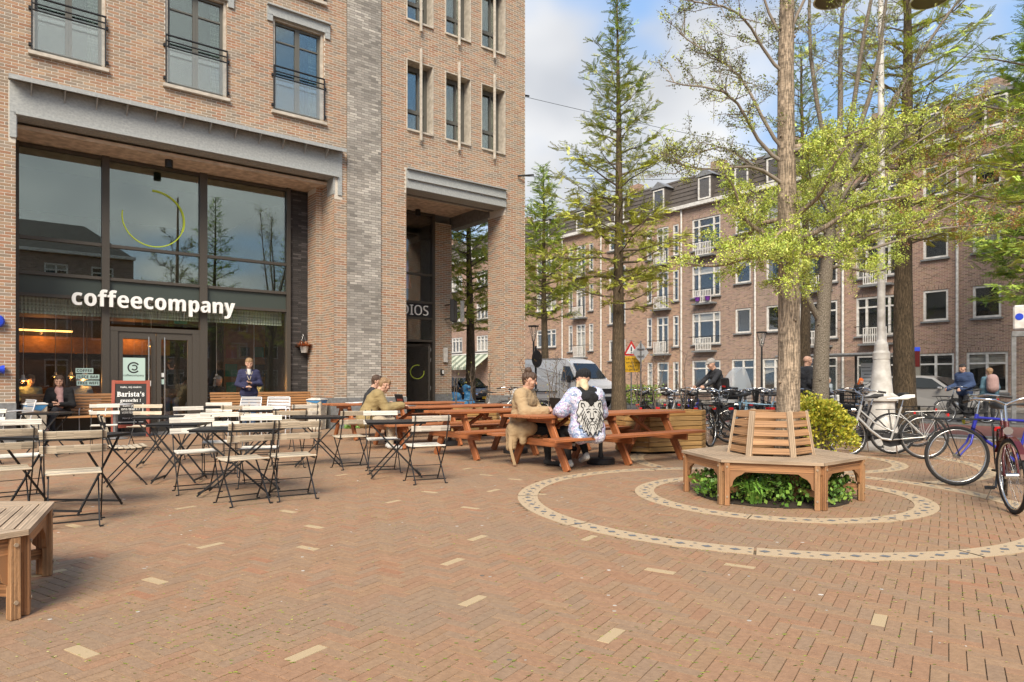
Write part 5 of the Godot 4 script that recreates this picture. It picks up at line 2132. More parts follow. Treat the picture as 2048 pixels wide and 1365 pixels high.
	cone_tree("feathery tree whose branches reach in from the right edge", Vector3(9.7, 0, -10.8), 11.0, 2.9, 2.7, 0.2, 0.9, green2, Color(0.28, 0.38, 0.06), 1.1, 0.6, 0.5)
	cone_tree("feathery tree at the side of the square, mirrored in the cafe glass", Vector3(12.5, 0, -2.0), 12.0, 3.0, 2.2, 0.22, 0.7, green, green2, 1.4, 0.2, 0.7)
	cone_tree("feathery tree by the square corner, mirrored in the cafe doors", Vector3(15.5, 0, -5.5), 11.0, 3.0, 2.2, 0.22, 0.7, green, green2, 1.4, 0.2, 0.7)

# ---------------------------------------------------------------- terrace
# folding slatted chair; sitter faces -z
func bistro_chair_meshes(worn: bool) -> Array:
	var wood: Material = M.wood_chair_worn if worn else M.wood_chair
	var out := []
	var s := 0.205
	for e in [-1.0, 1.0]:
		var x: float = e * s
		# back post: top of back, bends at the seat and runs down to the front foot
		var g := Geo.new()
		g.bar(Vector3(x, 0.83, 0.27), Vector3(x, 0.60, 0.205), 0.008, 0.032, Vector3.BACK)
		g.bar(Vector3(x, 0.60, 0.205), Vector3(x, 0.44, 0.15), 0.010, 0.020, Vector3.BACK)
		g.bar(Vector3(x, 0.44, 0.15), Vector3(x, 0.012, -0.19), 0.011, 0.014, Vector3.BACK)
		g.bar(Vector3(x, 0.006, -0.19), Vector3(x + e * 0.03, 0.006, -0.19), 0.018, 0.012)
		out.push_back(["back_post", g, M.black_metal])
		g = Geo.new()
		var xi: float = e * (s - 0.022)
		g.bar(Vector3(xi, 0.43, -0.17), Vector3(xi, 0.012, 0.21), 0.011, 0.014, Vector3.BACK)
		g.bar(Vector3(xi, 0.006, 0.21), Vector3(xi + e * 0.03, 0.006, 0.21), 0.018, 0.012)
		out.push_back(["leg", g, M.black_metal])
		g = Geo.new()
		g.bar(Vector3(xi, 0.435, -0.19), Vector3(xi, 0.43, 0.16), 0.009, 0.018)
		out.push_back(["seat_rail", g, M.black_metal])
	for q in [[-0.155, 0.055], [0.17, 0.055]]:
		var g := Geo.new()
		g.bar(Vector3(-s, q[1], q[0]), Vector3(s, q[1], q[0]), 0.008, 0.012)
		out.push_back(["stretcher", g, M.black_metal])
	var g2 := Geo.new()
	g2.bar(Vector3(-s, 0.2, -0.03), Vector3(s, 0.2, -0.03), 0.007, 0.007)
	out.push_back(["stretcher", g2, M.black_metal])
	# two back slats, bowed a little
	for y in [0.785, 0.665]:
		var g := Geo.new()
		var zt: float = lerpf(0.205, 0.27, (y - 0.60) / 0.23) - 0.013
		var n := 4
		for i in n:
			var a := lerpf(-0.235, 0.235, float(i) / n)
			var b := lerpf(-0.235, 0.235, float(i + 1) / n)
			var za := zt + 0.018 * (1.0 - pow(a / 0.235, 2))
			var zb := zt + 0.018 * (1.0 - pow(b / 0.235, 2))
			g.bar(Vector3(a, y, za), Vector3(b, y, zb), 0.016, 0.062, Vector3(0, 1, 0.27).normalized())
		out.push_back(["back_slat", g, wood])
	# seat slats run across
	for i in 6:
		var z := -0.185 + i * 0.064
		var g := Geo.new()
		g.box(Vector3(0, 0.452 - 0.012 * sin(PI * i / 5.0), z), Vector3(0.41, 0.016, 0.052), Basis.IDENTITY, 0.004)
		out.push_back(["seat_slat", g, wood])
	return out

func folding_table(at: Vector3, yaw: float, label: String, sx := 0.60, sz := 0.60):
	var t := thing("folding_table", label, "table", at, yaw, "black folding terrace tables")
	var g := Geo.new()
	g.box(Vector3(0, 0.715, 0), Vector3(sx, 0.012, sz), Basis.IDENTITY, 0.004)
	g.box(Vector3(0, 0.70, 0), Vector3(sx - 0.03, 0.02, sz - 0.03))
	part(t, "table_top", g, M.black_metal)
	for e in [-1.0, 1.0]:
		g = Geo.new()
		var z: float = e * (sz * 0.5 - 0.07)
		g.bar(Vector3(-sx * 0.42, 0.69, z), Vector3(sx * 0.42, 0.015, z), 0.018, 0.012, Vector3.BACK)
		part(t, "leg", g, M.black_metal)
		g = Geo.new()
		g.bar(Vector3(sx * 0.42, 0.69, z * 0.93), Vector3(-sx * 0.42, 0.015, z * 0.93), 0.018, 0.012, Vector3.BACK)
		part(t, "leg", g, M.black_metal)
		g = Geo.new()
		g.bar(Vector3(e * sx * 0.40, 0.05, -sz * 0.5 + 0.07), Vector3(e * sx * 0.40, 0.05, sz * 0.5 - 0.07), 0.012, 0.02)
		part(t, "stretcher", g, M.black_metal)
	g = Geo.new()
	g.tube([Vector3(-0.04, 0.38, 0.1), Vector3(0.0, 0.33, 0.1), Vector3(0.04, 0.38, 0.1)], 0.004, 4)
	part(t, "hook", g, M.black_metal)

func armchair(at: Vector3, yaw: float, label: String):
	# stacking aluminium armchair, sitter faces -z
	var t := thing("armchair", label, "chair", at, yaw, "aluminium terrace armchairs")
	for e in [-1.0, 1.0]:
		var x: float = e * 0.26
		var g := Geo.new()
		g.tube([Vector3(x * 0.95, 0.86, 0.31), Vector3(x, 0.62, 0.24), Vector3(x, 0.44, 0.19), Vector3(x, 0.0, 0.29)], 0.0125, 6)
		part(t, "rear_leg", g, M.aluminium)
		g = Geo.new()
		g.tube([Vector3(x, 0.64, 0.24), Vector3(x * 1.04, 0.66, 0.05), Vector3(x * 1.04, 0.65, -0.2), Vector3(x * 1.04, 0.58, -0.245), Vector3(x, 0.0, -0.25)], 0.0125, 6)
		part(t, "front_leg", g, M.aluminium)
	for i in 4:
		var g := Geo.new()
		var y := 0.84 - i * 0.075
		g.box(Vector3(0, y, lerpf(0.22, 0.3, (y - 0.55) / 0.3)), Vector3(0.49, 0.062, 0.012), Basis(Vector3.RIGHT, -0.25), 0.004)
		part(t, "back_slat", g, M.aluminium)
	for i in 6:
		var g := Geo.new()
		g.box(Vector3(0, 0.445 - 0.006 * i, -0.22 + i * 0.08), Vector3(0.5, 0.014, 0.068), Basis.IDENTITY, 0.004)
		part(t, "seat_slat", g, M.aluminium)

func slat_bench(at: Vector3, yaw: float, len_: float, label: String):
	var t := thing("slat_bench", label, "bench", at, yaw, "slatted benches along the cafe front")
	for i in 6:
		var g := Geo.new()
		g.box(Vector3(0, 0.42 + 0.004 * i, 0.28 - i * 0.075), Vector3(len_, 0.028, 0.06), Basis.IDENTITY, 0.005)
		part(t, "seat_slat", g, M.wood_slat)
	for i in 7:
		var g := Geo.new()
		g.box(Vector3(0, 0.50 + i * 0.066, -0.14 - i * 0.016), Vector3(len_, 0.052, 0.024), Basis(Vector3.RIGHT, -0.24), 0.005)
		part(t, "back_slat", g, M.wood_slat)
	var n := 3 if len_ > 2.2 else 2
	for i in n:
		var x := lerpf(-len_ * 0.42, len_ * 0.42, float(i) / (n - 1))
		var g := Geo.new()
		g.bar(Vector3(x, 0.40, 0.3), Vector3(x, 0.40, -0.15), 0.05, 0.03)
		g.bar(Vector3(x, 0.40, 0.26), Vector3(x, 0.0, 0.26), 0.05, 0.03, Vector3.BACK)
		g.bar(Vector3(x, 0.40, -0.14), Vector3(x, 0.0, -0.18), 0.05, 0.03, Vector3.BACK)
		g.bar(Vector3(x, 0.40, -0.155), Vector3(x, 0.92, -0.275), 0.05, 0.02, Vector3.BACK)
		part(t, "support", g, M.black_metal)

func bin(at: Vector3, yaw: float, label: String):
	var t := thing("waste_bin", label, "bin", at, yaw, "cream waste bins with blue bags")
	var g := Geo.new()
	var p := [Vector2(0.155, 0.0), Vector2(0.165, 0.02), Vector2(0.195, 0.72)]
	for i in 2:
		var a: Vector2 = p[i]
		var b: Vector2 = p[i + 1]
		for k in 4:
			var r0 := Basis(Vector3.UP, k * PI / 2)
			g.quad(r0 * Vector3(-a.x, a.y, a.x * 0.92), r0 * Vector3(a.x, a.y, a.x * 0.92), r0 * Vector3(b.x, b.y, b.x * 0.92), r0 * Vector3(-b.x, b.y, b.x * 0.92))
	part(t, "body", g, M.bin_cream)
	g = Geo.new()
	for k in 4:
		var r0 := Basis(Vector3.UP, k * PI / 2)
		var drop := [0.10, 0.03, 0.14, 0.05]
		var m: float = drop[k]
		g.quad(r0 * Vector3(-0.2, 0.73, 0.19), r0 * Vector3(-0.05, 0.73 - m * 0.7, 0.194), r0 * Vector3(0.0, 0.745, 0.19), r0 * Vector3(-0.2, 0.75, 0.187))
		g.quad(r0 * Vector3(-0.05, 0.73 - m * 0.7, 0.194), r0 * Vector3(0.08, 0.73 - m, 0.194), r0 * Vector3(0.2, 0.75, 0.187), r0 * Vector3(0.0, 0.745, 0.19))
	part(t, "bin_bag", g, M.bag_blue)
	g = Geo.new()
	g.box(Vector3(0, 0.765, 0), Vector3(0.42, 0.03, 0.40), Basis.IDENTITY, 0.01)
	g.box(Vector3(0, 0.785, 0), Vector3(0.34, 0.02, 0.32), Basis.IDENTITY, 0.006)
	part(t, "lid", g, M.white_paint)
	g = Geo.new()
	g.tube([Vector3(0.2, 0.765, -0.1), Vector3(0.24, 0.765, -0.1)], 0.022, 8)
	part(t, "hinge", g, M.black_plastic)

func on_ground(x: float, z: float) -> Vector3:
	return Vector3(x, 0.0, z)

func terrace():
	var spots := [
		[-3.74, -5.85, 0, 1, "weathered folding chair seen from behind, nearest the front left wooden bench"],
		[-4.50, -6.05, 4, 1, "folding chair with its back cut by the picture's left edge"],
		[-5.15, -7.15, 186, 0, "folding chair facing the camera at the left edge, two chairs back"],
		[-4.62, -8.2, -84, 1, "folding chair seen from the side, facing right, crossed legs in the open"],
		[-6.4, -11.9, 162, 1, "worn folding chair standing before the red chalkboard sign"],
		[-3.5, -7.6, 190, 0, "white folding chair facing the camera, left of the paired chairs"],
		[-3.75, -8.8, 180, 0, "white folding chair in second row behind the paired chairs, left one"],
		[-2.95, -8.0, 174, 0, "white folding chair right behind the paired brown-backed chairs"],
		[-2.7, -6.9, 20, 1, "left one of two brown-backed folding chairs side by side"],
		[-2.3, -7.2, 14, 1, "right one of two brown-backed folding chairs side by side"],
		[-1.05, -8.35, 16, 0, "folding chair standing alone farthest right, before the picnic tables"],
		[-1.74, -9.25, 188, 0, "folding chair turned to the camera across the table from the rightmost chair"],
		[-2.28, -9.7, 20, 1, "folding chair with its back to the camera in front of the man in khaki"],
		[-3.2, -9.8, 8, 1, "small folding chair just beyond the right one of the paired chairs"],
		[-5.6, -13.1, 180, 0, "white folding chair against the bench right of the cafe doors"],
		[-4.75, -11.8, 0, 1, "brown-backed folding chair before the standing man's chair"],
		[-4.1, -11.1, 184, 0, "white folding chair in line below the standing man"],
		[-7.2, -12.1, 178, 0, "white folding chair beside the round aluminium table"],
		[-5.1, -11.0, 200, 0, "white folding chair between the dark tables and the doors"],
		[-7.7, -9.9, 150, 0, "white folding chair far left beyond the table edge"],
		[-3.75, -12.3, 10, 0, "pale folding chair farthest back, near the right-hand waste bin"]]
	var meshes := [bistro_chair_meshes(false), bistro_chair_meshes(true)]
	var proto := [null, null]
	for s in spots:
		var k: int = s[3]
		if proto[k] == null:
			var t := thing("folding_chair", s[4], "chair", on_ground(s[0], s[1]), deg_to_rad(s[2]) + atan2(-s[0], -s[1]), "folding terrace chairs")
			for q in meshes[k]:
				part(t, q[0], q[1], q[2])
			proto[k] = t
		else:
			var c := copy_of(proto[k], s[4], on_ground(s[0], s[1]), deg_to_rad(s[2]) + atan2(-s[0], -s[1]))
			c.name = numbered("folding_chair")
	folding_table(on_ground(-5.1, -9.9), 0.3, "black folding table left of the cafe doors, its cross legs bare")
	folding_table(on_ground(-4.05, -8.35), 0.15, "low-looking black folding table behind the sideways chair")
	folding_table(on_ground(-2.95, -7.42), 0.1, "black folding table behind the paired brown-backed chairs", 0.9, 0.55)
	folding_table(on_ground(-1.5, -8.8), 0.25, "black folding table between the two rightmost folding chairs", 0.75, 0.6)
	folding_table(on_ground(-2.8, -9.95), 0.2, "brown-edged folding table before the right-hand waste bin", 0.75, 0.6)
	folding_table(on_ground(-4.25, -6.5), 1.5, "folding table between the two chairs at the front left", 0.7, 0.9)
	folding_table(on_ground(-7.6, -11.2), 0.2, "small dark folding table at left before the seated woman")
	folding_table(on_ground(-5.9, -13.9), 0.2, "folding table close to the bench right of the doors")
	folding_table(on_ground(-4.5, -12.2), 0.1, "folding table in the row below the standing man")
	# round pedestal table
	var t := thing("round_table", "round aluminium pedestal table before the seated woman's bench", "table", on_ground(-8.45, -14.6), 0)
	var g := Geo.new()
	g.lathe([Vector2(0, 0.72), Vector2(0.33, 0.72), Vector2(0.345, 0.73), Vector2(0.34, 0.75), Vector2(0, 0.752)], 24)
	part(t, "table_top", g, M.aluminium)
	g = Geo.new()
	g.tube([Vector3(0, 0.02, 0), Vector3(0, 0.72, 0)], 0.045, 10)
	part(t, "column", g, M.zinc)
	g = Geo.new()
	g.lathe([Vector2(0.24, 0.0), Vector2(0.25, 0.015), Vector2(0.06, 0.05), Vector2(0, 0.05)], 20)
	part(t, "foot", g, M.zinc)
	armchair(on_ground(-10.1, -15.5), -1.9, "aluminium armchair turned sideways beside the seated woman")
	armchair(on_ground(-9.35, -15.45), 3.3, "aluminium armchair facing the square near the round table")
	armchair(on_ground(-6.12, -15.7), 3.0, "aluminium armchair in front of the standing man")
	armchair(on_ground(-5.42, -15.75), 3.25, "aluminium armchair right beside the standing man's chair")
	armchair(on_ground(-9.75, -13.4), 2.5, "aluminium armchair cut by the left picture edge")
	slat_bench(cafe_point(-5.98, 0.03, -0.93), YAW_CAFE, 2.0, "orange slatted bench left of the cafe doors where a woman sits")
	slat_bench(cafe_point(-1.87, 0.03, -0.93), YAW_CAFE, 2.62, "long orange slatted bench right of the cafe doors")
	bin(Vector3(-9.72, 0, -13.95), YAW_CAFE + 0.1, "cream waste bin left of the seated woman")
	bin(Vector3(-4.98, 0, -17.5), YAW_CAFE + 0.75, "cream waste bin before the brick pier by the leftmost picnic table")
	# chalkboard A-frame
	var a := thing("chalkboard_sign", "red framed chalkboard A-sign with white chalk writing beside the cafe doors", "sign", on_ground(-8.5, -15.3), 0.42)
	for e in [-1.0, 1.0]:
		g = Geo.new()
		var lean := Basis(Vector3.RIGHT, -e * 0.16)
		var z: float = e * 0.19
		for x in [-0.34, 0.34]:
			g.bar(Vector3(x, 0.0, z + e * 0.02), Vector3(x, 1.25, z - e * 0.17), 0.065, 0.035, Vector3.BACK)
		for y in [0.24, 1.21]:
			g.bar(Vector3(-0.31, y, z + e * 0.02 - e * 0.155 * y), Vector3(0.31, y, z + e * 0.02 - e * 0.155 * y), 0.03, 0.07)
		part(a, "board_frame", g, M.sign_red)
		g = Geo.new()
		g.quad(Vector3(-0.31, 0.25, z - e * 0.02), Vector3(0.31, 0.25, z - e * 0.02), Vector3(0.31, 1.2, z - e * 0.165), Vector3(-0.31, 1.2, z - e * 0.165))
		part(a, "slate", g, M.chalkboard)
	var wr := Node3D.new()
	wr.name = "chalk_writing"
	a.add_child(wr, true)
	wr.transform = Transform3D(Basis(Vector3.RIGHT, -0.152), Vector3(0, 0.25, 0.185))
	letters(wr, "lettering", "Hallo, wij zoeken", 0.055, 0.002, M.sign_white, Vector3(0, 0.86, 0))
	letters(wr, "lettering", "Barista's", 0.15, 0.003, M.sign_white, Vector3(0, 0.70, 0), 0.82, "Droid Serif", 700)
	letters(wr, "lettering", "gezocht !", 0.09, 0.002, M.sign_white, Vector3(0, 0.56, 0), 1.0, "Droid Serif", 700)
	letters(wr, "lettering", "kom jij", 0.075, 0.002, M.sign_white, Vector3(-0.04, 0.45, 0))
	letters(wr, "lettering", "ons team ?", 0.075, 0.002, M.sign_white, Vector3(0, 0.37, 0))
	letters(wr, "lettering", "VERSTERKEN", 0.06, 0.002, M.sign_white, Vector3(0, 0.29, 0))
	letters(wr, "lettering", "stuur je cv naar", 0.045, 0.002, M.sign_white, Vector3(0, 0.17, 0))
	g = Geo.new()
	for q in [[-0.24, 0.24, 0.012, 0.25], [0.24, 0.24, 0.012, 0.25]]:
		g.box(Vector3(q[0], 0.37, 0.0), Vector3(q[2], q[3], 0.002))
	g.box(Vector3(0, 0.08, 0), Vector3(0.5, 0.012, 0.002))
	part(wr, "chalk_line", g, M.sign_white)
	# hanging basket on the dark panel
	var hb := thing("hanging_basket", "white pot of dry orange heather hanging on the dark brick panel", "hanging basket", cafe_point(-0.78, 2.0, -1.17), YAW_CAFE)
	g = Geo.new()
	g.lathe([Vector2(0, 0), Vector2(0.08, 0), Vector2(0.12, 0.17), Vector2(0, 0.17)], 14)
	part(hb, "pot", g, M.white_paint)
	g = Geo.new()
	for i in 260:
		var d := Vector3(rf(-1, 1), rf(-0.05, 0.9), rf(-1, 1)).normalized()
		var o := Vector3(d.x * 0.06, 0.17, d.z * 0.06)
		var l := rf(0.08, 0.19)
		var e2 := o + d * l + Vector3(d.x * 0.05, -0.02, d.z * 0.05)
		var sd := d.cross(Vector3.UP).normalized() * 0.006
		g.quad(o - sd, o + sd, e2 + sd * 1.6, e2 - sd * 1.6)
	part(hb, "dry_flowers", g, M.dry_orange).set_meta("kind", "stuff")
	g = Geo.new()
	for x in [-0.1, 0.1]:
		g.tube([Vector3(x, 0.16, 0), Vector3(0, 0.5, -0.08)], 0.004, 4)
	g.tube([Vector3(0, 0.5, -0.08), Vector3(0, 0.5, -0.16)], 0.008, 5)
	part(hb, "hanger", g, M.steel)
	# green box and cup on the benches
	var gb := thing("carton", "bright green carton lying on the right-hand bench back", "box", cafe_point(-2.3, 0.47, -0.95), YAW_CAFE + 0.2)
	g = Geo.new()
	g.box(Vector3(0, 0.05, 0), Vector3(0.3, 0.1, 0.2), Basis.IDENTITY, 0.01)
	part(gb, "carton_body", g, M.lime_green)
	g = Geo.new()
	g.box(Vector3(0.02, 0.115, -0.08), Vector3(0.28, 0.01, 0.1), Basis(Vector3.RIGHT, 0.5))
	part(gb, "flap", g, M.lime_green)
	var cu := thing("paper_cup", "brown paper cup left on the bench beside the seated woman", "cup", cafe_point(-5.75, 0.465, -0.8), 0)
	g = Geo.new()
	g.lathe([Vector2(0, 0), Vector2(0.03, 0), Vector2(0.042, 0.11), Vector2(0, 0.11)], 12)
	part(cu, "cup_body", g, M.wood_planter)
	g = Geo.new()
	g.lathe([Vector2(0.044, 0.105), Vector2(0.044, 0.12), Vector2(0.035, 0.13), Vector2(0, 0.13)], 12)
	part(cu, "lid", g, M.sign_white)

# ---------------------------------------------------------------- picnic tables
func picnic_table(at: Vector3, yaw: float, label: String):
	var t := thing("picnic_table", label, "picnic table", at, yaw, "long orange picnic tables")
	var L := 3.1
	for i in 5:
		var g := Geo.new()
		g.box(Vector3(rf(-0.02, 0.02), 0.735, -0.31 + i * 0.155), Vector3(L, 0.04, 0.146), Basis.IDENTITY, 0.006)
		part(t, "top_board", g, [M.wood_picnic, M.wood_picnic_pale][rng.randi_range(0, 1)])
	for e in [-1.0, 1.0]:
		for i in 2:
			var g := Geo.new()
			g.box(Vector3(rf(-0.02, 0.02), 0.445, e * (0.58 + i * 0.15)), Vector3(L, 0.04, 0.142), Basis.IDENTITY, 0.006)
			part(t, "bench_board", g, [M.wood_picnic, M.wood_picnic_pale][rng.randi_range(0, 1)])
	for i in 3:
		var x := -1.2 + i * 1.2
		for e in [-1.0, 1.0]:
			var g := Geo.new()
			g.bar(Vector3(x + 0.022, 0.715, e * 0.19), Vector3(x + 0.022, 0.0, e * 0.60), 0.045, 0.12, Vector3.BACK, 0.004)
			part(t, "leg", g, M.wood_picnic)
			for y in [0.37, 0.68]:
				var bo := Geo.new()
				var zb: float = e * lerpf(0.60, 0.19, y / 0.715)
				bo.tube([Vector3(x + 0.044, y, zb), Vector3(x + 0.053, y, zb)], 0.012, 6)
				part(t, "bolt", bo, M.steel)
			g = Geo.new()
			g.bar(Vector3(x + (0.06 if i == 0 else -0.02), 0.40, 0), Vector3(x + (0.55 if i == 0 else -0.5), 0.68, 0), 0.06, 0.045, Vector3.UP, 0.004)
			if e > 0 and i != 1:
				part(t, "brace", g, M.wood_picnic)
		var g2 := Geo.new()
		g2.box(Vector3(x - 0.022, 0.37, 0), Vector3(0.045, 0.1, 1.44), Basis.IDENTITY, 0.004)
		part(t, "cross_beam", g2, M.wood_picnic)
		g2 = Geo.new()
		g2.box(Vector3(x - 0.022, 0.68, 0), Vector3(0.045, 0.07, 0.72), Basis.IDENTITY, 0.004)
		part(t, "top_batten", g2, M.wood_picnic)

func parasol_foot(at: Vector3, label: String):
	var t := thing("parasol_foot", label, "parasol stand", at, 0, "round black parasol stands")
	var g := Geo.new()
	g.lathe([Vector2(0.205, 0.0), Vector2(0.21, 0.02), Vector2(0.21, 0.075), Vector2(0.195, 0.09), Vector2(0.06, 0.1), Vector2(0.0, 0.1)], 28)
	part(t, "base", g, M.black_plastic)
	g = Geo.new()
	g.lathe([Vector2(0.042, 0.1), Vector2(0.03, 0.2), Vector2(0.03, 0.42), Vector2(0.0, 0.42)], 12)
	part(t, "socket", g, M.black_plastic)

func picnic():
	picnic_table(on_ground(1.33, -10.45), YAW_CAFE - 0.02, "orange picnic table where the woman in a trench coat sits")
	picnic_table(on_ground(0.02, -11.8), YAW_CAFE, "orange picnic table just behind the trench-coated woman, without people")
	picnic_table(on_ground(-1.35, -13.5), YAW_CAFE - 0.03, "orange picnic table where the man in khaki leans")
	picnic_table(on_ground(-2.6, -15.35), YAW_CAFE - 0.06, "farthest picnic table, close to the brick facade")
	parasol_foot(on_ground(1.32, -10.2), "black round parasol stand under the nearest picnic table")
	parasol_foot(on_ground(0.06, -11.75), "black parasol stand under the second picnic table")
	parasol_foot(on_ground(-1.2, -13.2), "black parasol stand under the khaki man's picnic table")
	# laptops and clutter
	laptop(Vector3(-2.0, 0.757, -13.0), 2.2, "open laptop with stickers on its lid before the man in khaki", true)
	laptop(Vector3(0.78, 0.757, -10.12), 2.0, "open dark laptop on the table between the two seated people", false)
	var t := thing("newspaper", "white papers spread on the farthest picnic table", "paper", Vector3(-3.4, 0.757, -14.95), YAW_CAFE)
	var g := Geo.new()
	g.box(Vector3(0, 0.006, 0), Vector3(0.38, 0.01, 0.28))
	part(t, "sheet", g, M.sign_white)
	g = Geo.new()
	g.box(Vector3(0.12, 0.016, 0.05), Vector3(0.3, 0.008, 0.22), Basis(Vector3.UP, 0.4))
	part(t, "sheet", g, M.sign_white)
	var h := thing("headphones", "dark headphones lying on the farthest picnic table", "headphones", Vector3(-3.1, 0.757, -15.2), 0.4)
	g = Geo.new()
	var pts := []
	for i in 13:
		var a := PI * i / 12.0
		pts.push_back(Vector3(cos(a) * 0.09, 0.03 + sin(a) * 0.09, 0))
	g.tube(pts, 0.008, 6)
	part(h, "band", g, M.black_plastic)
	for e in [-1.0, 1.0]:
		g = Geo.new()
		g.tube([Vector3(e * 0.075, 0.035, 0), Vector3(e * 0.105, 0.035, 0)], 0.034, 12)
		part(h, "ear_cup", g, M.black_plastic)

func laptop(at: Vector3, yaw: float, label: String, stick: bool):
	var t := thing("laptop", label, "laptop", at, yaw)
	var g := Geo.new()
	g.box(Vector3(0, 0.008, 0), Vector3(0.33, 0.014, 0.23), Basis.IDENTITY, 0.003)
	part(t, "keyboard_base", g, M.zinc)
	g = Geo.new()
	g.box(Vector3(0, 0.12, -0.145), Vector3(0.33, 0.225, 0.008), Basis(Vector3.RIGHT, -0.25), 0.002)
	var lid := part(t, "screen_lid", g, M.black_plastic)
	if stick:
		for q in [[-0.03, 0.18, 0.2, 0.03, "black_plastic"], [-0.02, 0.12, 0.22, 0.04, "sign_red"], [0.09, 0.06, 0.1, 0.05, "sign_red"], [-0.08, 0.06, 0.12, 0.05, "sign_white"]]:
			g = Geo.new()
			g.box(Vector3(q[0], q[1], -0.152 - (q[1] - 0.12) * 0.25), Vector3(q[2], q[3], 0.003), Basis(Vector3.RIGHT, -0.25))
			part(lid, "sticker", g, M[q[4]])

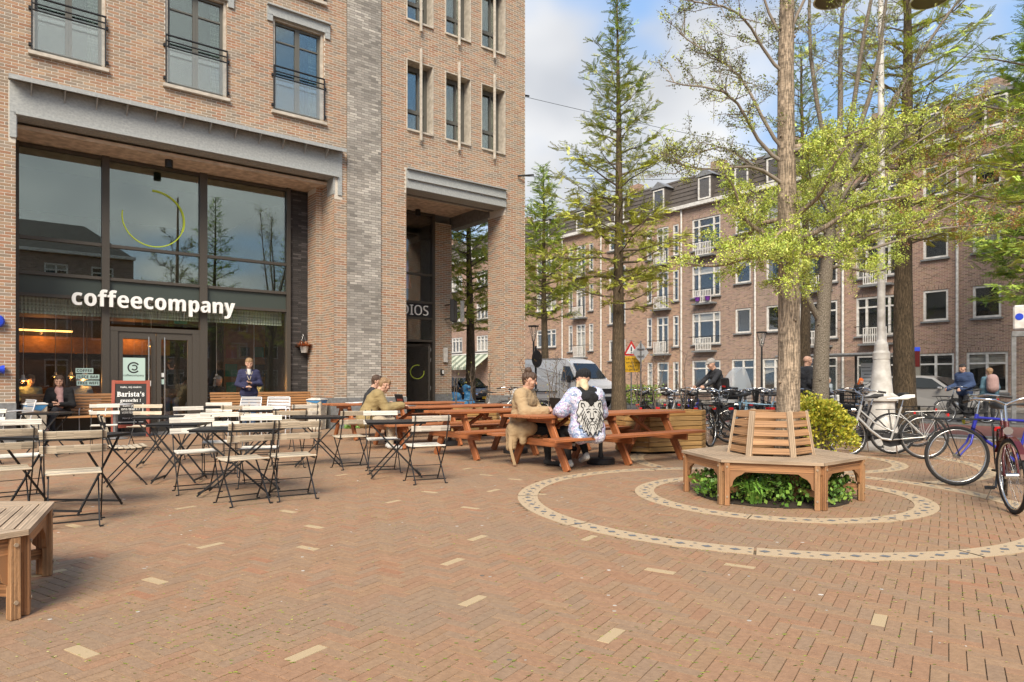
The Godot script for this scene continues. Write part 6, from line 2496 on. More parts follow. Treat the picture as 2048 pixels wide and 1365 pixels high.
# ---------------------------------------------------------------- tree benches
func hex_bench(at: Vector3, yaw: float, label: String, back: bool, tall := 0.46):
	var t := thing("tree_bench", label, "bench", at, yaw, "six-sided tree benches")
	var Ro := 0.93
	var Ri := 0.40
	var wood: Material = M.wood_teak
	for k in 6:
		var a := k * PI / 3.0
		var b := a + PI / 3.0
		var mid := (a + b) * 0.5
		var dm := Vector3(cos(mid), 0, sin(mid))
		var dt := Vector3(-sin(mid), 0, cos(mid))
		# seat boards parallel to the side, five deep
		var ap0 := Ro * cos(PI / 6)
		var ap1 := Ri * cos(PI / 6)
		var nb := 6
		for i in nb:
			var r1 := lerpf(ap0, ap1, float(i) / nb)
			var r0 := lerpf(ap0, ap1, float(i + 1) / nb) + 0.010
			var g := Geo.new()
			var tn := tan(PI / 6)
			var y1 := tall
			var y0 := tall - 0.028
			var p := [dm * r1 - dt * (r1 * tn - 0.002), dm * r1 + dt * (r1 * tn - 0.002), dm * r0 + dt * (r0 * tn - 0.002), dm * r0 - dt * (r0 * tn - 0.002)]
			g.quad(p[1] + Vector3.UP * y1, p[0] + Vector3.UP * y1, p[3] + Vector3.UP * y1, p[2] + Vector3.UP * y1)
			g.quad(p[1] + Vector3.UP * y0, p[0] + Vector3.UP * y0, p[0] + Vector3.UP * y1, p[1] + Vector3.UP * y1)
			g.quad(p[3] + Vector3.UP * y0, p[2] + Vector3.UP * y0, p[2] + Vector3.UP * y1, p[3] + Vector3.UP * y1)
			g.quad(p[0] + Vector3.UP * y0, p[1] + Vector3.UP * y0, p[2] + Vector3.UP * y0, p[3] + Vector3.UP * y0)
			part(t, "seat_board", g, M.wood_weathered)
		# apron under the edge with curved brackets
		var e0 := Vector3(cos(a), 0, sin(a)) * (Ro - 0.05)
		var e1 := Vector3(cos(b), 0, sin(b)) * (Ro - 0.05)
		var g := Geo.new()
		g.bar(e0 + Vector3.UP * (tall - 0.075), e1 + Vector3.UP * (tall - 0.075), 0.026, 0.09)
		part(t, "apron", g, M.wood_teak_red)
		var dir := (e1 - e0).normalized()
		for e in 2:
			g = Geo.new()
			var o: Vector3 = e0 + dir * 0.05 if e == 0 else e1 - dir * 0.05
			var d: Vector3 = dir if e == 0 else -dir
			var nn := Vector3(-dir.z, 0, dir.x)
			var prof := [Vector2(0, 0), Vector2(0.15, 0), Vector2(0.12, -0.025), Vector2(0.07, -0.05), Vector2(0.04, -0.09), Vector2(0.03, -0.14), Vector2(0, -0.16)]
			for i in prof.size():
				var q0: Vector2 = prof[i]
				var q1: Vector2 = prof[(i + 1) % prof.size()]
				var w0 := o + d * q0.x + Vector3.UP * (tall - 0.12 + q0.y)
				var w1 := o + d * q1.x + Vector3.UP * (tall - 0.12 + q1.y)
				g.quad(w0 - nn * 0.012, w1 - nn * 0.012, w1 + nn * 0.012, w0 + nn * 0.012)
				if i > 0 and i < prof.size() - 1:
					for s in [-1.0, 1.0]:
						g.tri(o + Vector3.UP * (tall - 0.12) + nn * 0.012 * s, w0 + nn * 0.012 * s, w1 + nn * 0.012 * s)
			part(t, "bracket", g, M.wood_teak_red)
		# paired legs at the corner
		for s in [-1.0, 1.0]:
			g = Geo.new()
			var c := Vector3(cos(a), 0, sin(a)) * (Ro - 0.055)
			var tt: Vector3 = Vector3(-sin(a + s * PI / 3), 0, cos(a + s * PI / 3))
			var lc: Vector3 = c + Vector3(-sin(a), 0, cos(a)) * s * 0.036
			var bb := Basis(Vector3.UP, -(a + s * PI / 6.0))
			g.box(lc + Vector3.UP * (tall - 0.028) * 0.5, Vector3(0.052, tall - 0.03, 0.05), bb, 0.004)
			part(t, "leg", g, wood if s > 0 else M.wood_teak_red)
			g = Geo.new()
			for y in [0.09, tall - 0.07]:
				g.tube([lc + bb * Vector3(0.029, y, 0), lc + bb * Vector3(0.034, y, 0)], 0.011, 8)
			part(t, "plug", g, M.wood_weathered)
		# inner leg and stretcher
		var ci := Vector3(cos(a), 0, sin(a)) * (Ri + 0.04)
		g = Geo.new()
		g.box(ci + Vector3.UP * (tall - 0.028) * 0.5, Vector3(0.06, tall - 0.03, 0.06), Basis(Vector3.UP, -a))
		part(t, "inner_leg", g, wood)
		g = Geo.new()
		g.bar(ci + Vector3.UP * 0.14, Vector3(cos(a), 0, sin(a)) * (Ro - 0.08) + Vector3.UP * 0.14, 0.03, 0.06)
		part(t, "stretcher", g, M.wood_teak_red)
		if back:
			# tapering back: posts on the corners, five slats a side
			var pb := Vector3(cos(a), 0, sin(a)) * (Ri + 0.03)
			var pt := Vector3(cos(a), 0, sin(a)) * (Ri - 0.045)
			g = Geo.new()
			g.bar(pb + Vector3.UP * (tall - 0.03), pt + Vector3.UP * (tall + 0.46), 0.06, 0.03, Vector3(cos(a), 0.3, sin(a)), 0.004)
			part(t, "back_post", g, M.wood_weathered)
			for i in 5:
				var f := (i + 0.55) / 5.0
				var rr := lerpf(Ri + 0.03, Ri - 0.045, f) - 0.012
				var q0 := Vector3(cos(a), 0, sin(a)) * rr
				var q1 := Vector3(cos(b), 0, sin(b)) * rr
				g = Geo.new()
				g.bar(q0 + Vector3.UP * (tall + 0.46 * f), q1 + Vector3.UP * (tall + 0.46 * f), 0.02, 0.068, Vector3(cos(mid) * -0.28, 1, sin(mid) * -0.28).normalized(), 0.004)
				part(t, "back_slat", g, M.wood_teak)

func tree_benches():
	hex_bench(on_ground(2.77, -7.35), deg_to_rad(-20), "six-sided wooden tree bench with slatted back round the near tree", true, 0.455)
	hex_bench(on_ground(-3.43, -3.6), deg_to_rad(-3), "weathered wooden bench cut off at the lower left corner", false, 0.455)
	# planting under the bench
	var t := thing("leafy_plants", "green weeds and ivy growing under the six-sided bench", "plants", on_ground(2.77, -7.35), 0)
	t.set_meta("kind", "stuff")
	var g := Geo.new()
	g.use_col = true
	for i in 4600:
		var a := rf(0, TAU)
		var r := sqrt(rng.randf()) * 0.82
		if sin(a) < -0.2 and rng.randf() < 0.5:
			continue
		var hgt := pow(rng.randf(), 0.8) * 0.66 * (1.0 - r * 0.55)
		var o := Vector3(cos(a) * r, hgt * 0.6, sin(a) * r * 0.9)
		var d := Vector3(rf(-1, 1), rf(0.1, 1.1), rf(-1, 1)).normalized()
		var s := rf(0.022, 0.06)
		var x := d.cross(Vector3(rf(-1, 1), rf(-1, 1), rf(-1, 1))).normalized() * s * 0.42
		g.col = [Color(0.10, 0.22, 0.03), Color(0.16, 0.30, 0.04), Color(0.22, 0.34, 0.06), Color(0.08, 0.17, 0.03)][rng.randi_range(0, 3)] * rf(0.8, 1.2)
		g.quad(o, o + d * s * 0.5 + x, o + d * s, o + d * s * 0.5 - x)
	# a tuft of long strap leaves
	for i in 90:
		var o := Vector3(-0.36 + rf(-0.05, 0.05), 0, 0.55 + rf(-0.05, 0.05))
		var a := rf(0, TAU)
		var l := rf(0.2, 0.36)
		var d := Vector3(cos(a), 0, sin(a))
		var x := d.cross(Vector3.UP) * 0.011
		var p1 := o + d * l * 0.25 + Vector3.UP * l * 0.7
		var p2 := o + d * l * 0.75 + Vector3.UP * l * rf(0.45, 0.95)
		g.col = Color(0.16, 0.32, 0.05) * rf(0.8, 1.3)
		g.quad(o - x, o + x, p1 + x, p1 - x)
		g.quad(p1 - x, p1 + x, p2 + x * 0.2, p2 - x * 0.2)
	part(t, "leaves", g, M.leaf_soft)
	g = Geo.new()
	g.lathe([Vector2(0.78, 0.006), Vector2(0.6, 0.03), Vector2(0.0, 0.05)], 18)
	part(t, "soil_bed", g, M.soil)
	# golden bush behind
	var b := thing("golden_bush", "dense yellow-green bush behind the six-sided bench", "bush", on_ground(4.52, -10.3), 0)
	g = Geo.new()
	g.use_col = true
	for i in 7000:
		var d := Vector3(rf(-1, 1), rf(-0.2, 1), rf(-1, 1)).normalized()
		var lump := 1.0 + 0.16 * sin(d.x * 9.0 + 1.0) * cos(d.z * 8.0) + 0.1 * sin(d.y * 11.0 + d.x * 5.0)
		var sh := rf(0.72, 1.0) * lump
		var o := Vector3(d.x * 0.5 * sh + 0.05 * d.y, 0.42 + d.y * 0.6 * sh, d.z * 0.5 * sh)
		if o.y < 0.03:
			continue
		o.x += 0.22 * (0.9 - o.y)
		var n2 := (d + Vector3(rf(-0.9, 0.9), rf(-0.5, 0.9), rf(-0.9, 0.9))).normalized()
		var s := rf(0.03, 0.055)
		var x := n2.cross(Vector3(rf(-1, 1), rf(-1, 1), rf(-1, 1))).normalized() * s * 0.45
		g.col = [Color(0.52, 0.46, 0.045), Color(0.60, 0.54, 0.08), Color(0.40, 0.40, 0.04), Color(0.26, 0.32, 0.03)][rng.randi_range(0, 3)] * rf(0.8, 1.15)
		g.quad(o, o + n2 * s * 0.5 + x, o + n2 * s, o + n2 * s * 0.5 - x)
	part(b, "foliage", g, M.leaf_soft)
	g = Geo.new()
	for i in 16:
		var d := Vector3(rf(-1, 1), rf(0.8, 2), rf(-1, 1)).normalized()
		g.tube([Vector3(rf(-0.1, 0.1), 0, rf(-0.1, 0.1)), d * rf(0.4, 0.9)], [0.014, 0.004], 5)
	part(b, "stems", g, M.twig)

# ---------------------------------------------------------------- planters
func planter(at: Vector3, yaw: float, sx: float, sz: float, ht: float, label: String, stems: int, tallness: float):
	var t := thing("wooden_planter", label, "planter", at, yaw, "wooden planter boxes")
	var c := 0.28
	var poly := [Vector2(-sx * 0.5 + c, -sz * 0.5), Vector2(sx * 0.5 - c, -sz * 0.5), Vector2(sx * 0.5, -sz * 0.5 + c), Vector2(sx * 0.5, sz * 0.5 - c), Vector2(sx * 0.5 - c, sz * 0.5), Vector2(-sx * 0.5 + c, sz * 0.5), Vector2(-sx * 0.5, sz * 0.5 - c), Vector2(-sx * 0.5, -sz * 0.5 + c)]
	var rows := int(ht / 0.086)
	for i in rows:
		for k in 8:
			var p: Vector2 = poly[k]
			var q: Vector2 = poly[(k + 1) % 8]
			var g := Geo.new()
			var y := 0.075 + i * 0.086
			g.bar(Vector3(p.x, y, p.y), Vector3(q.x, y, q.y), 0.03, 0.077, Vector3.UP, 0.006)
			part(t, "plank", g, [M.wood_planter, M.wood_planter_pale][(i + k + rng.randi_range(0, 1)) % 2])
	var g2 := Geo.new()
	for k in range(1, 7):
		g2.tri(Vector3(poly[0].x, ht - 0.06, poly[0].y), Vector3(poly[k + 1].x, ht - 0.06, poly[k + 1].y), Vector3(poly[k].x, ht - 0.06, poly[k].y))
	part(t, "soil", g2, M.soil)
	g2 = Geo.new()
	g2.box(Vector3(0, 0.018, 0), Vector3(sx * 0.86, 0.034, sz * 0.8))
	part(t, "plinth", g2, M.black_plastic)
	# bare young shrubs, each its own plant
	for i in stems:
		var sp := thing("sapling", "bare young shrub, number %s along %s" % [["one", "two", "three", "four", "five"][i], label], "shrub", at + Basis(Vector3.UP, yaw) * Vector3(lerpf(-sx * 0.38, sx * 0.38, (i + 0.5) / stems), ht - 0.07, rf(-0.15, 0.15)), rf(0, TAU), "saplings in the planters")
		var g := Geo.new()
		for s in 2:
			var hgt := tallness * rf(0.75, 1.1)
			var st := curve_pts(Vector3(rf(-0.03, 0.03), 0, rf(-0.03, 0.03)), Vector3(rf(-0.2, 0.2), hgt, rf(-0.2, 0.2)), 6, 0.04)
			g.tube(st, taper(6, 0.011, 0.003), 5)
			for k in 11:
				var f := rf(0.3, 0.98)
				var fi := f * 5.99
				var o: Vector3 = st[int(fi)].lerp(st[int(fi) + 1], fi - int(fi))
				var d := Vector3(rf(-1, 1), rf(0.3, 1.2), rf(-1, 1)).normalized()
				g.tube([o, o + d * rf(0.1, 0.3)], [0.004, 0.0015], 3, false)
		part(sp, "stems", g, M.twig)
		g = Geo.new()
		g.use_col = true
		for k in 34:
			var o := Vector3(rf(-0.22, 0.22), rf(0.15, 1.0) * tallness, rf(-0.22, 0.22))
			var d := Vector3(rf(-1, 1), rf(-0.3, 1), rf(-1, 1)).normalized()
			var x := d.cross(Vector3.UP).normalized() * 0.011
			g.col = [Color(0.32, 0.15, 0.05), Color(0.30, 0.26, 0.06), Color(0.2, 0.22, 0.05)][rng.randi_range(0, 2)]
			g.quad(o, o + d * 0.02 + x, o + d * 0.045, o + d * 0.02 - x)
		part(sp, "leaves", g, M.leaf_soft).set_meta("kind", "stuff")

func planters():
	planter(on_ground(2.63, -12.1), 0.35, 1.6, 0.9, 0.70, "the near pine planter box right of the picnic table", 3, 1.15)
	planter(on_ground(0.75, -13.7), 0.6, 1.5, 0.85, 0.66, "the pine planter box behind the lion-print jacket", 4, 1.1)
	planter(on_ground(-0.95, -15.6), 0.6, 1.4, 0.85, 0.66, "the planter box before the brick portal", 3, 1.05)

# ---------------------------------------------------------------- bicycles
var tyre_mesh: ArrayMesh
var rim_mesh: ArrayMesh
var spoke_mesh: ArrayMesh

func circle(c: Vector3, r: float, n: int) -> Array:
	var o := []
	for i in n:
		var a := TAU * i / n
		o.push_back(c + Vector3(cos(a) * r, sin(a) * r, 0))
	return o

func wheel_shapes():
	var g := Geo.new()
	g.tube(circle(Vector3.ZERO, 0.33, 36), 0.019, 7, false, true)
	tyre_mesh = g.mesh()
	g = Geo.new()
	g.tube(circle(Vector3.ZERO, 0.306, 36), 0.011, 6, false, true)
	rim_mesh = g.mesh()
	g = Geo.new()
	for i in 28:
		var a := TAU * i / 28.0
		var b := a + (0.55 if i % 2 else -0.55)
		var z := 0.03 if (i / 2) % 2 else -0.03
		g.tube([Vector3(cos(b) * 0.03, sin(b) * 0.03, z), Vector3(cos(a) * 0.30, sin(a) * 0.30, 0)], 0.0013, 3, false)
	g.tube([Vector3(0, 0, -0.05), Vector3(0, 0, 0.05)], 0.028, 10)
	spoke_mesh = g.mesh()

func wheel(t: Node3D, called: String, at: Vector3, turn: float):
	var w := Node3D.new()
	w.name = called
	t.add_child(w, true)
	w.position = at
	w.rotation.y = turn
	part(w, "tyre", tyre_mesh, M.rubber)
	part(w, "rim", rim_mesh, M.steel)
	part(w, "spokes", spoke_mesh, M.steel)

# x forward; opts: basket, crate, child_seat, saddle material, front_rack, cover
func bicycle(label: String, at: Vector3, yaw_deg: float, paint: Material, opts := {}):
	var t := thing("bicycle", label, "bicycle", at, deg_to_rad(yaw_deg), "bicycles parked on the square")
	t.rotation.x = 0.0
	var lean: float = opts.get("lean", 0.05)
	t.basis = Basis(Vector3.UP, deg_to_rad(yaw_deg)) * Basis(Vector3.RIGHT, lean)
	var ra := Vector3(-0.5, 0.349, 0)
	var fa := Vector3(0.62, 0.349, 0)
	var st: float = opts.get("steer", 0.15)
	wheel(t, "rear_wheel", ra, 0)
	wheel(t, "front_wheel", fa, st)
	var g := Geo.new()
	var bb := Vector3(-0.03, 0.29, 0)
	var hb := Vector3(0.44, 0.64, 0)
	var ht := Vector3(0.39, 0.84, 0)
	var sb := Vector3(-0.19, 0.82, 0)
	g.tube([hb + Vector3(0.02, -0.05, 0), ht], 0.022, 8)
	if opts.get("diamond", false):
		g.tube([Vector3(0.40, 0.80, 0), Vector3(-0.17, 0.76, 0)], 0.016, 7)
		g.tube([hb, bb], 0.019, 7)
	else:
		g.tube([hb, Vector3(0.26, 0.44, 0), Vector3(0.1, 0.31, 0), bb], 0.021, 8)
		g.tube([Vector3(0.41, 0.76, 0), Vector3(0.2, 0.56, 0), Vector3(-0.05, 0.43, 0), Vector3(-0.09, 0.46, 0)], 0.014, 7)
	g.tube([bb, sb], 0.017, 8)
	for e in [-1.0, 1.0]:
		g.tube([Vector3(-0.16, 0.72, 0), ra + Vector3(0, 0, e * 0.06)], 0.009, 6)
		g.tube([bb + Vector3(0, 0, e * 0.03), ra + Vector3(0, 0, e * 0.06)], 0.011, 6)
	part(t, "frame", g, paint)
	g = Geo.new()
	for e in [-1.0, 1.0]:
		g.tube([hb + Vector3(0.015, -0.04, e * 0.03), hb + Vector3(0.05, -0.14, e * 0.05), fa + Vector3(0, 0, e * 0.055)], [0.014, 0.013, 0.009], 6)
	part(t, "fork", g, opts.get("fork", paint))
	g = Geo.new()
	var top := Vector3(0.36, 1.0, 0)
	g.tube([ht, top], 0.013, 7)
	var sw := Basis(Vector3.UP, st)
	for e in [-1.0, 1.0]:
		var b0 := top
		var pts := [b0, b0 + sw * Vector3(0.06, 0.05, e * 0.1), b0 + sw * Vector3(0.02, 0.07, e * 0.24), b0 + sw * Vector3(-0.2, 0.04, e * 0.28)]
		g.tube(pts, 0.0115, 7)
	part(t, "handlebar", g, M.chrome)
	for e in [-1.0, 1.0]:
		g = Geo.new()
		g.tube([top + sw * Vector3(-0.09, 0.055, e * 0.262), top + sw * Vector3(-0.21, 0.038, e * 0.282)], 0.017, 8)
		part(t, "grip", g, M.black_plastic)
	# saddle
	g = Geo.new()
	g.tube([sb, Vector3(-0.215, 0.93, 0)], 0.012, 7)
	part(t, "seat_post", g, M.chrome)
	g = Geo.new()
	var sp := [Vector3(0.02, 0.95, 0), Vector3(-0.08, 0.955, 0), Vector3(-0.18, 0.96, 0), Vector3(-0.26, 0.975, 0), Vector3(-0.33, 0.98, 0), Vector3(-0.345, 0.965, 0)]
	var sr := [0.014, 0.03, 0.055, 0.095, 0.10, 0.04]
	for i in sp.size():
		sp[i] = Vector3(sp[i].x, sp[i].y / 0.45, 0)
	g.xf = Transform3D(Basis(Vector3(1, 0, 0), Vector3(0, 0.45, 0), Vector3(0, 0, 1)), Vector3.ZERO)
	g.tube(sp, sr, 10)
	g.xf = Transform3D.IDENTITY
	part(t, "saddle", g, opts.get("saddle", M.black_plastic))
	# mudguards
	for w in 2:
		g = Geo.new()
		var c: Vector3 = ra if w == 0 else fa
		var a0 := 0.15 if w == 0 else 0.5
		var a1 := 2.7 if w == 0 else 2.6
		var n := 14
		var bs := Basis.IDENTITY if w == 0 else Basis(Vector3.UP, st)
		for i in n:
			var p := lerpf(a0, a1, float(i) / n)
			var q := lerpf(a0, a1, float(i + 1) / n)
			var d0 := Vector3(cos(p), sin(p), 0) * 0.372
			var d1 := Vector3(cos(q), sin(q), 0) * 0.372
			g.quad(c + bs * (d0 + Vector3(0, 0, 0.026)), c + bs * (d0 - Vector3(0, 0, 0.026)), c + bs * (d1 - Vector3(0, 0, 0.026)), c + bs * (d1 + Vector3(0, 0, 0.026)))
		part(t, "mudguard", g, opts.get("guard", M.black_plastic))
	# carrier
	g = Geo.new()
	for z in [-0.06, 0.0, 0.06]:
		g.tube([Vector3(-0.26, 0.745, z), Vector3(-0.8, 0.765, z)], 0.006, 5)
	g.tube([Vector3(-0.8, 0.765, -0.06), Vector3(-0.8, 0.765, 0.06)], 0.006, 5)
	for e in [-1.0, 1.0]:
		g.tube([ra + Vector3(0, 0, e * 0.065), Vector3(-0.72, 0.76, e * 0.06)], 0.006, 5)
		g.tube([ra + Vector3(0, 0, e * 0.065), Vector3(-0.45, 0.75, e * 0.06)], 0.006, 5)
	part(t, "carrier", g, opts.get("rack", M.black_metal))
	g = Geo.new()
	g.box(Vector3(-0.83, 0.70, 0), Vector3(0.03, 0.05, 0.09), Basis.IDENTITY, 0.006)
	part(t, "rear_light", g, M.red_lamp)
	# chain case, cranks, pedals
	g = Geo.new()
	g.prism(PackedVector2Array([Vector2(0.09, 0.29), Vector2(0.06, 0.2), Vector2(-0.03, 0.175), Vector2(-0.5, 0.295), Vector2(-0.56, 0.35), Vector2(-0.5, 0.405), Vector2(-0.03, 0.40), Vector2(0.06, 0.38)]), 0.045, 0.065)
	part(t, "chain_case", g, M.black_plastic)
	for e in [-1.0, 1.0]:
		g = Geo.new()
		var ped := bb + Vector3(e * 0.12, -e * 0.12, e * 0.1)
		g.bar(bb + Vector3(0, 0, e * 0.075), ped, 0.012, 0.022, Vector3.BACK)
		g.box(ped + Vector3(0, 0, e * 0.05), Vector3(0.09, 0.024, 0.085))
		part(t, "crank", g, M.black_metal)
	g = Geo.new()
	g.tube([Vector3(-0.12, 0.27, 0.06), Vector3(-0.16, 0.012, 0.17)], 0.009, 6)
	part(t, "kickstand", g, M.steel)
	# front lamp
	g = Geo.new()
	g.tube([hb + Vector3(0.10, 0.12, 0), hb + Vector3(0.05, 0.12, 0), hb + Vector3(0.03, 0.12, 0)], [0.04, 0.036, 0.012], 10)
	part(t, "headlight", g, M.chrome)
	if opts.has("front_rack"):
		g = Geo.new()
		for z in [-0.2, -0.12, -0.04, 0.04, 0.12, 0.2]:
			g.tube([Vector3(0.45, 0.78, z), Vector3(0.88, 0.79, z)], 0.007, 5)
		for x in [0.46, 0.66, 0.87]:
			g.tube([Vector3(x, 0.785, -0.21), Vector3(x, 0.785, 0.21)], 0.008, 5)
		for e in [-1.0, 1.0]:
			g.tube([Vector3(0.8, 0.78, e * 0.12), fa + Vector3(0, 0, e * 0.07)], 0.007, 5)
		part(t, "front_rack", g, M.black_metal)
	if opts.has("basket"):
		g = Geo.new()
		var bm: Material = opts.basket
		for k in 4:
			var y := 0.80 + k * 0.075
			var w := 0.15 + k * 0.012
			g.tube([Vector3(0.48, y, -w), Vector3(0.80, y, -w), Vector3(0.80, y, w), Vector3(0.48, y, w), Vector3(0.48, y, -w)], 0.006, 4, false)
		for k in 12:
			var f := k / 11.0
			var x := lerpf(0.48, 0.80, f)
			for e in [-1.0, 1.0]:
				g.tube([Vector3(x, 0.79, e * 0.15), Vector3(x, 1.03, e * 0.19)], 0.004, 4, false)
			var z := lerpf(-0.15, 0.15, f)
			g.tube([Vector3(0.80, 0.79, z), Vector3(0.80, 1.03, z * 1.25)], 0.004, 4, false)
			g.tube([Vector3(0.48, 0.79, z), Vector3(0.80, 0.79, z)], 0.004, 4, false)
		part(t, "basket", g, bm)
	if opts.has("child_seat"):
		g = Geo.new()
		g.box(Vector3(-0.52, 0.87, 0), Vector3(0.26, 0.05, 0.28), Basis.IDENTITY, 0.02)
		g.box(Vector3(-0.66, 1.08, 0), Vector3(0.06, 0.46, 0.3), Basis(Vector3.BACK, 0.12), 0.025)
		for e in [-1.0, 1.0]:
			g.box(Vector3(-0.55, 1.0, e * 0.15), Vector3(0.2, 0.22, 0.03), Basis.IDENTITY, 0.012)
		var cs := part(t, "child_seat", g, M.black_plastic)
		g = Geo.new()
		g.box(Vector3(-0.705, 1.12, 0), Vector3(0.012, 0.035, 0.12), Basis(Vector3.BACK, 0.12))
		part(cs, "reflector", g, M.red_lamp)
	if opts.has("bag"):
		g = Geo.new()
		for e in [-1.0, 1.0]:
			g.box(Vector3(-0.58, 0.58, e * 0.15), Vector3(0.36, 0.32, 0.13), Basis.IDENTITY, 0.03)
		part(t, "pannier", g, opts.bag)
	return t

func bicycles():
	wheel_shapes()
	bicycle("silver step-through bicycle with a white-covered saddle", on_ground(6.02, -10.95), 163, M.bike_silver, {"saddle": M.sign_white, "rack": M.bike_silver, "steer": 0.3, "guard": M.bike_silver})
	bicycle("black bicycle with a wire front basket behind the golden bush", on_ground(5.95, -11.75), 158, M.bike_black, {"front_rack": true, "basket": M.black_metal, "steer": 0.2})
	bicycle("blue bicycle at the right edge with a big black front carrier", on_ground(5.84, -7.98), 174, M.blue_paint, {"diamond": true, "front_rack": true, "steer": -0.1, "lean": 0.02})
	bicycle("maroon bicycle cut by the right picture edge, wheel towards the viewer", on_ground(4.96, -6.85), -122, M.maroon_paint, {"diamond": true, "steer": 0.25, "guard": M.maroon_paint})
	bicycle("big black bicycle right beside the near wooden planter", on_ground(4.25, -13.0), 205, M.bike_black, {"front_rack": true, "basket": M.black_metal, "steer": 0.5})
	bicycle("light blue bicycle with dark panniers left of the pale tree trunk", on_ground(4.95, -13.5), 168, M.bike_light_blue, {"bag": M.black_plastic, "diamond": true})
	bicycle("black bicycle with an upright child seat left of the pale trunk", on_ground(5.25, -15.0), 12, M.bike_black, {"child_seat": true})
	bicycle("black bicycle just right of the pale trunk", on_ground(6.35, -14.3), 155, M.bike_black, {"bag": M.cloth_dark})
	bicycle("silver bicycle between the two near trunks", on_ground(7.15, -14.9), 15, M.bike_silver, {"child_seat": true})
	bicycle("black bicycle left of the white lamp post foot", on_ground(7.2, -13.2), 140, M.bike_black, {"basket": M.black_metal})
	var row := ["first", "second", "third", "fourth", "fifth", "sixth", "seventh"]
	for i in 7:
		bicycle("dark bicycle in the row behind the near planter, %s from its left end" % row[i], on_ground(3.15 + i * 0.52, -15.9 - 0.1 * (i % 3)), [62, 70, 55, 66, 74, 60, 68][i], [M.bike_black, M.bike_black, M.blue_paint, M.bike_black, M.bike_silver, M.bike_black, M.maroon_paint][i], {"steer": [0.4, -0.3, 0.2, 0.5, 0.1, -0.2, 0.3][i], "lean": 0.04})
	for i in 6:
		bicycle("bicycle crowded close behind the near planter, %s from its left end" % row[i], on_ground(2.7 + i * 0.5, -13.9 - 0.25 * (i % 2)), [75, 62, 80, 70, 58, 78][i], [M.bike_black, M.bike_silver, M.bike_black, M.bike_black, M.bike_light_blue, M.bike_black][i], {"steer": [-0.4, 0.3, 0.5, -0.2, 0.4, 0.1][i], "basket": M.black_metal if i % 2 == 0 else M.chrome, "lean": 0.06 * (1 if i % 2 else -1)})
	bicycle("white bicycle with a white wire crate beyond the trench-coated woman", on_ground(-0.42, -17.2), 15, M.bike_silver, {"front_rack": true, "basket": M.sign_white, "steer": 0.3})
	bicycle("dark bicycle leaning near the brick portal column", on_ground(0.35, -18.8), 150, M.bike_black, {})
	bicycle("bicycle behind the pale tree, right of the walking man", on_ground(8.2, -16.2), 25, M.bike_black, {"basket": M.wood_planter})
	bicycle("bicycle pushed by the walker in the dark blue jacket", on_ground(13.5, -20.3), 172, M.bike_black, {"front_rack": true})

# ---------------------------------------------------------------- vehicles
func car_wheel(t: Node3D, at: Vector3, r: float, w: float):
	var n := Node3D.new()
	n.name = "wheel"
	t.add_child(n, true)
	n.position = at
	var g := Geo.new()
	g.xf = Transform3D(Basis(Vector3.RIGHT, PI / 2), Vector3.ZERO)
	g.lathe([Vector2(r * 0.6, -w * 0.5), Vector2(r * 0.95, -w * 0.5), Vector2(r, -w * 0.4), Vector2(r, w * 0.4), Vector2(r * 0.95, w * 0.5), Vector2(r * 0.6, w * 0.5)], 24)
	part(n, "tyre", g, M.rubber)
	g = Geo.new()
	g.xf = Transform3D(Basis(Vector3.RIGHT, PI / 2), Vector3.ZERO)
	g.lathe([Vector2(0, -w * 0.42), Vector2(r * 0.3, -w * 0.44), Vector2(r * 0.62, -w * 0.36), Vector2(r * 0.62, w * 0.36), Vector2(r * 0.3, w * 0.44), Vector2(0, w * 0.42)], 20)
	part(n, "rim", g, M.steel)

# body swept across the width: sections of (half width share) over a side profile
func body_shell(prof: Array, half: float, tumble: Array) -> Geo:
	# prof: side outline points (x, y) going round; tumble: inset of the half width per point
	var g := Geo.new()
	var n := prof.size()
	for i in n:
		var j := (i + 1) % n
		var p: Vector2 = prof[i]
		var q: Vector2 = prof[j]
		var a: float = half - tumble[i]
		var b: float = half - tumble[j]
		g.quad(Vector3(p.x, p.y, -a), Vector3(p.x, p.y, a), Vector3(q.x, q.y, b), Vector3(q.x, q.y, -b))
	var poly := PackedVector2Array()
	for p in prof:
		poly.push_back(p)
	var t := Geometry2D.triangulate_polygon(poly)
	for i in range(0, t.size(), 3):
		var v := []
		for k in 3:
			var w: Vector2 = poly[t[i + k]]
			v.push_back(Vector3(w.x, w.y, half - tumble[t[i + k]]))
		g.tri(v[0], v[1], v[2])
		g.tri(Vector3(v[0].x, v[0].y, -v[0].z), Vector3(v[2].x, v[2].y, -v[2].z), Vector3(v[1].x, v[1].y, -v[1].z))
	return g

func side_window(t: Node3D, called: String, pts: Array, z: float, dz: float, m: Material):
	for e in [-1.0, 1.0]:
		var g := Geo.new()
		var poly := PackedVector2Array()
		for p in pts:
			poly.push_back(p)
		var ix := Geometry2D.triangulate_polygon(poly)
		for i in range(0, ix.size(), 3):
			var v := []
			for k in 3:
				var w: Vector2 = poly[ix[i + k]]
				v.push_back(Vector3(w.x, w.y, e * (z - dz * (w.y - pts[0].y))))
			g.tri(v[0], v[1], v[2])
		part(t, called, g, m)

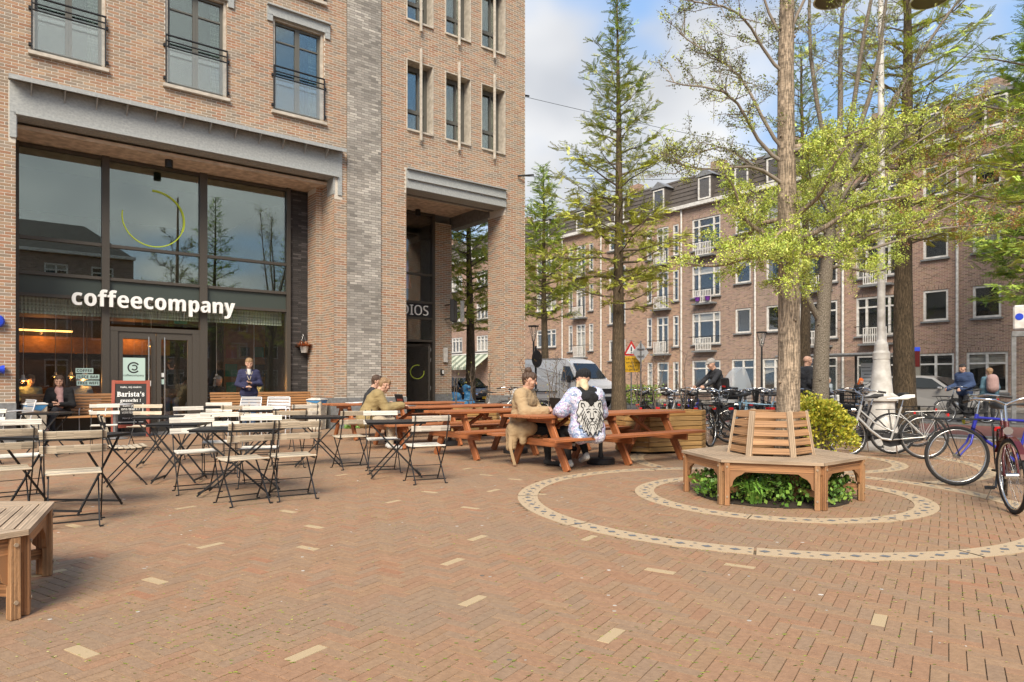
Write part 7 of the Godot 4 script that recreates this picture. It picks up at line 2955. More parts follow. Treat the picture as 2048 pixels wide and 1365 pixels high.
func vehicles():
	# silver panel van, nose towards +x
	var t := thing("van", "silver panel van parked beyond the picnic tables", "van", Vector3(2.35, 0, -33.0), YAW_HOUSE)
	var prof := [Vector2(-2.9, 0.35), Vector2(2.75, 0.32), Vector2(2.95, 0.45), Vector2(2.98, 0.85), Vector2(2.9, 1.05), Vector2(2.55, 1.2), Vector2(2.2, 1.32), Vector2(1.55, 2.05), Vector2(1.25, 2.22), Vector2(0.7, 2.32), Vector2(-2.8, 2.34), Vector2(-2.92, 2.2)]
	var tum := [0.02, 0.05, 0.14, 0.10, 0.10, 0.08, 0.05, 0.16, 0.2, 0.16, 0.16, 0.1]
	part(t, "body", body_shell(prof, 0.97, tum), M.van_silver)
	side_window(t, "side_window", [Vector2(1.05, 1.30), Vector2(2.0, 1.30), Vector2(1.52, 1.92), Vector2(1.1, 1.95)], 0.945, 0.17, M.window_gloss)
	var g := Geo.new()
	g.quad(Vector3(2.19, 1.37, -0.82), Vector3(2.19, 1.37, 0.82), Vector3(1.58, 2.05, 0.72), Vector3(1.58, 2.05, -0.72))
	var o := part(t, "windscreen", g, M.window_gloss)
	o.position = Vector3(0.03, 0.02, 0)
	g = Geo.new()
	g.box(Vector3(2.96, 0.8, 0), Vector3(0.06, 0.22, 0.9))
	part(t, "grille", g, M.black_plastic)
	g = Geo.new()
	g.box(Vector3(2.9, 0.45, 0), Vector3(0.2, 0.24, 1.7), Basis.IDENTITY, 0.05)
	part(t, "bumper", g, M.black_plastic)
	for e in [-1.0, 1.0]:
		g = Geo.new()
		g.box(Vector3(2.86, 0.93, e * 0.72), Vector3(0.2, 0.2, 0.26), Basis(Vector3.UP, -e * 0.4), 0.04)
		part(t, "headlight", g, M.chrome)
		g = Geo.new()
		g.box(Vector3(1.75, 1.35, e * 1.1), Vector3(0.1, 0.34, 0.2), Basis.IDENTITY, 0.03)
		part(t, "mirror", g, M.black_plastic)
		g = Geo.new()
		for x in [0.95, 2.06]:
			g.box(Vector3(x, 1.15, e * 0.957), Vector3(0.012, 1.2, 0.012))
		g.box(Vector3(-0.9, 1.45, e * 0.953), Vector3(3.4, 0.012, 0.012))
		g.box(Vector3(-0.9, 0.75, e * 0.966), Vector3(3.4, 0.05, 0.012))
		part(t, "door_seam", g, M.black_plastic)
		g = Geo.new()
		g.box(Vector3(1.15, 1.12, e * 0.975), Vector3(0.16, 0.035, 0.03))
		g.box(Vector3(0.75, 1.12, e * 0.975), Vector3(0.16, 0.035, 0.03))
		part(t, "door_handle", g, M.black_plastic)
		car_wheel(t, Vector3(2.05, 0.34, e * 0.86), 0.34, 0.22)
		car_wheel(t, Vector3(-1.75, 0.34, e * 0.86), 0.34, 0.22)
	# cars
	car("silver estate car passing behind the dark tree trunk", Vector3(16.4, 0, -27.2), YAW_HOUSE, M.car_silver)
	car("black parked car with yellow number plate seen through the portal", Vector3(-2.5, 0, -33.0), YAW_HOUSE, M.car_black)

func car(label: String, at: Vector3, yaw: float, paint: Material):
	var t := thing("car", label, "car", at, yaw)
	var prof := [Vector2(-2.1, 0.3), Vector2(2.05, 0.28), Vector2(2.18, 0.5), Vector2(2.12, 0.7), Vector2(1.2, 0.92), Vector2(0.55, 1.38), Vector2(0.1, 1.46), Vector2(-1.5, 1.44), Vector2(-2.05, 1.0), Vector2(-2.18, 0.75)]
	var tum := [0.06, 0.08, 0.14, 0.1, 0.05, 0.22, 0.24, 0.24, 0.1, 0.08]
	part(t, "body", body_shell(prof, 0.88, tum), paint)
	side_window(t, "side_window", [Vector2(1.0, 0.98), Vector2(0.5, 1.33), Vector2(0.1, 1.38), Vector2(-1.45, 1.36), Vector2(-1.85, 1.0)], 0.86, 0.42, M.window_gloss)
	var g := Geo.new()
	g.quad(Vector3(1.19, 0.96, -0.72), Vector3(1.19, 0.96, 0.72), Vector3(0.6, 1.38, 0.62), Vector3(0.6, 1.38, -0.62))
	var o := part(t, "windscreen", g, M.window_gloss)
	o.position = Vector3(0.02, 0.02, 0)
	g = Geo.new()
	g.quad(Vector3(-2.03, 1.03, 0.7), Vector3(-2.03, 1.03, -0.7), Vector3(-1.55, 1.42, -0.6), Vector3(-1.55, 1.42, 0.6))
	o = part(t, "rear_window", g, M.window_gloss)
	o.position = Vector3(-0.02, 0.02, 0)
	for e in [-1.0, 1.0]:
		g = Geo.new()
		g.box(Vector3(2.06, 0.62, e * 0.58), Vector3(0.16, 0.14, 0.3), Basis(Vector3.UP, -e * 0.3), 0.03)
		part(t, "headlight", g, M.chrome)
		g = Geo.new()
		g.box(Vector3(-2.1, 0.82, e * 0.62), Vector3(0.1, 0.16, 0.24), Basis.IDENTITY, 0.02)
		part(t, "tail_light", g, M.red_lamp)
		g = Geo.new()
		g.box(Vector3(0.85, 0.98, e * 0.95), Vector3(0.14, 0.1, 0.16), Basis.IDENTITY, 0.03)
		part(t, "mirror", g, paint)
		car_wheel(t, Vector3(1.35, 0.31, e * 0.78), 0.31, 0.2)
		car_wheel(t, Vector3(-1.35, 0.31, e * 0.78), 0.31, 0.2)
	for x in [2.17, -2.19]:
		g = Geo.new()
		g.box(Vector3(x, 0.5, 0), Vector3(0.03, 0.11, 0.5))
		part(t, "number_plate", g, M.yellow_sign)

# ---------------------------------------------------------------- street furniture
func street_furniture():
	# tall white lamp post
	var t := thing("lamp_post", "tall white lamp post with two dish lamps and stout foot", "lamp post", on_ground(6.68, -12.4), 0)
	var g := Geo.new()
	g.lathe([Vector2(0.34, 0.0), Vector2(0.34, 0.06), Vector2(0.27, 0.35), Vector2(0.225, 0.62), Vector2(0.215, 0.86), Vector2(0.27, 0.88), Vector2(0.27, 0.96), Vector2(0.21, 1.0), Vector2(0.19, 1.02)], 22)
	part(t, "foot", g, M.white_paint)
	g = Geo.new()
	g.lathe([Vector2(0.19, 1.02), Vector2(0.135, 1.62), Vector2(0.145, 1.63), Vector2(0.145, 1.74), Vector2(0.12, 1.78), Vector2(0.11, 1.9), Vector2(0.075, 1.98)], 20)
	part(t, "lower_shaft", g, M.white_paint)
	g = Geo.new()
	g.tube([Vector3(0, 1.96, 0), Vector3(0, 5, 0), Vector3(-0.01, 8.3, 0)], [0.068, 0.06, 0.045], 12)
	part(t, "shaft", g, M.white_paint)
	for e in [-1.0, 1.0]:
		g = Geo.new()
		g.tube([Vector3(0, 8.2, 0), Vector3(e * 0.4, 8.42, 0), Vector3(e * 0.88, 8.4, 0)], 0.025, 7)
		part(t, "arm", g, M.white_paint)
		g = Geo.new()
		g.lathe([Vector2(0.30, 8.12), Vector2(0.33, 8.12), Vector2(0.30, 8.2), Vector2(0.14, 8.33), Vector2(0.05, 8.4), Vector2(0, 8.4)], 22, Vector3(e * 0.88, 0, 0))
		var la := part(t, "dish_lamp", g, M.white_paint)
		g = Geo.new()
		g.lathe([Vector2(0.0, 8.125), Vector2(0.30, 8.125), Vector2(0.30, 8.14)], 22, Vector3(e * 0.88, 0, 0))
		part(la, "lamp_glass", g, M.lamp_brown)
	# black lamp posts across the street
	for i in 2:
		var q: Array = [[12.75, -35.0, 3.75, "black lamp post with funnel head before the brick houses"], [1.06, -33.6, 3.95, "black lamp post with funnel head beside the cafe corner"]][i]
		t = thing("street_lamp", q[3], "street lamp", on_ground(q[0], q[1]), 0, "black funnel-headed street lamps")
		g = Geo.new()
		g.tube([Vector3(0, 0, 0), Vector3(0, q[2] - 0.75, 0)], [0.07, 0.045], 8)
		part(t, "post", g, M.black_metal)
		g = Geo.new()
		for k in 4:
			var a := k * PI / 2 + 0.5
			g.tube([Vector3(cos(a) * 0.05, q[2] - 0.75, sin(a) * 0.05), Vector3(cos(a) * 0.24, q[2], sin(a) * 0.24)], 0.014, 5)
		part(t, "cage", g, M.black_metal)
		g = Geo.new()
		g.lathe([Vector2(0.05, q[2] - 0.72), Vector2(0.21, q[2] - 0.04)], 14)
		part(t, "lamp_glass", g, M.clear)
		g = Geo.new()
		g.lathe([Vector2(0.27, q[2] - 0.03), Vector2(0.27, q[2] + 0.02), Vector2(0, q[2] + 0.05)], 16)
		part(t, "cap", g, M.black_metal)
	# road signs by the cone tree
	t = thing("road_sign", "yellow notice with red warning triangle beside the conical tree", "road sign", on_ground(5.10, -29.3), -0.1)
	g = Geo.new()
	g.tube([Vector3(0, 0, -0.03), Vector3(0, 3.0, -0.03)], 0.03, 7)
	part(t, "post", g, M.zinc)
	g = Geo.new()
	g.prism(PackedVector2Array([Vector2(-0.36, 2.34), Vector2(0.36, 2.34), Vector2(0, 2.98)]), 0.0, 0.015)
	part(t, "triangle_rim", g, M.sign_bright_red)
	g = Geo.new()
	g.prism(PackedVector2Array([Vector2(-0.23, 2.415), Vector2(0.23, 2.415), Vector2(0, 2.83)]), 0.016, 0.02)
	part(t, "triangle_face", g, M.sign_white)
	g = Geo.new()
	g.box(Vector3(0, 2.62, 0.024), Vector3(0.05, 0.2, 0.004))
	g.box(Vector3(0, 2.46, 0.024), Vector3(0.05, 0.05, 0.004))
	part(t, "exclamation_mark", g, M.black_plastic)
	g = Geo.new()
	g.box(Vector3(0.02, 1.97, 0.01), Vector3(0.7, 0.68, 0.02), Basis.IDENTITY, 0.006)
	var nb := part(t, "notice_board", g, M.yellow_sign)
	var li := ["Let op!", "tramverkeer", "vanaf", "trambaan"]
	for i in 4:
		letters(nb, "lettering", li[i], 0.13, 0.004, M.black_plastic, Vector3(0.02, 2.2 - i * 0.155, 0.024), 0.9, "Droid Sans Mono", 700)
	t = thing("road_sign", "diamond road sign seen from its grey back on a thin pole", "road sign", on_ground(5.42, -28.9), 0.15)
	g = Geo.new()
	g.tube([Vector3(0, 0, 0.03), Vector3(0, 2.95, 0.03)], 0.035, 8)
	part(t, "post", g, M.zinc)
	g = Geo.new()
	g.prism(PackedVector2Array([Vector2(0, 2.0), Vector2(0.36, 2.45), Vector2(0, 2.9), Vector2(-0.36, 2.45)]), 0.0, 0.015)
	part(t, "plate", g, M.sign_back)
	g = Geo.new()
	for y in [2.3, 2.6]:
		g.box(Vector3(0, y, 0.05), Vector3(0.3, 0.04, 0.03))
	part(t, "clamp", g, M.zinc)
	t = thing("road_sign", "round road sign seen edge-on from behind at the van's side", "road sign", on_ground(0.92, -26.5), 0.9)
	g = Geo.new()
	g.tube([Vector3(0, 0, 0), Vector3(0, 2.6, 0)], 0.04, 8)
	part(t, "post", g, M.black_metal)
	g = Geo.new()
	g.xf = Transform3D(Basis(Vector3.RIGHT, PI / 2), Vector3(0, 2.1, 0))
	g.lathe([Vector2(0, 0.05), Vector2(0.33, 0.05), Vector2(0.33, 0.07), Vector2(0, 0.07)], 24)
	part(t, "disc", g, M.black_metal)
	# blue covers seen through the portal
	t = thing("covered_scooter", "scooter under a crumpled blue cover seen through the portal", "scooter", on_ground(-1.95, -24.2), 0.4)
	g = Geo.new()
	blob(g, [[Vector3(-0.6, 0.35, 0), Vector3(0.5, 0.35, 0), 0.24, 0.22], [Vector3(-0.5, 0.65, 0), Vector3(0.0, 0.7, 0), 0.2, 0.16], [Vector3(0.45, 0.6, 0), Vector3(0.35, 1.0, 0), 0.14, 0.12], [Vector3(0.35, 1.02, -0.25), Vector3(0.35, 1.02, 0.25), 0.07, 0.07]], 0.035, 0.08, 0.03, Vector3(6, 6, 6))
	part(t, "cover", g, M.bag_blue)
	for x in [-0.55, 0.6]:
		car_wheel(t, Vector3(x, 0.22, 0), 0.22, 0.1)
	# clipped hedge
	var hd := thing("hedge", "clipped green hedge right of the silver van", "hedge", on_ground(6.6, -36.5), YAW_HOUSE)
	g = Geo.new()
	g.use_col = true
	for i in 2600:
		var p := Vector3(rf(-1.7, 1.7), rf(0.05, 1.05), rf(-0.35, 0.35))
		if rng.randf() < 0.6:
			p.z = 0.35 + rf(-0.05, 0.05)
		var d := Vector3(rf(-1, 1), rf(-0.3, 1), rf(-0.2, 1)).normalized()
		var s := rf(0.05, 0.1)
		var x := d.cross(Vector3(rf(-1, 1), rf(-1, 1), rf(-1, 1))).normalized() * s * 0.5
		g.col = [Color(0.12, 0.22, 0.03), Color(0.2, 0.3, 0.04), Color(0.27, 0.36, 0.05)][rng.randi_range(0, 2)] * rf(0.8, 1.2)
		g.quad(p, p + d * s * 0.5 + x, p + d * s, p + d * s * 0.5 - x)
	part(hd, "foliage", g, M.leaf_soft)
	g = Geo.new()
	for i in 12:
		g.tube([Vector3(-1.6 + i * 0.29, 0, 0), Vector3(-1.6 + i * 0.29 + rf(-0.1, 0.1), 0.9, rf(-0.1, 0.1))], [0.02, 0.008], 5)
	part(hd, "stems", g, M.twig)
	# tram shelter
	t = thing("tram_shelter", "glass tram shelter with flat roof before the houses", "shelter", Vector3(14.65, 0, -31.3), YAW_HOUSE)
	g = Geo.new()
	g.box(Vector3(0, 2.42, 0), Vector3(4.8, 0.1, 1.6), Basis.IDENTITY, 0.02)
	part(t, "roof", g, M.zinc)
	for x in [-2.2, -0.75, 0.75, 2.2]:
		g = Geo.new()
		g.box(Vector3(x, 1.2, -0.62), Vector3(0.08, 2.38, 0.08))
		part(t, "post", g, M.frame_grey)
	for i in 3:
		g = Geo.new()
		g.box(Vector3(-1.475 + i * 1.475, 1.25, -0.62), Vector3(1.36, 1.9, 0.012))
		part(t, "glass_panel", g, M.shelter_glass)
	g = Geo.new()
	g.box(Vector3(0, 0.45, -0.35), Vector3(2.6, 0.05, 0.35), Basis.IDENTITY, 0.01)
	part(t, "seat", g, M.zinc)
	g = Geo.new()
	g.box(Vector3(-2.0, 1.25, -0.2), Vector3(0.08, 1.8, 1.1), Basis(Vector3.UP, 1.1), 0.02)
	var ps := part(t, "poster_case", g, M.frame_grey)
	g = Geo.new()
	g.xf = Transform3D(Basis(Vector3.UP, 1.1), Vector3(-2.0, 1.25, -0.2))
	g.box(Vector3(-0.045, 0, 0), Vector3(0.01, 1.66, 1.0))
	g.box(Vector3(0.045, 0, 0), Vector3(0.01, 1.66, 1.0))
	part(ps, "poster", g, M.pink_poster)
	for i in 3:
		var o := letters(ps, "lettering", ["Goedkoper", "Supersnel", "met glasvezel"][i], 0.19 if i < 2 else 0.15, 0.004, M.sign_bright_red, Vector3.ZERO, 0.8)
		o.transform = Transform3D(Basis(Vector3.UP, 1.1 - PI / 2) * Basis.from_scale(Vector3(0.85, 1, 1)), Vector3(-2.0, 1.85 - i * 0.24, -0.2) + Basis(Vector3.UP, 1.1) * Vector3(-0.055, 0, -0.0))
		var o2 := letters(ps, "lettering", ["Goedkoper", "Supersnel", "met glasvezel"][i], 0.19 if i < 2 else 0.15, 0.004, M.sign_bright_red, Vector3.ZERO, 0.8)
		o2.transform = Transform3D(Basis(Vector3.UP, 1.1 + PI / 2) * Basis.from_scale(Vector3(0.85, 1, 1)), Vector3(-2.0, 1.85 - i * 0.24, -0.2) + Basis(Vector3.UP, 1.1) * Vector3(0.055, 0, 0.0))
	g = Geo.new()
	g.box(Vector3(1.5, 1.4, -0.58), Vector3(1.0, 1.3, 0.04))
	var mp := part(t, "map_panel", g, M.sign_white)
	for i in 7:
		g = Geo.new()
		g.box(Vector3(1.2 + rf(0, 0.1), 0.95 + i * 0.15, -0.555), Vector3(rf(0.25, 0.45), 0.03, 0.004))
		part(mp, "timetable_line", g, M.zinc)
	# information pillar and stop sign
	t = thing("info_pillar", "grey information pillar with dark display right of the dark trunk", "pillar", Vector3(15.9, 0, -27.0), -0.3)
	g = Geo.new()
	g.box(Vector3(0, 1.25, 0), Vector3(0.3, 2.5, 0.16), Basis.IDENTITY, 0.03)
	part(t, "case", g, M.frame_grey)
	g = Geo.new()
	g.box(Vector3(0.02, 2.12, 0.09), Vector3(0.2, 0.62, 0.02))
	part(t, "display", g, M.maroon_paint)
	g = Geo.new()
	g.box(Vector3(0.02, 2.5, 0.09), Vector3(0.22, 0.16, 0.02))
	part(t, "blue_header", g, M.blue_bright)
	t = thing("stop_post", "grey tram stop frame with white lit sign at the right edge", "tram stop", Vector3(14.95, 0, -20.0), -0.62)
	g = Geo.new()
	g.box(Vector3(-0.25, 1.3, 0), Vector3(0.12, 2.6, 0.12), Basis.IDENTITY, 0.01)
	g.box(Vector3(1.0, 2.62, 0), Vector3(2.6, 0.16, 0.14), Basis.IDENTITY, 0.01)
	part(t, "frame", g, M.zinc)
	g = Geo.new()
	g.box(Vector3(0.45, 1.55, 0), Vector3(0.9, 1.7, 0.05))
	part(t, "panel", g, M.frame_grey)
	g = Geo.new()
	g.box(Vector3(-0.12, 3.1, 0), Vector3(0.3, 0.72, 0.12), Basis.IDENTITY, 0.04)
	var sg := part(t, "sign_box", g, M.white_paint)
	g = Geo.new()
	g.xf = Transform3D(Basis(Vector3.RIGHT, PI / 2), Vector3(-0.12, 3.12, 0.05))
	g.lathe([Vector2(0, 0.02), Vector2(0.1, 0.02), Vector2(0.1, 0.0)], 18)
	part(sg, "emblem", g, M.blue_bright)
	# blue fittings at the left edge of the facade
	t = thing("wall_sign", "blue rounded wall sign fitting on the left brick pier", "sign", cafe_point(-7.42, 2.4, 0.08), YAW_CAFE)
	g = Geo.new()
	g.xf = Transform3D(Basis(Vector3.RIGHT, PI / 2), Vector3.ZERO)
	g.lathe([Vector2(0, 0.06), Vector2(0.1, 0.05), Vector2(0.13, 0.0), Vector2(0.1, -0.05), Vector2(0, -0.06)], 18)
	part(t, "disc", g, M.blue_bright)
	g = Geo.new()
	g.tube([Vector3(0, 0, -0.1), Vector3(0, 0, 0)], 0.02, 6)
	part(t, "mount", g, M.black_metal)
	t = thing("wall_fitting", "bright blue tube end fixed to the left brick pier", "fitting", cafe_point(-7.42, 1.46, 0.08), YAW_CAFE)
	g = Geo.new()
	g.tube([Vector3(-0.3, 0, 0), Vector3(0.05, 0, 0), Vector3(0.09, 0, 0), Vector3(0.12, 0, 0)], [0.065, 0.065, 0.085, 0.085], 14)
	part(t, "tube", g, M.blue_bright)
	g = Geo.new()
	g.tube([Vector3(-0.1, 0, -0.1), Vector3(-0.1, 0, 0)], 0.02, 6)
	part(t, "mount", g, M.black_metal)
	# overhead wires from the corner of the cafe building
	for i in 2:
		var w := thing("tram_wire", ["thin overhead wire anchored low on the building corner", "thin overhead wire high beside the building corner"][i], "wire", Vector3.ZERO, 0, "overhead wires")
		var a: Vector3 = cafe_point(5.6, 7.65, 0.05) if i == 0 else cafe_point(5.93, 10.7, -1.0)
		var b: Vector3 = Vector3(14.5, 9.4, -24.0) if i == 0 else Vector3(22.0, 10.2, -30.0)
		g = Geo.new()
		var pts := []
		for k in 21:
			var f := k / 20.0
			pts.push_back(a.lerp(b, f) - Vector3.UP * 0.5 * sin(f * PI))
		g.tube(pts, 0.008, 4)
		part(w, "cable", g, M.black_metal)
		g = Geo.new()
		g.tube([a, a.lerp(b, 0.035)], 0.03, 6)
		part(w, "insulator", g, M.black_metal)

# ---------------------------------------------------------------- people
# bones: [a, b, ra, rb]; the union of tapered capsules, smoothly joined, meshed as surface nets
var cloth_noise: FastNoiseLite

func blob(g: Geo, bones: Array, cell: float, k: float, folds_amp := 0.0, stretch := Vector3.ONE):
	if cloth_noise == null:
		cloth_noise = FastNoiseLite.new()
		cloth_noise.seed = 77
		cloth_noise.frequency = 1.0
		cloth_noise.fractal_octaves = 2
		cloth_noise.noise_type = FastNoiseLite.TYPE_SIMPLEX_SMOOTH
	var lo := Vector3.ONE * 1e9
	var hi := Vector3.ONE * -1e9
	for b in bones:
		var r: float = maxf(b[2], b[3])
		for p in [b[0], b[1]]:
			lo = lo.min(p - Vector3.ONE * r)
			hi = hi.max(p + Vector3.ONE * r)
	var pad := k + cell * 2.5
	lo -= Vector3.ONE * pad
	hi += Vector3.ONE * pad
	var nx := int((hi.x - lo.x) / cell) + 2
	var ny := int((hi.y - lo.y) / cell) + 2
	var nz := int((hi.z - lo.z) / cell) + 2
	var f := PackedFloat32Array()
	f.resize(nx * ny * nz)
	f.fill(1.0)
	for b in bones:
		var a: Vector3 = b[0]
		var ba: Vector3 = b[1] - a
		var l2 := maxf(ba.length_squared(), 1e-9)
		var ra: float = b[2]
		var rb: float = b[3]
		var r := maxf(ra, rb) + pad
		var l := (a.min(b[1]) - Vector3.ONE * r - lo) / cell
		var h := (a.max(b[1]) + Vector3.ONE * r - lo) / cell
		var x0 := maxi(0, int(l.x))
		var x1 := mini(nx - 1, int(h.x) + 1)
		for z in range(maxi(0, int(l.z)), mini(nz - 1, int(h.z) + 1) + 1):
			for y in range(maxi(0, int(l.y)), mini(ny - 1, int(h.y) + 1) + 1):
				var at := (z * ny + y) * nx
				for x in range(x0, x1 + 1):
					var pa := lo + Vector3(x, y, z) * cell - a
					var t := clampf(pa.dot(ba) / l2, 0.0, 1.0)
					var d := (pa - ba * t).length() - lerpf(ra, rb, t)
					var o := f[at + x]
					var m := maxf(k - absf(o - d), 0.0) / k
					f[at + x] = minf(o, d) - m * m * k * 0.25
	# vertices
	var ids := {}
	var sy := nx
	var sz := nx * ny
	var off := [0, 1, sy, sy + 1, sz, sz + 1, sz + sy, sz + sy + 1]
	var edges := [[0, 1], [2, 3], [4, 5], [6, 7], [0, 2], [1, 3], [4, 6], [5, 7], [0, 4], [1, 5], [2, 6], [3, 7]]
	var cp := []
	for i in 8:
		cp.push_back(Vector3(i & 1, (i >> 1) & 1, (i >> 2) & 1))
	for z in nz - 1:
		for y in ny - 1:
			var at := (z * ny + y) * nx
			for x in nx - 1:
				var i := at + x
				var f0 := f[i]
				if f0 > cell * 2.0 or f0 < -cell * 2.0:
					continue
				var s0 := f0 < 0.0
				if (f[i + 1] < 0.0) == s0 and (f[i + sy] < 0.0) == s0 and (f[i + sy + 1] < 0.0) == s0 and (f[i + sz] < 0.0) == s0 and (f[i + sz + 1] < 0.0) == s0 and (f[i + sz + sy] < 0.0) == s0 and (f[i + sz + sy + 1] < 0.0) == s0:
					continue
				var sum := Vector3.ZERO
				var c := 0
				for e in edges:
					var v0 := f[i + off[e[0]]]
					var v1 := f[i + off[e[1]]]
					if (v0 < 0.0) != (v1 < 0.0):
						sum += cp[e[0]].lerp(cp[e[1]], v0 / (v0 - v1))
						c += 1
				var p := sum / c
				var grad := Vector3(f[i + 1] - f0 + f[i + sy + sz + 1] - f[i + sy + sz], f[i + sy] - f0 + f[i + sy + sz + 1] - f[i + sz + 1], f[i + sz] - f0 + f[i + sy + sz + 1] - f[i + sy + 1])
				var vp := lo + (Vector3(x, y, z) + p) * cell
				var vn := grad.normalized()
				if folds_amp > 0.0:
					# creases of the cloth (or locks of hair) as real displacement
					var w := vp * stretch
					var n0 := cloth_noise.get_noise_3dv(w)
					var gr := Vector3(cloth_noise.get_noise_3dv(w + Vector3(0.12, 0, 0)) - n0, cloth_noise.get_noise_3dv(w + Vector3(0, 0.12, 0)) - n0, cloth_noise.get_noise_3dv(w + Vector3(0, 0, 0.12)) - n0) / 0.12 * stretch * folds_amp
					vp += vn * n0 * folds_amp
					vn = (vn - (gr - vn * gr.dot(vn))).normalized()
				ids[i] = g.vert(vp, vn)
	for i in ids:
		var x: int = i % nx
		var y: int = (i / nx) % ny
		var z: int = i / sz
		if x == 0 or y == 0 or z == 0:
			continue
		var s := f[i] < 0.0
		if s != (f[i + 1] < 0.0):
			_quad(g, ids, i, i - sy, i - sy - sz, i - sz, s)
		if s != (f[i + sy] < 0.0):
			_quad(g, ids, i, i - sz, i - sz - 1, i - 1, s)
		if s != (f[i + sz] < 0.0):
			_quad(g, ids, i, i - 1, i - 1 - sy, i - sy, s)

func _quad(g: Geo, ids: Dictionary, a: int, b: int, c: int, d: int, flip: bool):
	if not (ids.has(a) and ids.has(b) and ids.has(c) and ids.has(d)):
		return
	if flip:
		g.face(ids[a], ids[b], ids[c])
		g.face(ids[a], ids[c], ids[d])
	else:
		g.face(ids[a], ids[c], ids[b])
		g.face(ids[a], ids[d], ids[c])

# joints of a standing adult of 1.76 m who faces +z; poses override them
func stand_pose() -> Dictionary:
	return {"pelvis": Vector3(0, 0.94, 0), "waist": Vector3(0, 1.10, 0.0), "chest": Vector3(0, 1.30, 0.0), "neck": Vector3(0, 1.47, -0.01), "head": Vector3(0, 1.63, 0.025),
		"sl": Vector3(0.18, 1.41, -0.01), "sr": Vector3(-0.18, 1.41, -0.01), "el": Vector3(0.23, 1.13, -0.03), "er": Vector3(-0.23, 1.13, -0.03), "wl": Vector3(0.23, 0.88, 0.05), "wr": Vector3(-0.23, 0.88, 0.05),
		"hl": Vector3(0.09, 0.92, 0), "hr": Vector3(-0.09, 0.92, 0), "kl": Vector3(0.1, 0.50, 0.02), "kr": Vector3(-0.1, 0.50, 0.02), "al": Vector3(0.1, 0.09, -0.02), "ar": Vector3(-0.1, 0.09, -0.02), "tl": Vector3(0.11, 0.04, 0.15), "tr": Vector3(-0.11, 0.04, 0.15), "face": Vector3(0, 0, 1)}

# seat at height s; thighs along +z
func sit_pose(s := 0.46) -> Dictionary:
	var p := stand_pose()
	var d := s + 0.09 - 0.94
	for k in ["pelvis", "waist", "chest", "neck", "head", "sl", "sr", "el", "er", "wl", "wr", "hl", "hr"]:
		p[k] += Vector3(0, d, 0)
	p.kl = Vector3(0.11, s + 0.07, 0.44)
	p.kr = Vector3(-0.11, s + 0.07, 0.44)
	p.al = Vector3(0.11, 0.09, 0.45)
	p.ar = Vector3(-0.11, 0.09, 0.45)
	p.tl = Vector3(0.12, 0.04, 0.62)
	p.tr = Vector3(-0.12, 0.04, 0.62)
	return p

func lean(p: Dictionary, ang: float, yaw := 0.0):
	# bend the upper body forward about the pelvis
	var b := Basis(Vector3.RIGHT, ang)
	for k in ["waist", "chest", "neck", "head", "sl", "sr", "el", "er", "wl", "wr"]:
		p[k] = p.pelvis + Basis(Vector3.UP, yaw) * (b * (p[k] - p.pelvis))

func torso(p: Dictionary, e: float, long := 0.0) -> Array:
	var side: Vector3 = (p.sl - p.sr).normalized()
	var o := []
	o.push_back([p.hl + side * 0.0, p.hr, 0.115 + e, 0.115 + e])
	o.push_back([p.waist + side * 0.055, p.waist - side * 0.055, 0.105 + e, 0.105 + e])
	o.push_back([p.chest + side * 0.075, p.chest - side * 0.075, 0.115 + e, 0.115 + e])
	o.push_back([p.sl.lerp(p.sr, 0.12), p.sr.lerp(p.sl, 0.12), 0.072 + e, 0.072 + e])
	o.push_back([p.pelvis + side * 0.05, p.waist + side * 0.05, 0.115 + e, 0.10 + e])
	o.push_back([p.pelvis - side * 0.05, p.waist - side * 0.05, 0.115 + e, 0.10 + e])
	o.push_back([p.waist + side * 0.05, p.chest + side * 0.06, 0.10 + e, 0.112 + e])
	o.push_back([p.waist - side * 0.05, p.chest - side * 0.06, 0.10 + e, 0.112 + e])
	return o

func arm(p: Dictionary, s: String, e: float) -> Array:
	return [[p["s" + s], p["e" + s], 0.056 + e, 0.044 + e], [p["e" + s], p["w" + s], 0.044 + e, 0.03 + e]]

func leg(p: Dictionary, s: String, e: float) -> Array:
	return [[p["h" + s], p["k" + s], 0.088 + e, 0.058 + e], [p["k" + s], p["k" + s].lerp(p["a" + s], 0.4), 0.056 + e, 0.058 + e], [p["k" + s].lerp(p["a" + s], 0.4), p["a" + s], 0.055 + e, 0.036 + e]]

func hand_bones(w: Vector3, dir: Vector3, palm: Vector3, left: bool) -> Array:
	# w wrist, dir towards the fingertips, palm the way the palm looks
	dir = dir.normalized()
	palm = (palm - dir * palm.dot(dir)).normalized()
	var side := dir.cross(palm).normalized() * (1.0 if left else -1.0)
	var o := []
	for i in 4:
		var q := (i - 1.5) * 0.021
		var base := w + dir * 0.085 + side * q
		o.push_back([w + dir * 0.02 + side * q * 0.6, base, 0.015, 0.0125])
		var ln: float = [0.062, 0.078, 0.074, 0.056][i]
		var k1 := base + dir * ln * 0.5 + palm * 0.012
		var k2 := k1 + dir * ln * 0.28 + palm * 0.022
		o.push_back([base, k1, 0.0095, 0.0085])
		o.push_back([k1, k2, 0.0085, 0.0075])
	var th := w + dir * 0.03 - side * 0.028
	var t1 := th + dir * 0.035 - side * 0.022 + palm * 0.012
	o.push_back([th + side * 0.01, t1, 0.014, 0.0105])
	o.push_back([t1, t1 + dir * 0.03 + palm * 0.012 + side * 0.006, 0.0105, 0.0085])
	o.push_back([w - dir * 0.03, w + dir * 0.03, 0.024, 0.026])
	return o

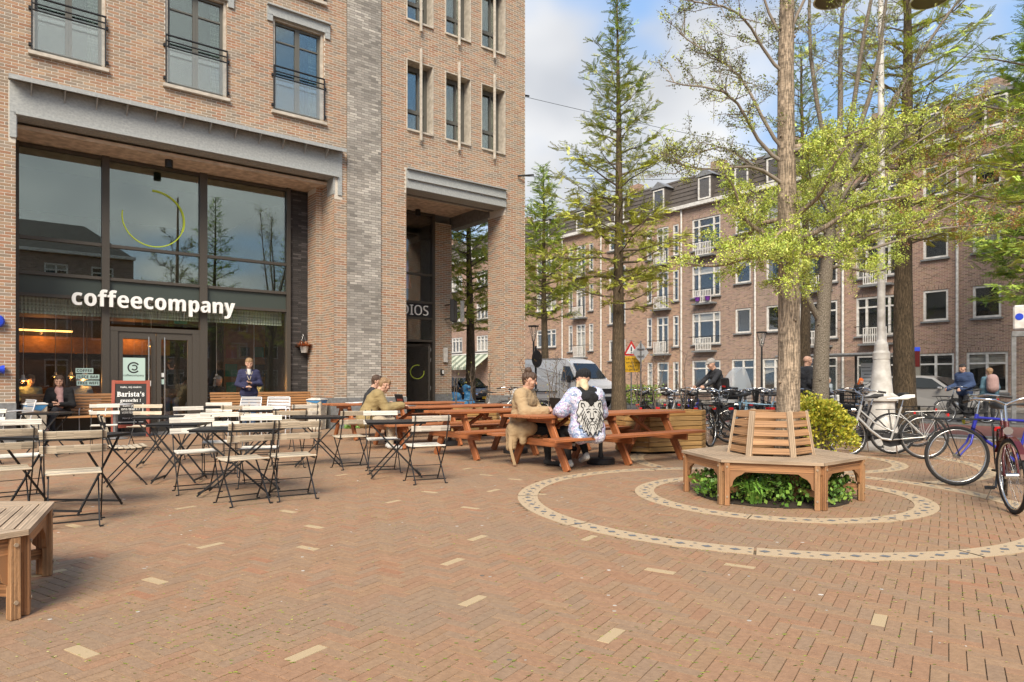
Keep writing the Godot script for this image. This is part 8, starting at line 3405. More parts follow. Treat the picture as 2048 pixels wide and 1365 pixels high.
# opts: top, legs, shoes, hair materials; hair style; coat length; detail
func person(label: String, at: Vector3, yaw: float, p: Dictionary, o: Dictionary) -> Node3D:
	var t := thing("person", label, "person", at, yaw)
	var fine: bool = o.get("fine", false)
	var cell := 0.017 if fine else 0.026
	var fw: Vector3 = p.face.normalized()
	var up: Vector3 = o.get("head_up", (p.head - p.neck).normalized().lerp(Vector3.UP, 0.5)).normalized()
	fw = (fw - up * fw.dot(up)).normalized()
	var sd := up.cross(fw)
	var h: Vector3 = p.head
	# body: one continuous skin surface
	var g := Geo.new()
	var bones := torso(p, -0.022)
	for s in ["l", "r"]:
		bones.append_array(arm(p, s, -0.008))
		bones.append_array(leg(p, s, -0.012))
		bones.push_back([p["a" + s], p["t" + s], 0.03, 0.026])
	bones.push_back([p.neck - up * 0.06, p.neck + up * 0.07, 0.056, 0.05])
	bones.push_back([h - up * 0.02, h + up * 0.02, 0.07, 0.07])
	blob(g, bones, cell, 0.04)
	# head with face on a finer grid
	var hb := [[h + up * 0.035 - fw * 0.02, h + up * 0.035 + fw * 0.015, 0.083, 0.078], [h - up * 0.03 + fw * 0.01, h - up * 0.085 + fw * 0.045, 0.064, 0.036], [h + fw * 0.085 + up * 0.015, h + fw * 0.108 - up * 0.025, 0.010, 0.0145], [h + fw * 0.078 - up * 0.062 + sd * 0.018, h + fw * 0.078 - up * 0.062 - sd * 0.018, 0.011, 0.011], [h + fw * 0.078 + up * 0.035 + sd * 0.035, h + fw * 0.078 + up * 0.035 - sd * 0.035, 0.014, 0.014], [p.neck, h - up * 0.06, 0.052, 0.05]]
	for e in [-1.0, 1.0]:
		hb.push_back([h + sd * e * 0.078 + up * 0.018 - fw * 0.008, h + sd * e * 0.078 - up * 0.022, 0.013, 0.010])
		hb.push_back([h + sd * e * 0.04 - up * 0.02 + fw * 0.05, h + sd * e * 0.032 - up * 0.05 + fw * 0.05, 0.034, 0.026])
	blob(g, hb, 0.008 if fine else 0.014, 0.016)
	for s in ["l", "r"]:
		var w: Vector3 = p["w" + s]
		var hd: Vector3 = p.get("hand_" + s, (w - p["e" + s]).normalized())
		var pm: Vector3 = p.get("palm_" + s, Vector3(-1 if s == "l" else 1, -0.3, 0.2))
		blob(g, hand_bones(w, hd, pm, s == "l"), 0.0065 if fine else 0.011, 0.008)
	part(t, "body", g, M.skin)
	for e in [-1.0, 1.0]:
		if fine:
			g = Geo.new()
			var ep: Vector3 = h + fw * 0.083 + sd * e * 0.031 + up * 0.012
			g.tube([ep - sd * 0.011, ep + sd * 0.011], [0.006, 0.006], 6)
			part(t, "eye", g, M.hair_black)
	# clothes
	var top: Material = o.top
	g = Geo.new()
	var loose: float = o.get("loose", 0.004)
	var jb := torso(p, loose)
	for s in ["l", "r"]:
		jb.append_array(arm(p, s, loose + 0.006))
	if o.has("coat"):
		# skirts of a coat or jacket fall from the hips
		for q in o.coat:
			jb.push_back(q)
	if o.get("collar", true):
		jb.push_back([p.neck - up * 0.05, p.neck + up * 0.0, 0.075, 0.062])
	blob(g, jb, cell * 0.8, 0.045, 0.0075, Vector3(8, 15, 8))
	part(t, o.get("top_name", "jacket"), g, top)
	g = Geo.new()
	var tb := []
	for s in ["l", "r"]:
		tb.append_array(leg(p, s, o.get("leg_loose", 0.006)))
	tb.push_back([p.hl, p.hr, 0.118, 0.118])
	tb.push_back([p.pelvis, p.pelvis.lerp(p.waist, 0.4), 0.12, 0.11])
	blob(g, tb, cell * 0.85, 0.03, 0.006, Vector3(9, 15, 9))
	part(t, "trousers", g, o.legs)
	for s in ["l", "r"]:
		g = Geo.new()
		var a: Vector3 = p["a" + s]
		var tt: Vector3 = p["t" + s]
		blob(g, [[a - Vector3(0, 0.015, 0), a + Vector3(0, 0.01, 0), 0.046, 0.044], [a - (tt - a).normalized() * 0.035 - Vector3(0, 0.035, 0), tt, 0.04, 0.036]], 0.012 if fine else 0.02, 0.02)
		part(t, "shoe", g, o.shoes)
	# hair or headwear
	g = Geo.new()
	match o.get("hair_style", "short"):
		"short":
			blob(g, [[h + up * 0.055 - fw * 0.03, h + up * 0.06 + fw * 0.02, 0.086, 0.076], [h - fw * 0.055 + up * 0.02, h - fw * 0.05 - up * 0.045, 0.062, 0.045]], 0.0085, 0.02, 0.011, Vector3(38, 9, 38))
		"bun":
			blob(g, [[h + up * 0.055 - fw * 0.03, h + up * 0.055 + fw * 0.02, 0.088, 0.078], [h - fw * 0.055 + up * 0.02, h - fw * 0.05 - up * 0.05, 0.062, 0.04], [h + up * 0.135 - fw * 0.045 + sd * 0.015, h + up * 0.145 - fw * 0.045 - sd * 0.015, 0.052, 0.05]], 0.0085, 0.008, 0.011, Vector3(38, 9, 38))
		"long":
			blob(g, [[h + up * 0.05 - fw * 0.03, h + up * 0.055 + fw * 0.015, 0.088, 0.078], [h - fw * 0.05, p.neck - fw * 0.085 - up * 0.14, 0.075, 0.06], [h + sd * 0.075, p.neck + sd * 0.09 - up * 0.1, 0.03, 0.03], [h - sd * 0.075, p.neck - sd * 0.09 - up * 0.1, 0.03, 0.03]], 0.0085, 0.02, 0.011, Vector3(38, 9, 38))
		"cap":
			blob(g, [[h + up * 0.07 - fw * 0.03, h + up * 0.07 + fw * 0.015, 0.09, 0.085], [h + up * 0.055 + fw * 0.08, h + up * 0.045 + fw * 0.15, 0.03, 0.014], [h + up * 0.055 + fw * 0.08 + sd * 0.04, h + up * 0.045 + fw * 0.13 + sd * 0.03, 0.02, 0.012], [h + up * 0.055 + fw * 0.08 - sd * 0.04, h + up * 0.045 + fw * 0.13 - sd * 0.03, 0.02, 0.012]], 0.0085, 0.02, 0.011, Vector3(38, 9, 38))
		"bald":
			pass
	if g.v.size() > 0:
		part(t, "cap" if o.get("hair_style", "") == "cap" else "hair", g, o.hair)
	for x in o.get("extra", []):
		g = Geo.new()
		blob(g, x[1], x[3] if x.size() > 3 else cell, 0.02, 0.007, Vector3(16, 16, 16))
		part(t, x[0], g, x[2])
	return t

func phone(label: String, parent_at: Vector3, b: Basis):
	var t := thing("phone", label, "phone", parent_at, 0)
	t.basis = b
	var g := Geo.new()
	g.box(Vector3.ZERO, Vector3(0.07, 0.145, 0.009), Basis.IDENTITY, 0.003)
	part(t, "case", g, M.black_plastic)
	g = Geo.new()
	g.box(Vector3(0, 0, 0.0052), Vector3(0.062, 0.134, 0.001))
	part(t, "screen", g, M.window_gloss)

func people():
	# man in a navy cardigan standing before the right-hand bench, looking at his phone
	var p := stand_pose()
	p.el = Vector3(0.25, 1.14, 0.02)
	p.wl = Vector3(0.06, 1.14, 0.24)
	p.er = Vector3(-0.26, 1.13, 0.02)
	p.wr = Vector3(-0.10, 1.06, 0.23)
	p.hand_l = Vector3(-0.6, 0.5, 0.4)
	p.hand_r = Vector3(0.9, 0.2, 0.3)
	p.head += Vector3(0, -0.01, 0.03)
	p.face = Vector3(0, -0.35, 1)
	var pos := Vector3(-6.35, 0.03, -16.55)
	var man := person("man in a navy cardigan and jeans standing with a phone in both hands", pos, 0.42, p, {"top": M.cloth_navy, "legs": M.cloth_denim, "shoes": M.cloth_dark, "hair": M.hair_fair, "loose": 0.008, "top_name": "cardigan", "fine": true, "extra": [["shirt", [[Vector3(0, 1.38, 0.10), Vector3(0, 1.47, 0.055), 0.04, 0.05]], M.cloth_white, 0.012]]})
	var gg := Geo.new()
	for e in [-1.0, 1.0]:
		gg.bar(Vector3(e * 0.012, 0.98, 0.158), Vector3(e * 0.012, 1.24, 0.152), 0.01, 0.006, Vector3.BACK)
		gg.bar(Vector3(e * 0.012, 1.24, 0.153), Vector3(e * 0.075, 1.44, 0.09), 0.01, 0.006, Vector3.BACK)
	part(man, "cardigan_trim", gg, M.cloth_cream)
	phone("dark phone held by the standing man", pos + Basis(Vector3.UP, 0.42) * Vector3(-0.01, 1.17, 0.29), Basis(Vector3.UP, 0.42 + PI) * Basis(Vector3.RIGHT, -0.7))
	# woman on the left bench, legs crossed, looking down at her phone
	p = sit_pose(0.46)
	lean(p, 0.16)
	p.kl = Vector3(-0.02, 0.62, 0.42)
	p.al = Vector3(-0.14, 0.26, 0.58)
	p.tl = Vector3(-0.16, 0.20, 0.72)
	p.kr = Vector3(-0.10, 0.53, 0.42)
	p.ar = Vector3(-0.06, 0.09, 0.42)
	p.tr = Vector3(-0.06, 0.04, 0.58)
	p.el = Vector3(0.25, 0.72, 0.14)
	p.wl = Vector3(0.05, 0.74, 0.33)
	p.er = Vector3(-0.25, 0.72, 0.14)
	p.wr = Vector3(-0.08, 0.72, 0.32)
	p.hand_l = Vector3(-0.7, 0.5, 0.4)
	p.hand_r = Vector3(0.7, 0.3, 0.4)
	p.face = Vector3(0.05, -0.6, 1)
	pos = cafe_point(-6.3, 0.0, -0.92)
	person("woman in a black jacket and pink scarf sitting on the slatted bench", pos, YAW_CAFE - 0.25, p, {"top": M.cloth_black, "legs": M.cloth_dark, "shoes": M.cloth_rose, "hair": M.hair_brown, "hair_style": "long", "loose": 0.012, "fine": true, "extra": [["scarf", [[Vector3(0.0, 1.02, 0.12), Vector3(0.0, 1.08, 0.08), 0.09, 0.08], [Vector3(0.02, 0.98, 0.16), Vector3(0.03, 0.70, 0.22), 0.06, 0.07]], M.cloth_pink, 0.014]]})
	phone("phone in the hands of the woman on the bench", pos + Basis(Vector3.UP, YAW_CAFE - 0.25) * Vector3(-0.01, 0.80, 0.36), Basis(Vector3.UP, YAW_CAFE - 0.25 + PI) * Basis(Vector3.RIGHT, -0.8))
	# man in khaki leaning over the third picnic table
	p = sit_pose(0.47)
	lean(p, 0.5)
	p.el = p.sl + Vector3(0.06, -0.22, 0.14)
	p.wl = Vector3(0.12, 0.79, 0.66)
	p.er = p.sr + Vector3(-0.05, -0.24, 0.13)
	p.wr = Vector3(-0.12, 0.79, 0.64)
	p.hand_l = Vector3(-0.2, 0, 1)
	p.hand_r = Vector3(0.2, 0, 1)
	p.palm_l = Vector3(0, -1, 0)
	p.palm_r = Vector3(0, -1, 0)
	p.kl = Vector3(0.13, 0.53, 0.46)
	p.kr = Vector3(-0.13, 0.53, 0.46)
	p.face = Vector3(0.1, -0.35, 1)
	person("man in a khaki jacket leaning on the third picnic table", Vector3(-2.62, 0.0, -12.2), 1.9, p, {"top": M.cloth_khaki, "legs": M.cloth_cream, "shoes": M.cloth_white, "hair": M.hair_fair, "loose": 0.03, "fine": true})
	p = sit_pose(0.47)
	lean(p, 0.3)
	p.wl = Vector3(0.12, 0.78, 0.45)
	p.wr = Vector3(-0.12, 0.78, 0.45)
	p.face = Vector3(0.1, -0.3, 1)
	person("brown-haired person sitting half hidden behind the man in khaki", Vector3(-2.85, 0.0, -13.3), 1.9, p, {"top": M.cloth_dark, "legs": M.cloth_dark, "shoes": M.cloth_dark, "hair": M.hair_brown, "hair_style": "short"})
	# woman in a trench coat at the nearest table
	p = sit_pose(0.47)
	lean(p, 0.18)
	p.el = p.sl + Vector3(0.07, -0.24, 0.10)
	p.wl = Vector3(0.08, 0.80, 0.40)
	p.er = p.sr + Vector3(-0.07, -0.24, 0.10)
	p.wr = Vector3(-0.06, 0.80, 0.42)
	p.hand_l = Vector3(-0.9, 0.25, 0.5)
	p.hand_r = Vector3(0.9, 0.3, 0.5)
	p.palm_l = Vector3(-0.3, -0.6, -0.6)
	p.palm_r = Vector3(0.3, -0.6, -0.6)
	p.kl = Vector3(0.06, 0.60, 0.44)
	p.al = Vector3(0.22, 0.30, 0.62)
	p.tl = Vector3(0.30, 0.24, 0.74)
	p.kr = Vector3(-0.03, 0.52, 0.42)
	p.ar = Vector3(0.0, 0.09, 0.44)
	p.tr = Vector3(0.05, 0.04, 0.60)
	p.face = Vector3(0.35, -0.15, 1)
	var coat := [[Vector3(0.16, 0.55, -0.02), Vector3(0.19, 0.30, -0.06), 0.09, 0.06], [Vector3(-0.17, 0.55, -0.02), Vector3(-0.19, 0.28, -0.05), 0.09, 0.06], [Vector3(-0.17, 0.55, 0.14), Vector3(-0.18, 0.36, 0.12), 0.08, 0.05], [Vector3(0.0, 0.5, -0.12), Vector3(0.0, 0.30, -0.15), 0.09, 0.06], [Vector3(-0.1, 0.5, -0.1), Vector3(-0.11, 0.26, -0.13), 0.08, 0.05], [Vector3(0.13, 0.53, 0.0), Vector3(0.13, 0.55, 0.22), 0.12, 0.10], [Vector3(-0.13, 0.53, 0.0), Vector3(-0.13, 0.55, 0.22), 0.12, 0.10]]
	var tw := person("woman in a beige trench coat, hair in a bun, at the nearest table", Vector3(0.12, 0.0, -10.05), 1.15, p, {"top": M.cloth_beige, "legs": M.cloth_black, "shoes": M.cloth_black, "hair": M.hair_brown, "hair_style": "bun", "loose": 0.03, "coat": coat, "top_name": "trench_coat", "fine": true, "extra": [["cuff", [[p.wl.lerp(p.el, 0.12), p.wl.lerp(p.el, 0.5), 0.05, 0.052]], M.cloth_black, 0.012], ["cuff", [[p.wr.lerp(p.er, 0.12), p.wr.lerp(p.er, 0.5), 0.05, 0.052]], M.cloth_black, 0.012]]})
	var bg := Geo.new()
	bg.bar(Vector3(-0.24, 0.56, -0.05), Vector3(-0.27, 0.25, -0.03), 0.006, 0.045, Vector3.BACK)
	bg.bar(Vector3(-0.27, 0.25, -0.03), Vector3(-0.24, 0.03, 0.02), 0.006, 0.045, Vector3.BACK)
	part(tw, "belt", bg, M.cloth_beige)
	# person with the lion jacket, back to the viewer
	p = sit_pose(0.47)
	lean(p, 0.1)
	p.el = p.sl + Vector3(0.15, -0.20, 0.05)
	p.wl = Vector3(0.30, 0.80, 0.26)
	p.er = p.sr + Vector3(-0.12, -0.24, 0.10)
	p.wr = Vector3(-0.12, 0.80, 0.40)
	p.hand_l = Vector3(0.1, 0, 1)
	p.hand_r = Vector3(0.1, 0, 1)
	p.palm_l = Vector3(0, -1, 0)
	p.palm_r = Vector3(0, -1, 0)
	p.al = Vector3(0.14, 0.09, 0.25)
	p.tl = Vector3(0.18, 0.04, 0.40)
	p.kl = Vector3(0.15, 0.53, 0.40)
	p.ar = Vector3(-0.1, 0.18, 0.2)
	p.tr = Vector3(-0.1, 0.10, 0.36)
	p.face = Vector3(0.45, -0.1, 1)
	var fl := [[Vector3(0.12, 0.58, -0.03), Vector3(0.13, 0.48, -0.08), 0.14, 0.11], [Vector3(-0.12, 0.58, -0.03), Vector3(-0.13, 0.48, -0.08), 0.14, 0.11]]
	var lj := person("person in a black cap and tie-dyed jacket with a lion's head on the back", Vector3(1.02, 0.0, -9.42), PI + 0.36, p, {"top": M.print_jacket, "legs": M.cloth_black, "shoes": M.cloth_white, "hair": M.cloth_black, "hair_style": "cap", "loose": 0.045, "coat": fl, "fine": true, "extra": [["hood", [[p.neck + Vector3(0.1, -0.02, -0.03), p.neck + Vector3(-0.1, -0.02, -0.03), 0.085, 0.085], [p.neck + Vector3(0.09, 0.0, 0.05), p.neck + Vector3(0.06, -0.09, -0.15), 0.06, 0.065], [p.neck + Vector3(-0.09, 0.0, 0.05), p.neck + Vector3(-0.06, -0.09, -0.15), 0.06, 0.065], [p.neck + Vector3(0, -0.06, -0.15), p.neck + Vector3(0, -0.16, -0.17), 0.07, 0.05]], M.cloth_black, 0.013], ["long_hair", [[p.head + Vector3(0.02, -0.03, -0.045), p.neck + Vector3(0.03, 0.03, -0.05), 0.062, 0.06], [p.head + Vector3(0.07, -0.04, 0.0), p.neck + Vector3(0.1, -0.06, 0.06), 0.03, 0.03]], M.hair_blond, 0.013]]})
	lion_print(lj)
	# cyclist in a cap behind a rain cover
	p = stand_pose()
	lean(p, 0.35)
	p.kl = Vector3(0.1, 0.55, 0.25)
	p.al = Vector3(0.1, 0.22, 0.05)
	p.tl = Vector3(0.1, 0.16, 0.2)
	p.kr = Vector3(-0.1, 0.52, 0.12)
	p.wl = Vector3(0.22, 1.05, 0.55)
	p.wr = Vector3(-0.22, 1.05, 0.55)
	p.el = p.sl.lerp(p.wl, 0.5) + Vector3(0.05, -0.05, 0)
	p.er = p.sr.lerp(p.wr, 0.5) + Vector3(-0.05, -0.05, 0)
	person("cyclist in a grey cap riding behind the parked bicycles", Vector3(5.15, 0.06, -16.9), -1.35, p, {"top": M.cloth_dark, "legs": M.cloth_dark, "shoes": M.cloth_dark, "hair": M.hair_grey, "hair_style": "cap"})
	bicycle("bicycle ridden by the man in the grey cap", on_ground(4.95, -16.95), 170, M.bike_black, {"child_seat": true})
	var rc := thing("rain_cover", "clear plastic rain cover with blue panel beside the cyclist's head", "rain cover", on_ground(5.35, -16.4), 0.2)
	var g := Geo.new()
	var outl := []
	for i in 9:
		var f := i / 8.0
		outl.push_back(Vector2(lerpf(-0.42, 0.30, f), 0.75 + 0.82 * pow(sin(clampf(f * 1.25, 0, 1.0) * PI * 0.5), 0.8) - (0.45 * maxf(0.0, f - 0.78) / 0.22)))
	for i in 8:
		var a: Vector2 = outl[i]
		var b: Vector2 = outl[i + 1]
		g.quad(Vector3(a.x, a.y, -0.2), Vector3(a.x, a.y, 0.2), Vector3(b.x, b.y, 0.2), Vector3(b.x, b.y, -0.2))
		for e in [-1.0, 1.0]:
			g.quad(Vector3(a.x, 0.72, e * 0.2), Vector3(b.x, 0.72, e * 0.2), Vector3(b.x, b.y, e * 0.2), Vector3(a.x, a.y, e * 0.2))
	part(rc, "clear_sheet", g, M.rain_cover)
	g = Geo.new()
	g.prism(PackedVector2Array([Vector2(-0.1, 0.85), Vector2(0.18, 0.85), Vector2(0.16, 1.35), Vector2(-0.02, 1.4)]), 0.17, 0.19)
	part(rc, "blue_panel", g, M.cloth_lightblue)
	# bald walker in a dark padded jacket
	p = stand_pose()
	p.kl = Vector3(0.09, 0.50, 0.14)
	p.al = Vector3(0.09, 0.10, 0.22)
	p.tl = Vector3(0.09, 0.07, 0.38)
	p.kr = Vector3(-0.09, 0.52, -0.02)
	p.ar = Vector3(-0.09, 0.13, -0.26)
	p.tr = Vector3(-0.09, 0.05, -0.14)
	p.wl = Vector3(0.24, 0.92, -0.1)
	p.wr = Vector3(-0.24, 0.92, 0.16)
	person("bald man in a dark padded jacket walking behind the trunks", Vector3(6.75, 0.06, -15.7), 1.7, p, {"top": M.cloth_dark, "legs": M.cloth_lightblue, "shoes": M.cloth_dark, "hair": M.skin, "hair_style": "bald", "loose": 0.03})
	# two waiting at the tram shelter
	p = sit_pose(0.48)
	person("grey-haired person in pale clothes seated at the tram shelter", Vector3(14.3, 0.02, -31.0), 0.4, p, {"top": M.cloth_lightblue, "legs": M.cloth_white, "shoes": M.cloth_dark, "hair": M.hair_grey})
	p = sit_pose(0.48)
	lean(p, 0.3)
	person("person in black with an orange scarf seated by the shelter map", Vector3(15.15, 0.02, -30.1), 0.3, p, {"top": M.cloth_black, "legs": M.cloth_denim, "shoes": M.cloth_dark, "hair": M.cloth_orange, "hair_style": "long"})
	# two walkers at the right
	p = stand_pose()
	lean(p, 0.1)
	p.wl = Vector3(0.22, 1.0, 0.45)
	p.wr = Vector3(-0.22, 1.0, 0.45)
	p.kl = Vector3(0.09, 0.5, 0.12)
	p.ar = Vector3(-0.09, 0.12, -0.2)
	person("dark-haired walker in a dark blue jacket pushing a bicycle", Vector3(13.8, 0, -20.9), -1.2, p, {"top": M.cloth_blue, "legs": M.cloth_dark, "shoes": M.cloth_dark, "hair": M.hair_black, "loose": 0.035})
	p = stand_pose()
	for k in p:
		if k != "face":
			p[k] = p[k] * 0.92
	person("fair-haired walker with a patterned rucksack next to the blue jacket", Vector3(14.35, 0, -20.6), 2.9, p, {"top": M.cloth_teal, "legs": M.cloth_dark, "shoes": M.cloth_dark, "hair": M.hair_fair, "hair_style": "short", "extra": [["rucksack", [[Vector3(0, 1.3, -0.2), Vector3(0, 1.05, -0.22), 0.15, 0.16]], M.cloth_rose]]})
	# guests behind the cafe windows
	var guests := [[-6.78, -2.35, 0.2, M.cloth_sage, M.hair_fair, "guest in a sage jumper behind the far left cafe window", "short"], [-5.75, -2.5, -0.3, M.cloth_lightblue, M.hair_black, "guest in pale blue looking at a phone behind the window plates", "short"], [-2.75, -2.3, 0.3, M.cloth_black, M.hair_grey, "grey-haired guest in black behind the window left of the standing man", "long"], [-1.72, -2.5, 0.0, M.cloth_sage, M.hair_brown, "guest in green behind the window right of the standing man", "short"]]
	for q in guests:
		p = sit_pose(0.46)
		lean(p, 0.15)
		p.wl = Vector3(0.1, 0.80, 0.4)
		p.wr = Vector3(-0.1, 0.80, 0.4)
		p.face = Vector3(0, -0.3, 1)
		person(q[5], cafe_point(q[0], 0.02, q[1]), YAW_CAFE + q[2], p, {"top": q[3], "legs": M.cloth_dark, "shoes": M.cloth_dark, "hair": q[4], "hair_style": q[6]})
	p = stand_pose()  # figure placed indoors in place of a person mirrored in the door glass
	person("added figure in dark clothes behind the right cafe door, standing in for a reflection", cafe_point(-3.75, 0.02, -2.6), YAW_CAFE + PI, p, {"top": M.cloth_black, "legs": M.cloth_blue, "shoes": M.cloth_dark, "hair": M.hair_black, "loose": 0.03})

func lion_print(t: Node3D):
	# the lion's head printed on the jacket's back: strokes laid on the cloth
	var g := Geo.new()
	var K := 1.5
	var at := func(x0: float, y0: float) -> Vector3:
		# laid on the curved back of the jacket
		var x := x0 * K
		var y := 0.74 + (y0 - 0.75) * 1.25
		var r := 0.185
		var w := maxf(0.0, absf(x) - 0.075)
		return Vector3(x, y, 0.1 * (y - 0.55) - sqrt(maxf(0.004, r * r - w * w)))
	var stroke := func(gg: Geo, pts: Array, w: float):
		for i in pts.size() - 1:
			var a: Vector3 = at.call(pts[i].x, pts[i].y) + Vector3(0, 0, -0.009)
			var b: Vector3 = at.call(pts[i + 1].x, pts[i + 1].y) + Vector3(0, 0, -0.009)
			gg.bar(a, b, w * 1.7, 0.006, Vector3.BACK)
	var face := Geo.new()
	# pale mane with spiky locks, then the drawn lines
	var half := [Vector2(0, 0.925), Vector2(0.035, 0.945), Vector2(0.07, 0.93), Vector2(0.10, 0.94), Vector2(0.118, 0.90), Vector2(0.122, 0.85), Vector2(0.138, 0.80), Vector2(0.122, 0.765), Vector2(0.138, 0.715), Vector2(0.115, 0.69), Vector2(0.122, 0.635), Vector2(0.095, 0.635), Vector2(0.09, 0.585), Vector2(0.062, 0.61), Vector2(0.045, 0.555), Vector2(0.022, 0.59), Vector2(0, 0.54)]
	var lift := Vector3(0, 0, -0.006)
	for s in [-1.0, 1.0]:
		for i in half.size() - 1:
			var a: Vector2 = half[i] * Vector2(s, 1)
			var b: Vector2 = half[i + 1] * Vector2(s, 1)
			# two rings of triangles keep the print on the curved cloth
			var c := Vector2(0, 0.74)
			var am := a.lerp(c, 0.5)
			var bm := b.lerp(c, 0.5)
			face.tri(at.call(c.x, c.y) + lift, at.call(am.x, am.y) + lift, at.call(bm.x, bm.y) + lift)
			face.quad(at.call(am.x, am.y) + lift, at.call(a.x, a.y) + lift, at.call(b.x, b.y) + lift, at.call(bm.x, bm.y) + lift)
			stroke.call(g, [a, b], 0.005)
	var jk: Node = t.get_node("jacket")
	part(jk, "lion_mane", face, M.cloth_white)
	for s in [-1.0, 1.0]:
		var S := Vector2(s, 1)
		stroke.call(g, [Vector2(0.018, 0.808) * S, Vector2(0.036, 0.815) * S, Vector2(0.05, 0.805) * S, Vector2(0.034, 0.80) * S], 0.006)
		stroke.call(g, [Vector2(0.012, 0.835) * S, Vector2(0.035, 0.842) * S, Vector2(0.058, 0.83) * S], 0.005)
		stroke.call(g, [Vector2(0.012, 0.80) * S, Vector2(0.017, 0.76) * S, Vector2(0.022, 0.735) * S], 0.004)
		stroke.call(g, [Vector2(0, 0.712) * S, Vector2(0.016, 0.698) * S, Vector2(0.036, 0.706) * S, Vector2(0.042, 0.73) * S], 0.005)
		stroke.call(g, [Vector2(0.03, 0.69) * S, Vector2(0.014, 0.672) * S, Vector2(0, 0.67) * S], 0.004)
		stroke.call(g, [Vector2(0.066, 0.865) * S, Vector2(0.075, 0.90) * S, Vector2(0.098, 0.905) * S, Vector2(0.098, 0.87) * S, Vector2(0.08, 0.85) * S], 0.006)
		for i in 9:
			var f := i / 8.0
			var o := Vector2(lerpf(0.078, 0.012, f), lerpf(0.84, 0.645, f)) * S
			stroke.call(g, [o, o + Vector2(0.02, -0.035 - 0.012 * (i % 3)) * S, o + Vector2(0.018, -0.075 - 0.015 * (i % 2)) * S], 0.004)
		for i in 4:
			var o := Vector2(0.105 - i * 0.012, 0.80 - i * 0.045) * S
			stroke.call(g, [o, o + Vector2(0.014, -0.05) * S], 0.0035)
		stroke.call(g, [Vector2(0.0, 0.90) * S, Vector2(0.02, 0.875) * S, Vector2(0.03, 0.86) * S], 0.004)
	for y in 3:
		stroke.call(g, [Vector2(-0.018 + y * 0.005, 0.738 - y * 0.008), Vector2(0.018 - y * 0.005, 0.738 - y * 0.008)], 0.007)
	part(jk, "lion_lines", g, M.black_plastic)

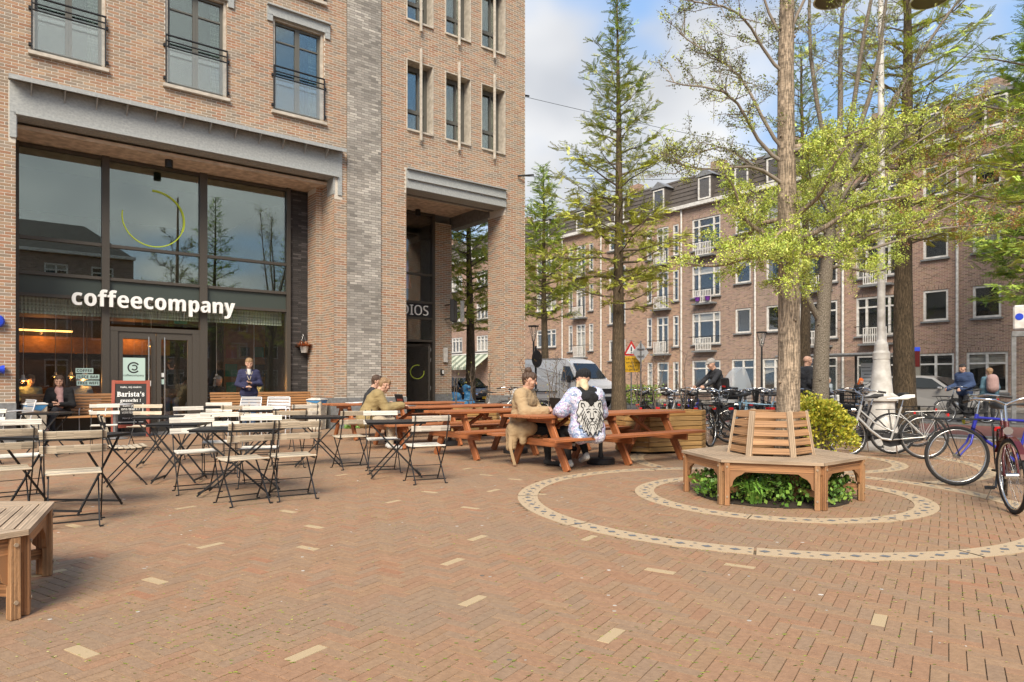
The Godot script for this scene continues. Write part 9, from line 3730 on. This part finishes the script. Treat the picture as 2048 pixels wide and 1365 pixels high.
# ---------------------------------------------------------------- litter and moss
func small_things():
	# catkins and seed husks blown over the paving, thicker near the trees
	var g := Geo.new()
	g.quad(Vector3(-0.5, 0, 0.5), Vector3(0.5, 0, 0.4), Vector3(0.4, 0.25, -0.5), Vector3(-0.4, 0.05, -0.4))
	var fleck := g.mesh()
	var xs := []
	var cs := []
	var dens := FastNoiseLite.new()
	dens.seed = 12
	dens.frequency = 0.35
	var n := 0
	while n < 26000:
		n += 1
		var z := -2.6 - 11.5 * pow(rng.randf(), 0.62)
		var x := rf(-0.8, 0.8) * -z
		var p := Vector3(x, 0.003, z)
		if dens.get_noise_2d(x, z) < rf(-0.25, 0.45) or not paver_here(p):
			continue
		var s := rf(0.005, 0.013)
		xs.push_back(Transform3D(Basis(Vector3.UP, rf(0, TAU)).scaled(Vector3(s, s * 0.6, s * rf(0.3, 0.8))), p))
		cs.push_back([Color(0.42, 0.40, 0.10), Color(0.50, 0.44, 0.18), Color(0.33, 0.35, 0.08), Color(0.40, 0.30, 0.12)][rng.randi_range(0, 3)] * rf(0.8, 1.2))
	var o := many(self, "fallen_catkins", fleck, M.leaf_soft, xs, cs)
	meta(o, "yellowish catkin flecks scattered over the brick paving", "litter")
	# moss in the joints
	xs = []
	cs = []
	var W := 0.0668
	var a := deg_to_rad(57.5)
	var ax := Vector3(cos(a), 0, -sin(a))
	var ay := Vector3(-sin(a), 0, -cos(a))
	for i in 12000:
		var z := -2.5 - 9.0 * rng.randf()
		var x := rf(-0.8, 0.8) * -z
		if dens.get_noise_2d(x + 40.0, z) < rf(-0.2, 0.5):
			continue
		var q := Vector3(x, 0, z)
		# snap to a joint line of the bond
		var lx := q.dot(ax) / W
		var ly := q.dot(ay) / W
		if rng.randf() < 0.5:
			lx = round(lx)
		else:
			ly = round(ly)
		var p := (ax * lx + ay * ly) * W + Vector3(0, 0.001, 0)
		if not paver_here(p) or on_ring(p):
			continue
		var s := rf(0.006, 0.014)
		xs.push_back(Transform3D(Basis(Vector3.UP, rf(0, TAU)).scaled(Vector3(s * 1.5, s * 0.7, s * 0.6)), p))
		cs.push_back([Color(0.22, 0.26, 0.03), Color(0.30, 0.32, 0.05), Color(0.16, 0.20, 0.03)][rng.randi_range(0, 2)])
	o = many(self, "joint_moss", fleck, M.leaf_soft, xs, cs)
	meta(o, "green moss tufts in the paving joints", "moss")
	# pale chewing gum and scraps
	g = Geo.new()
	g.lathe([Vector2(0.5, 0.0), Vector2(0.42, 0.2), Vector2(0.0, 0.3)], 9)
	xs = []
	cs = []
	for i in 330:
		var z := -2.7 - 9.5 * pow(rng.randf(), 0.8)
		var p := Vector3(rf(-0.78, 0.78) * -z, 0.0005, z)
		if not paver_here(p):
			continue
		var s := rf(0.01, 0.034)
		xs.push_back(Transform3D(Basis(Vector3.UP, rf(0, TAU)).scaled(Vector3(s, 0.006, s * rf(0.5, 1.0))), p))
		var k := rf(0.45, 0.85)
		cs.push_back(Color(k, k * 0.95, k * 0.88) if rng.randf() < 0.7 else Color(0.2, 0.17, 0.14))
	o = many(self, "gum_spots", g.mesh(), M.brick, xs, cs)
	meta(o, "pale gum spots and paper scraps trodden on the paving", "litter")
	# weeds at the foot of the facade
	g = Geo.new()
	g.use_col = true
	for i in 420:
		var u := rf(-0.2, 1.6)
		var b := cafe_point(u, 0.0, rf(0.08, 0.22))
		var d := Vector3(rf(-0.8, 0.8), rf(0.5, 1.4), rf(-0.8, 0.8)).normalized()
		var s := rf(0.05, 0.16)
		var x := d.cross(Vector3(rf(-1, 1), 0, rf(-1, 1))).normalized() * s * 0.2
		g.col = Color(0.16, 0.28, 0.05) * rf(0.7, 1.3)
		g.quad(b, b + d * s * 0.5 + x, b + d * s, b + d * s * 0.5 - x)
	var w := part(self, "wall_weeds", g, M.leaf_soft)
	meta(w, "green weeds at the foot of the grey pilaster", "weeds", "", "stuff")
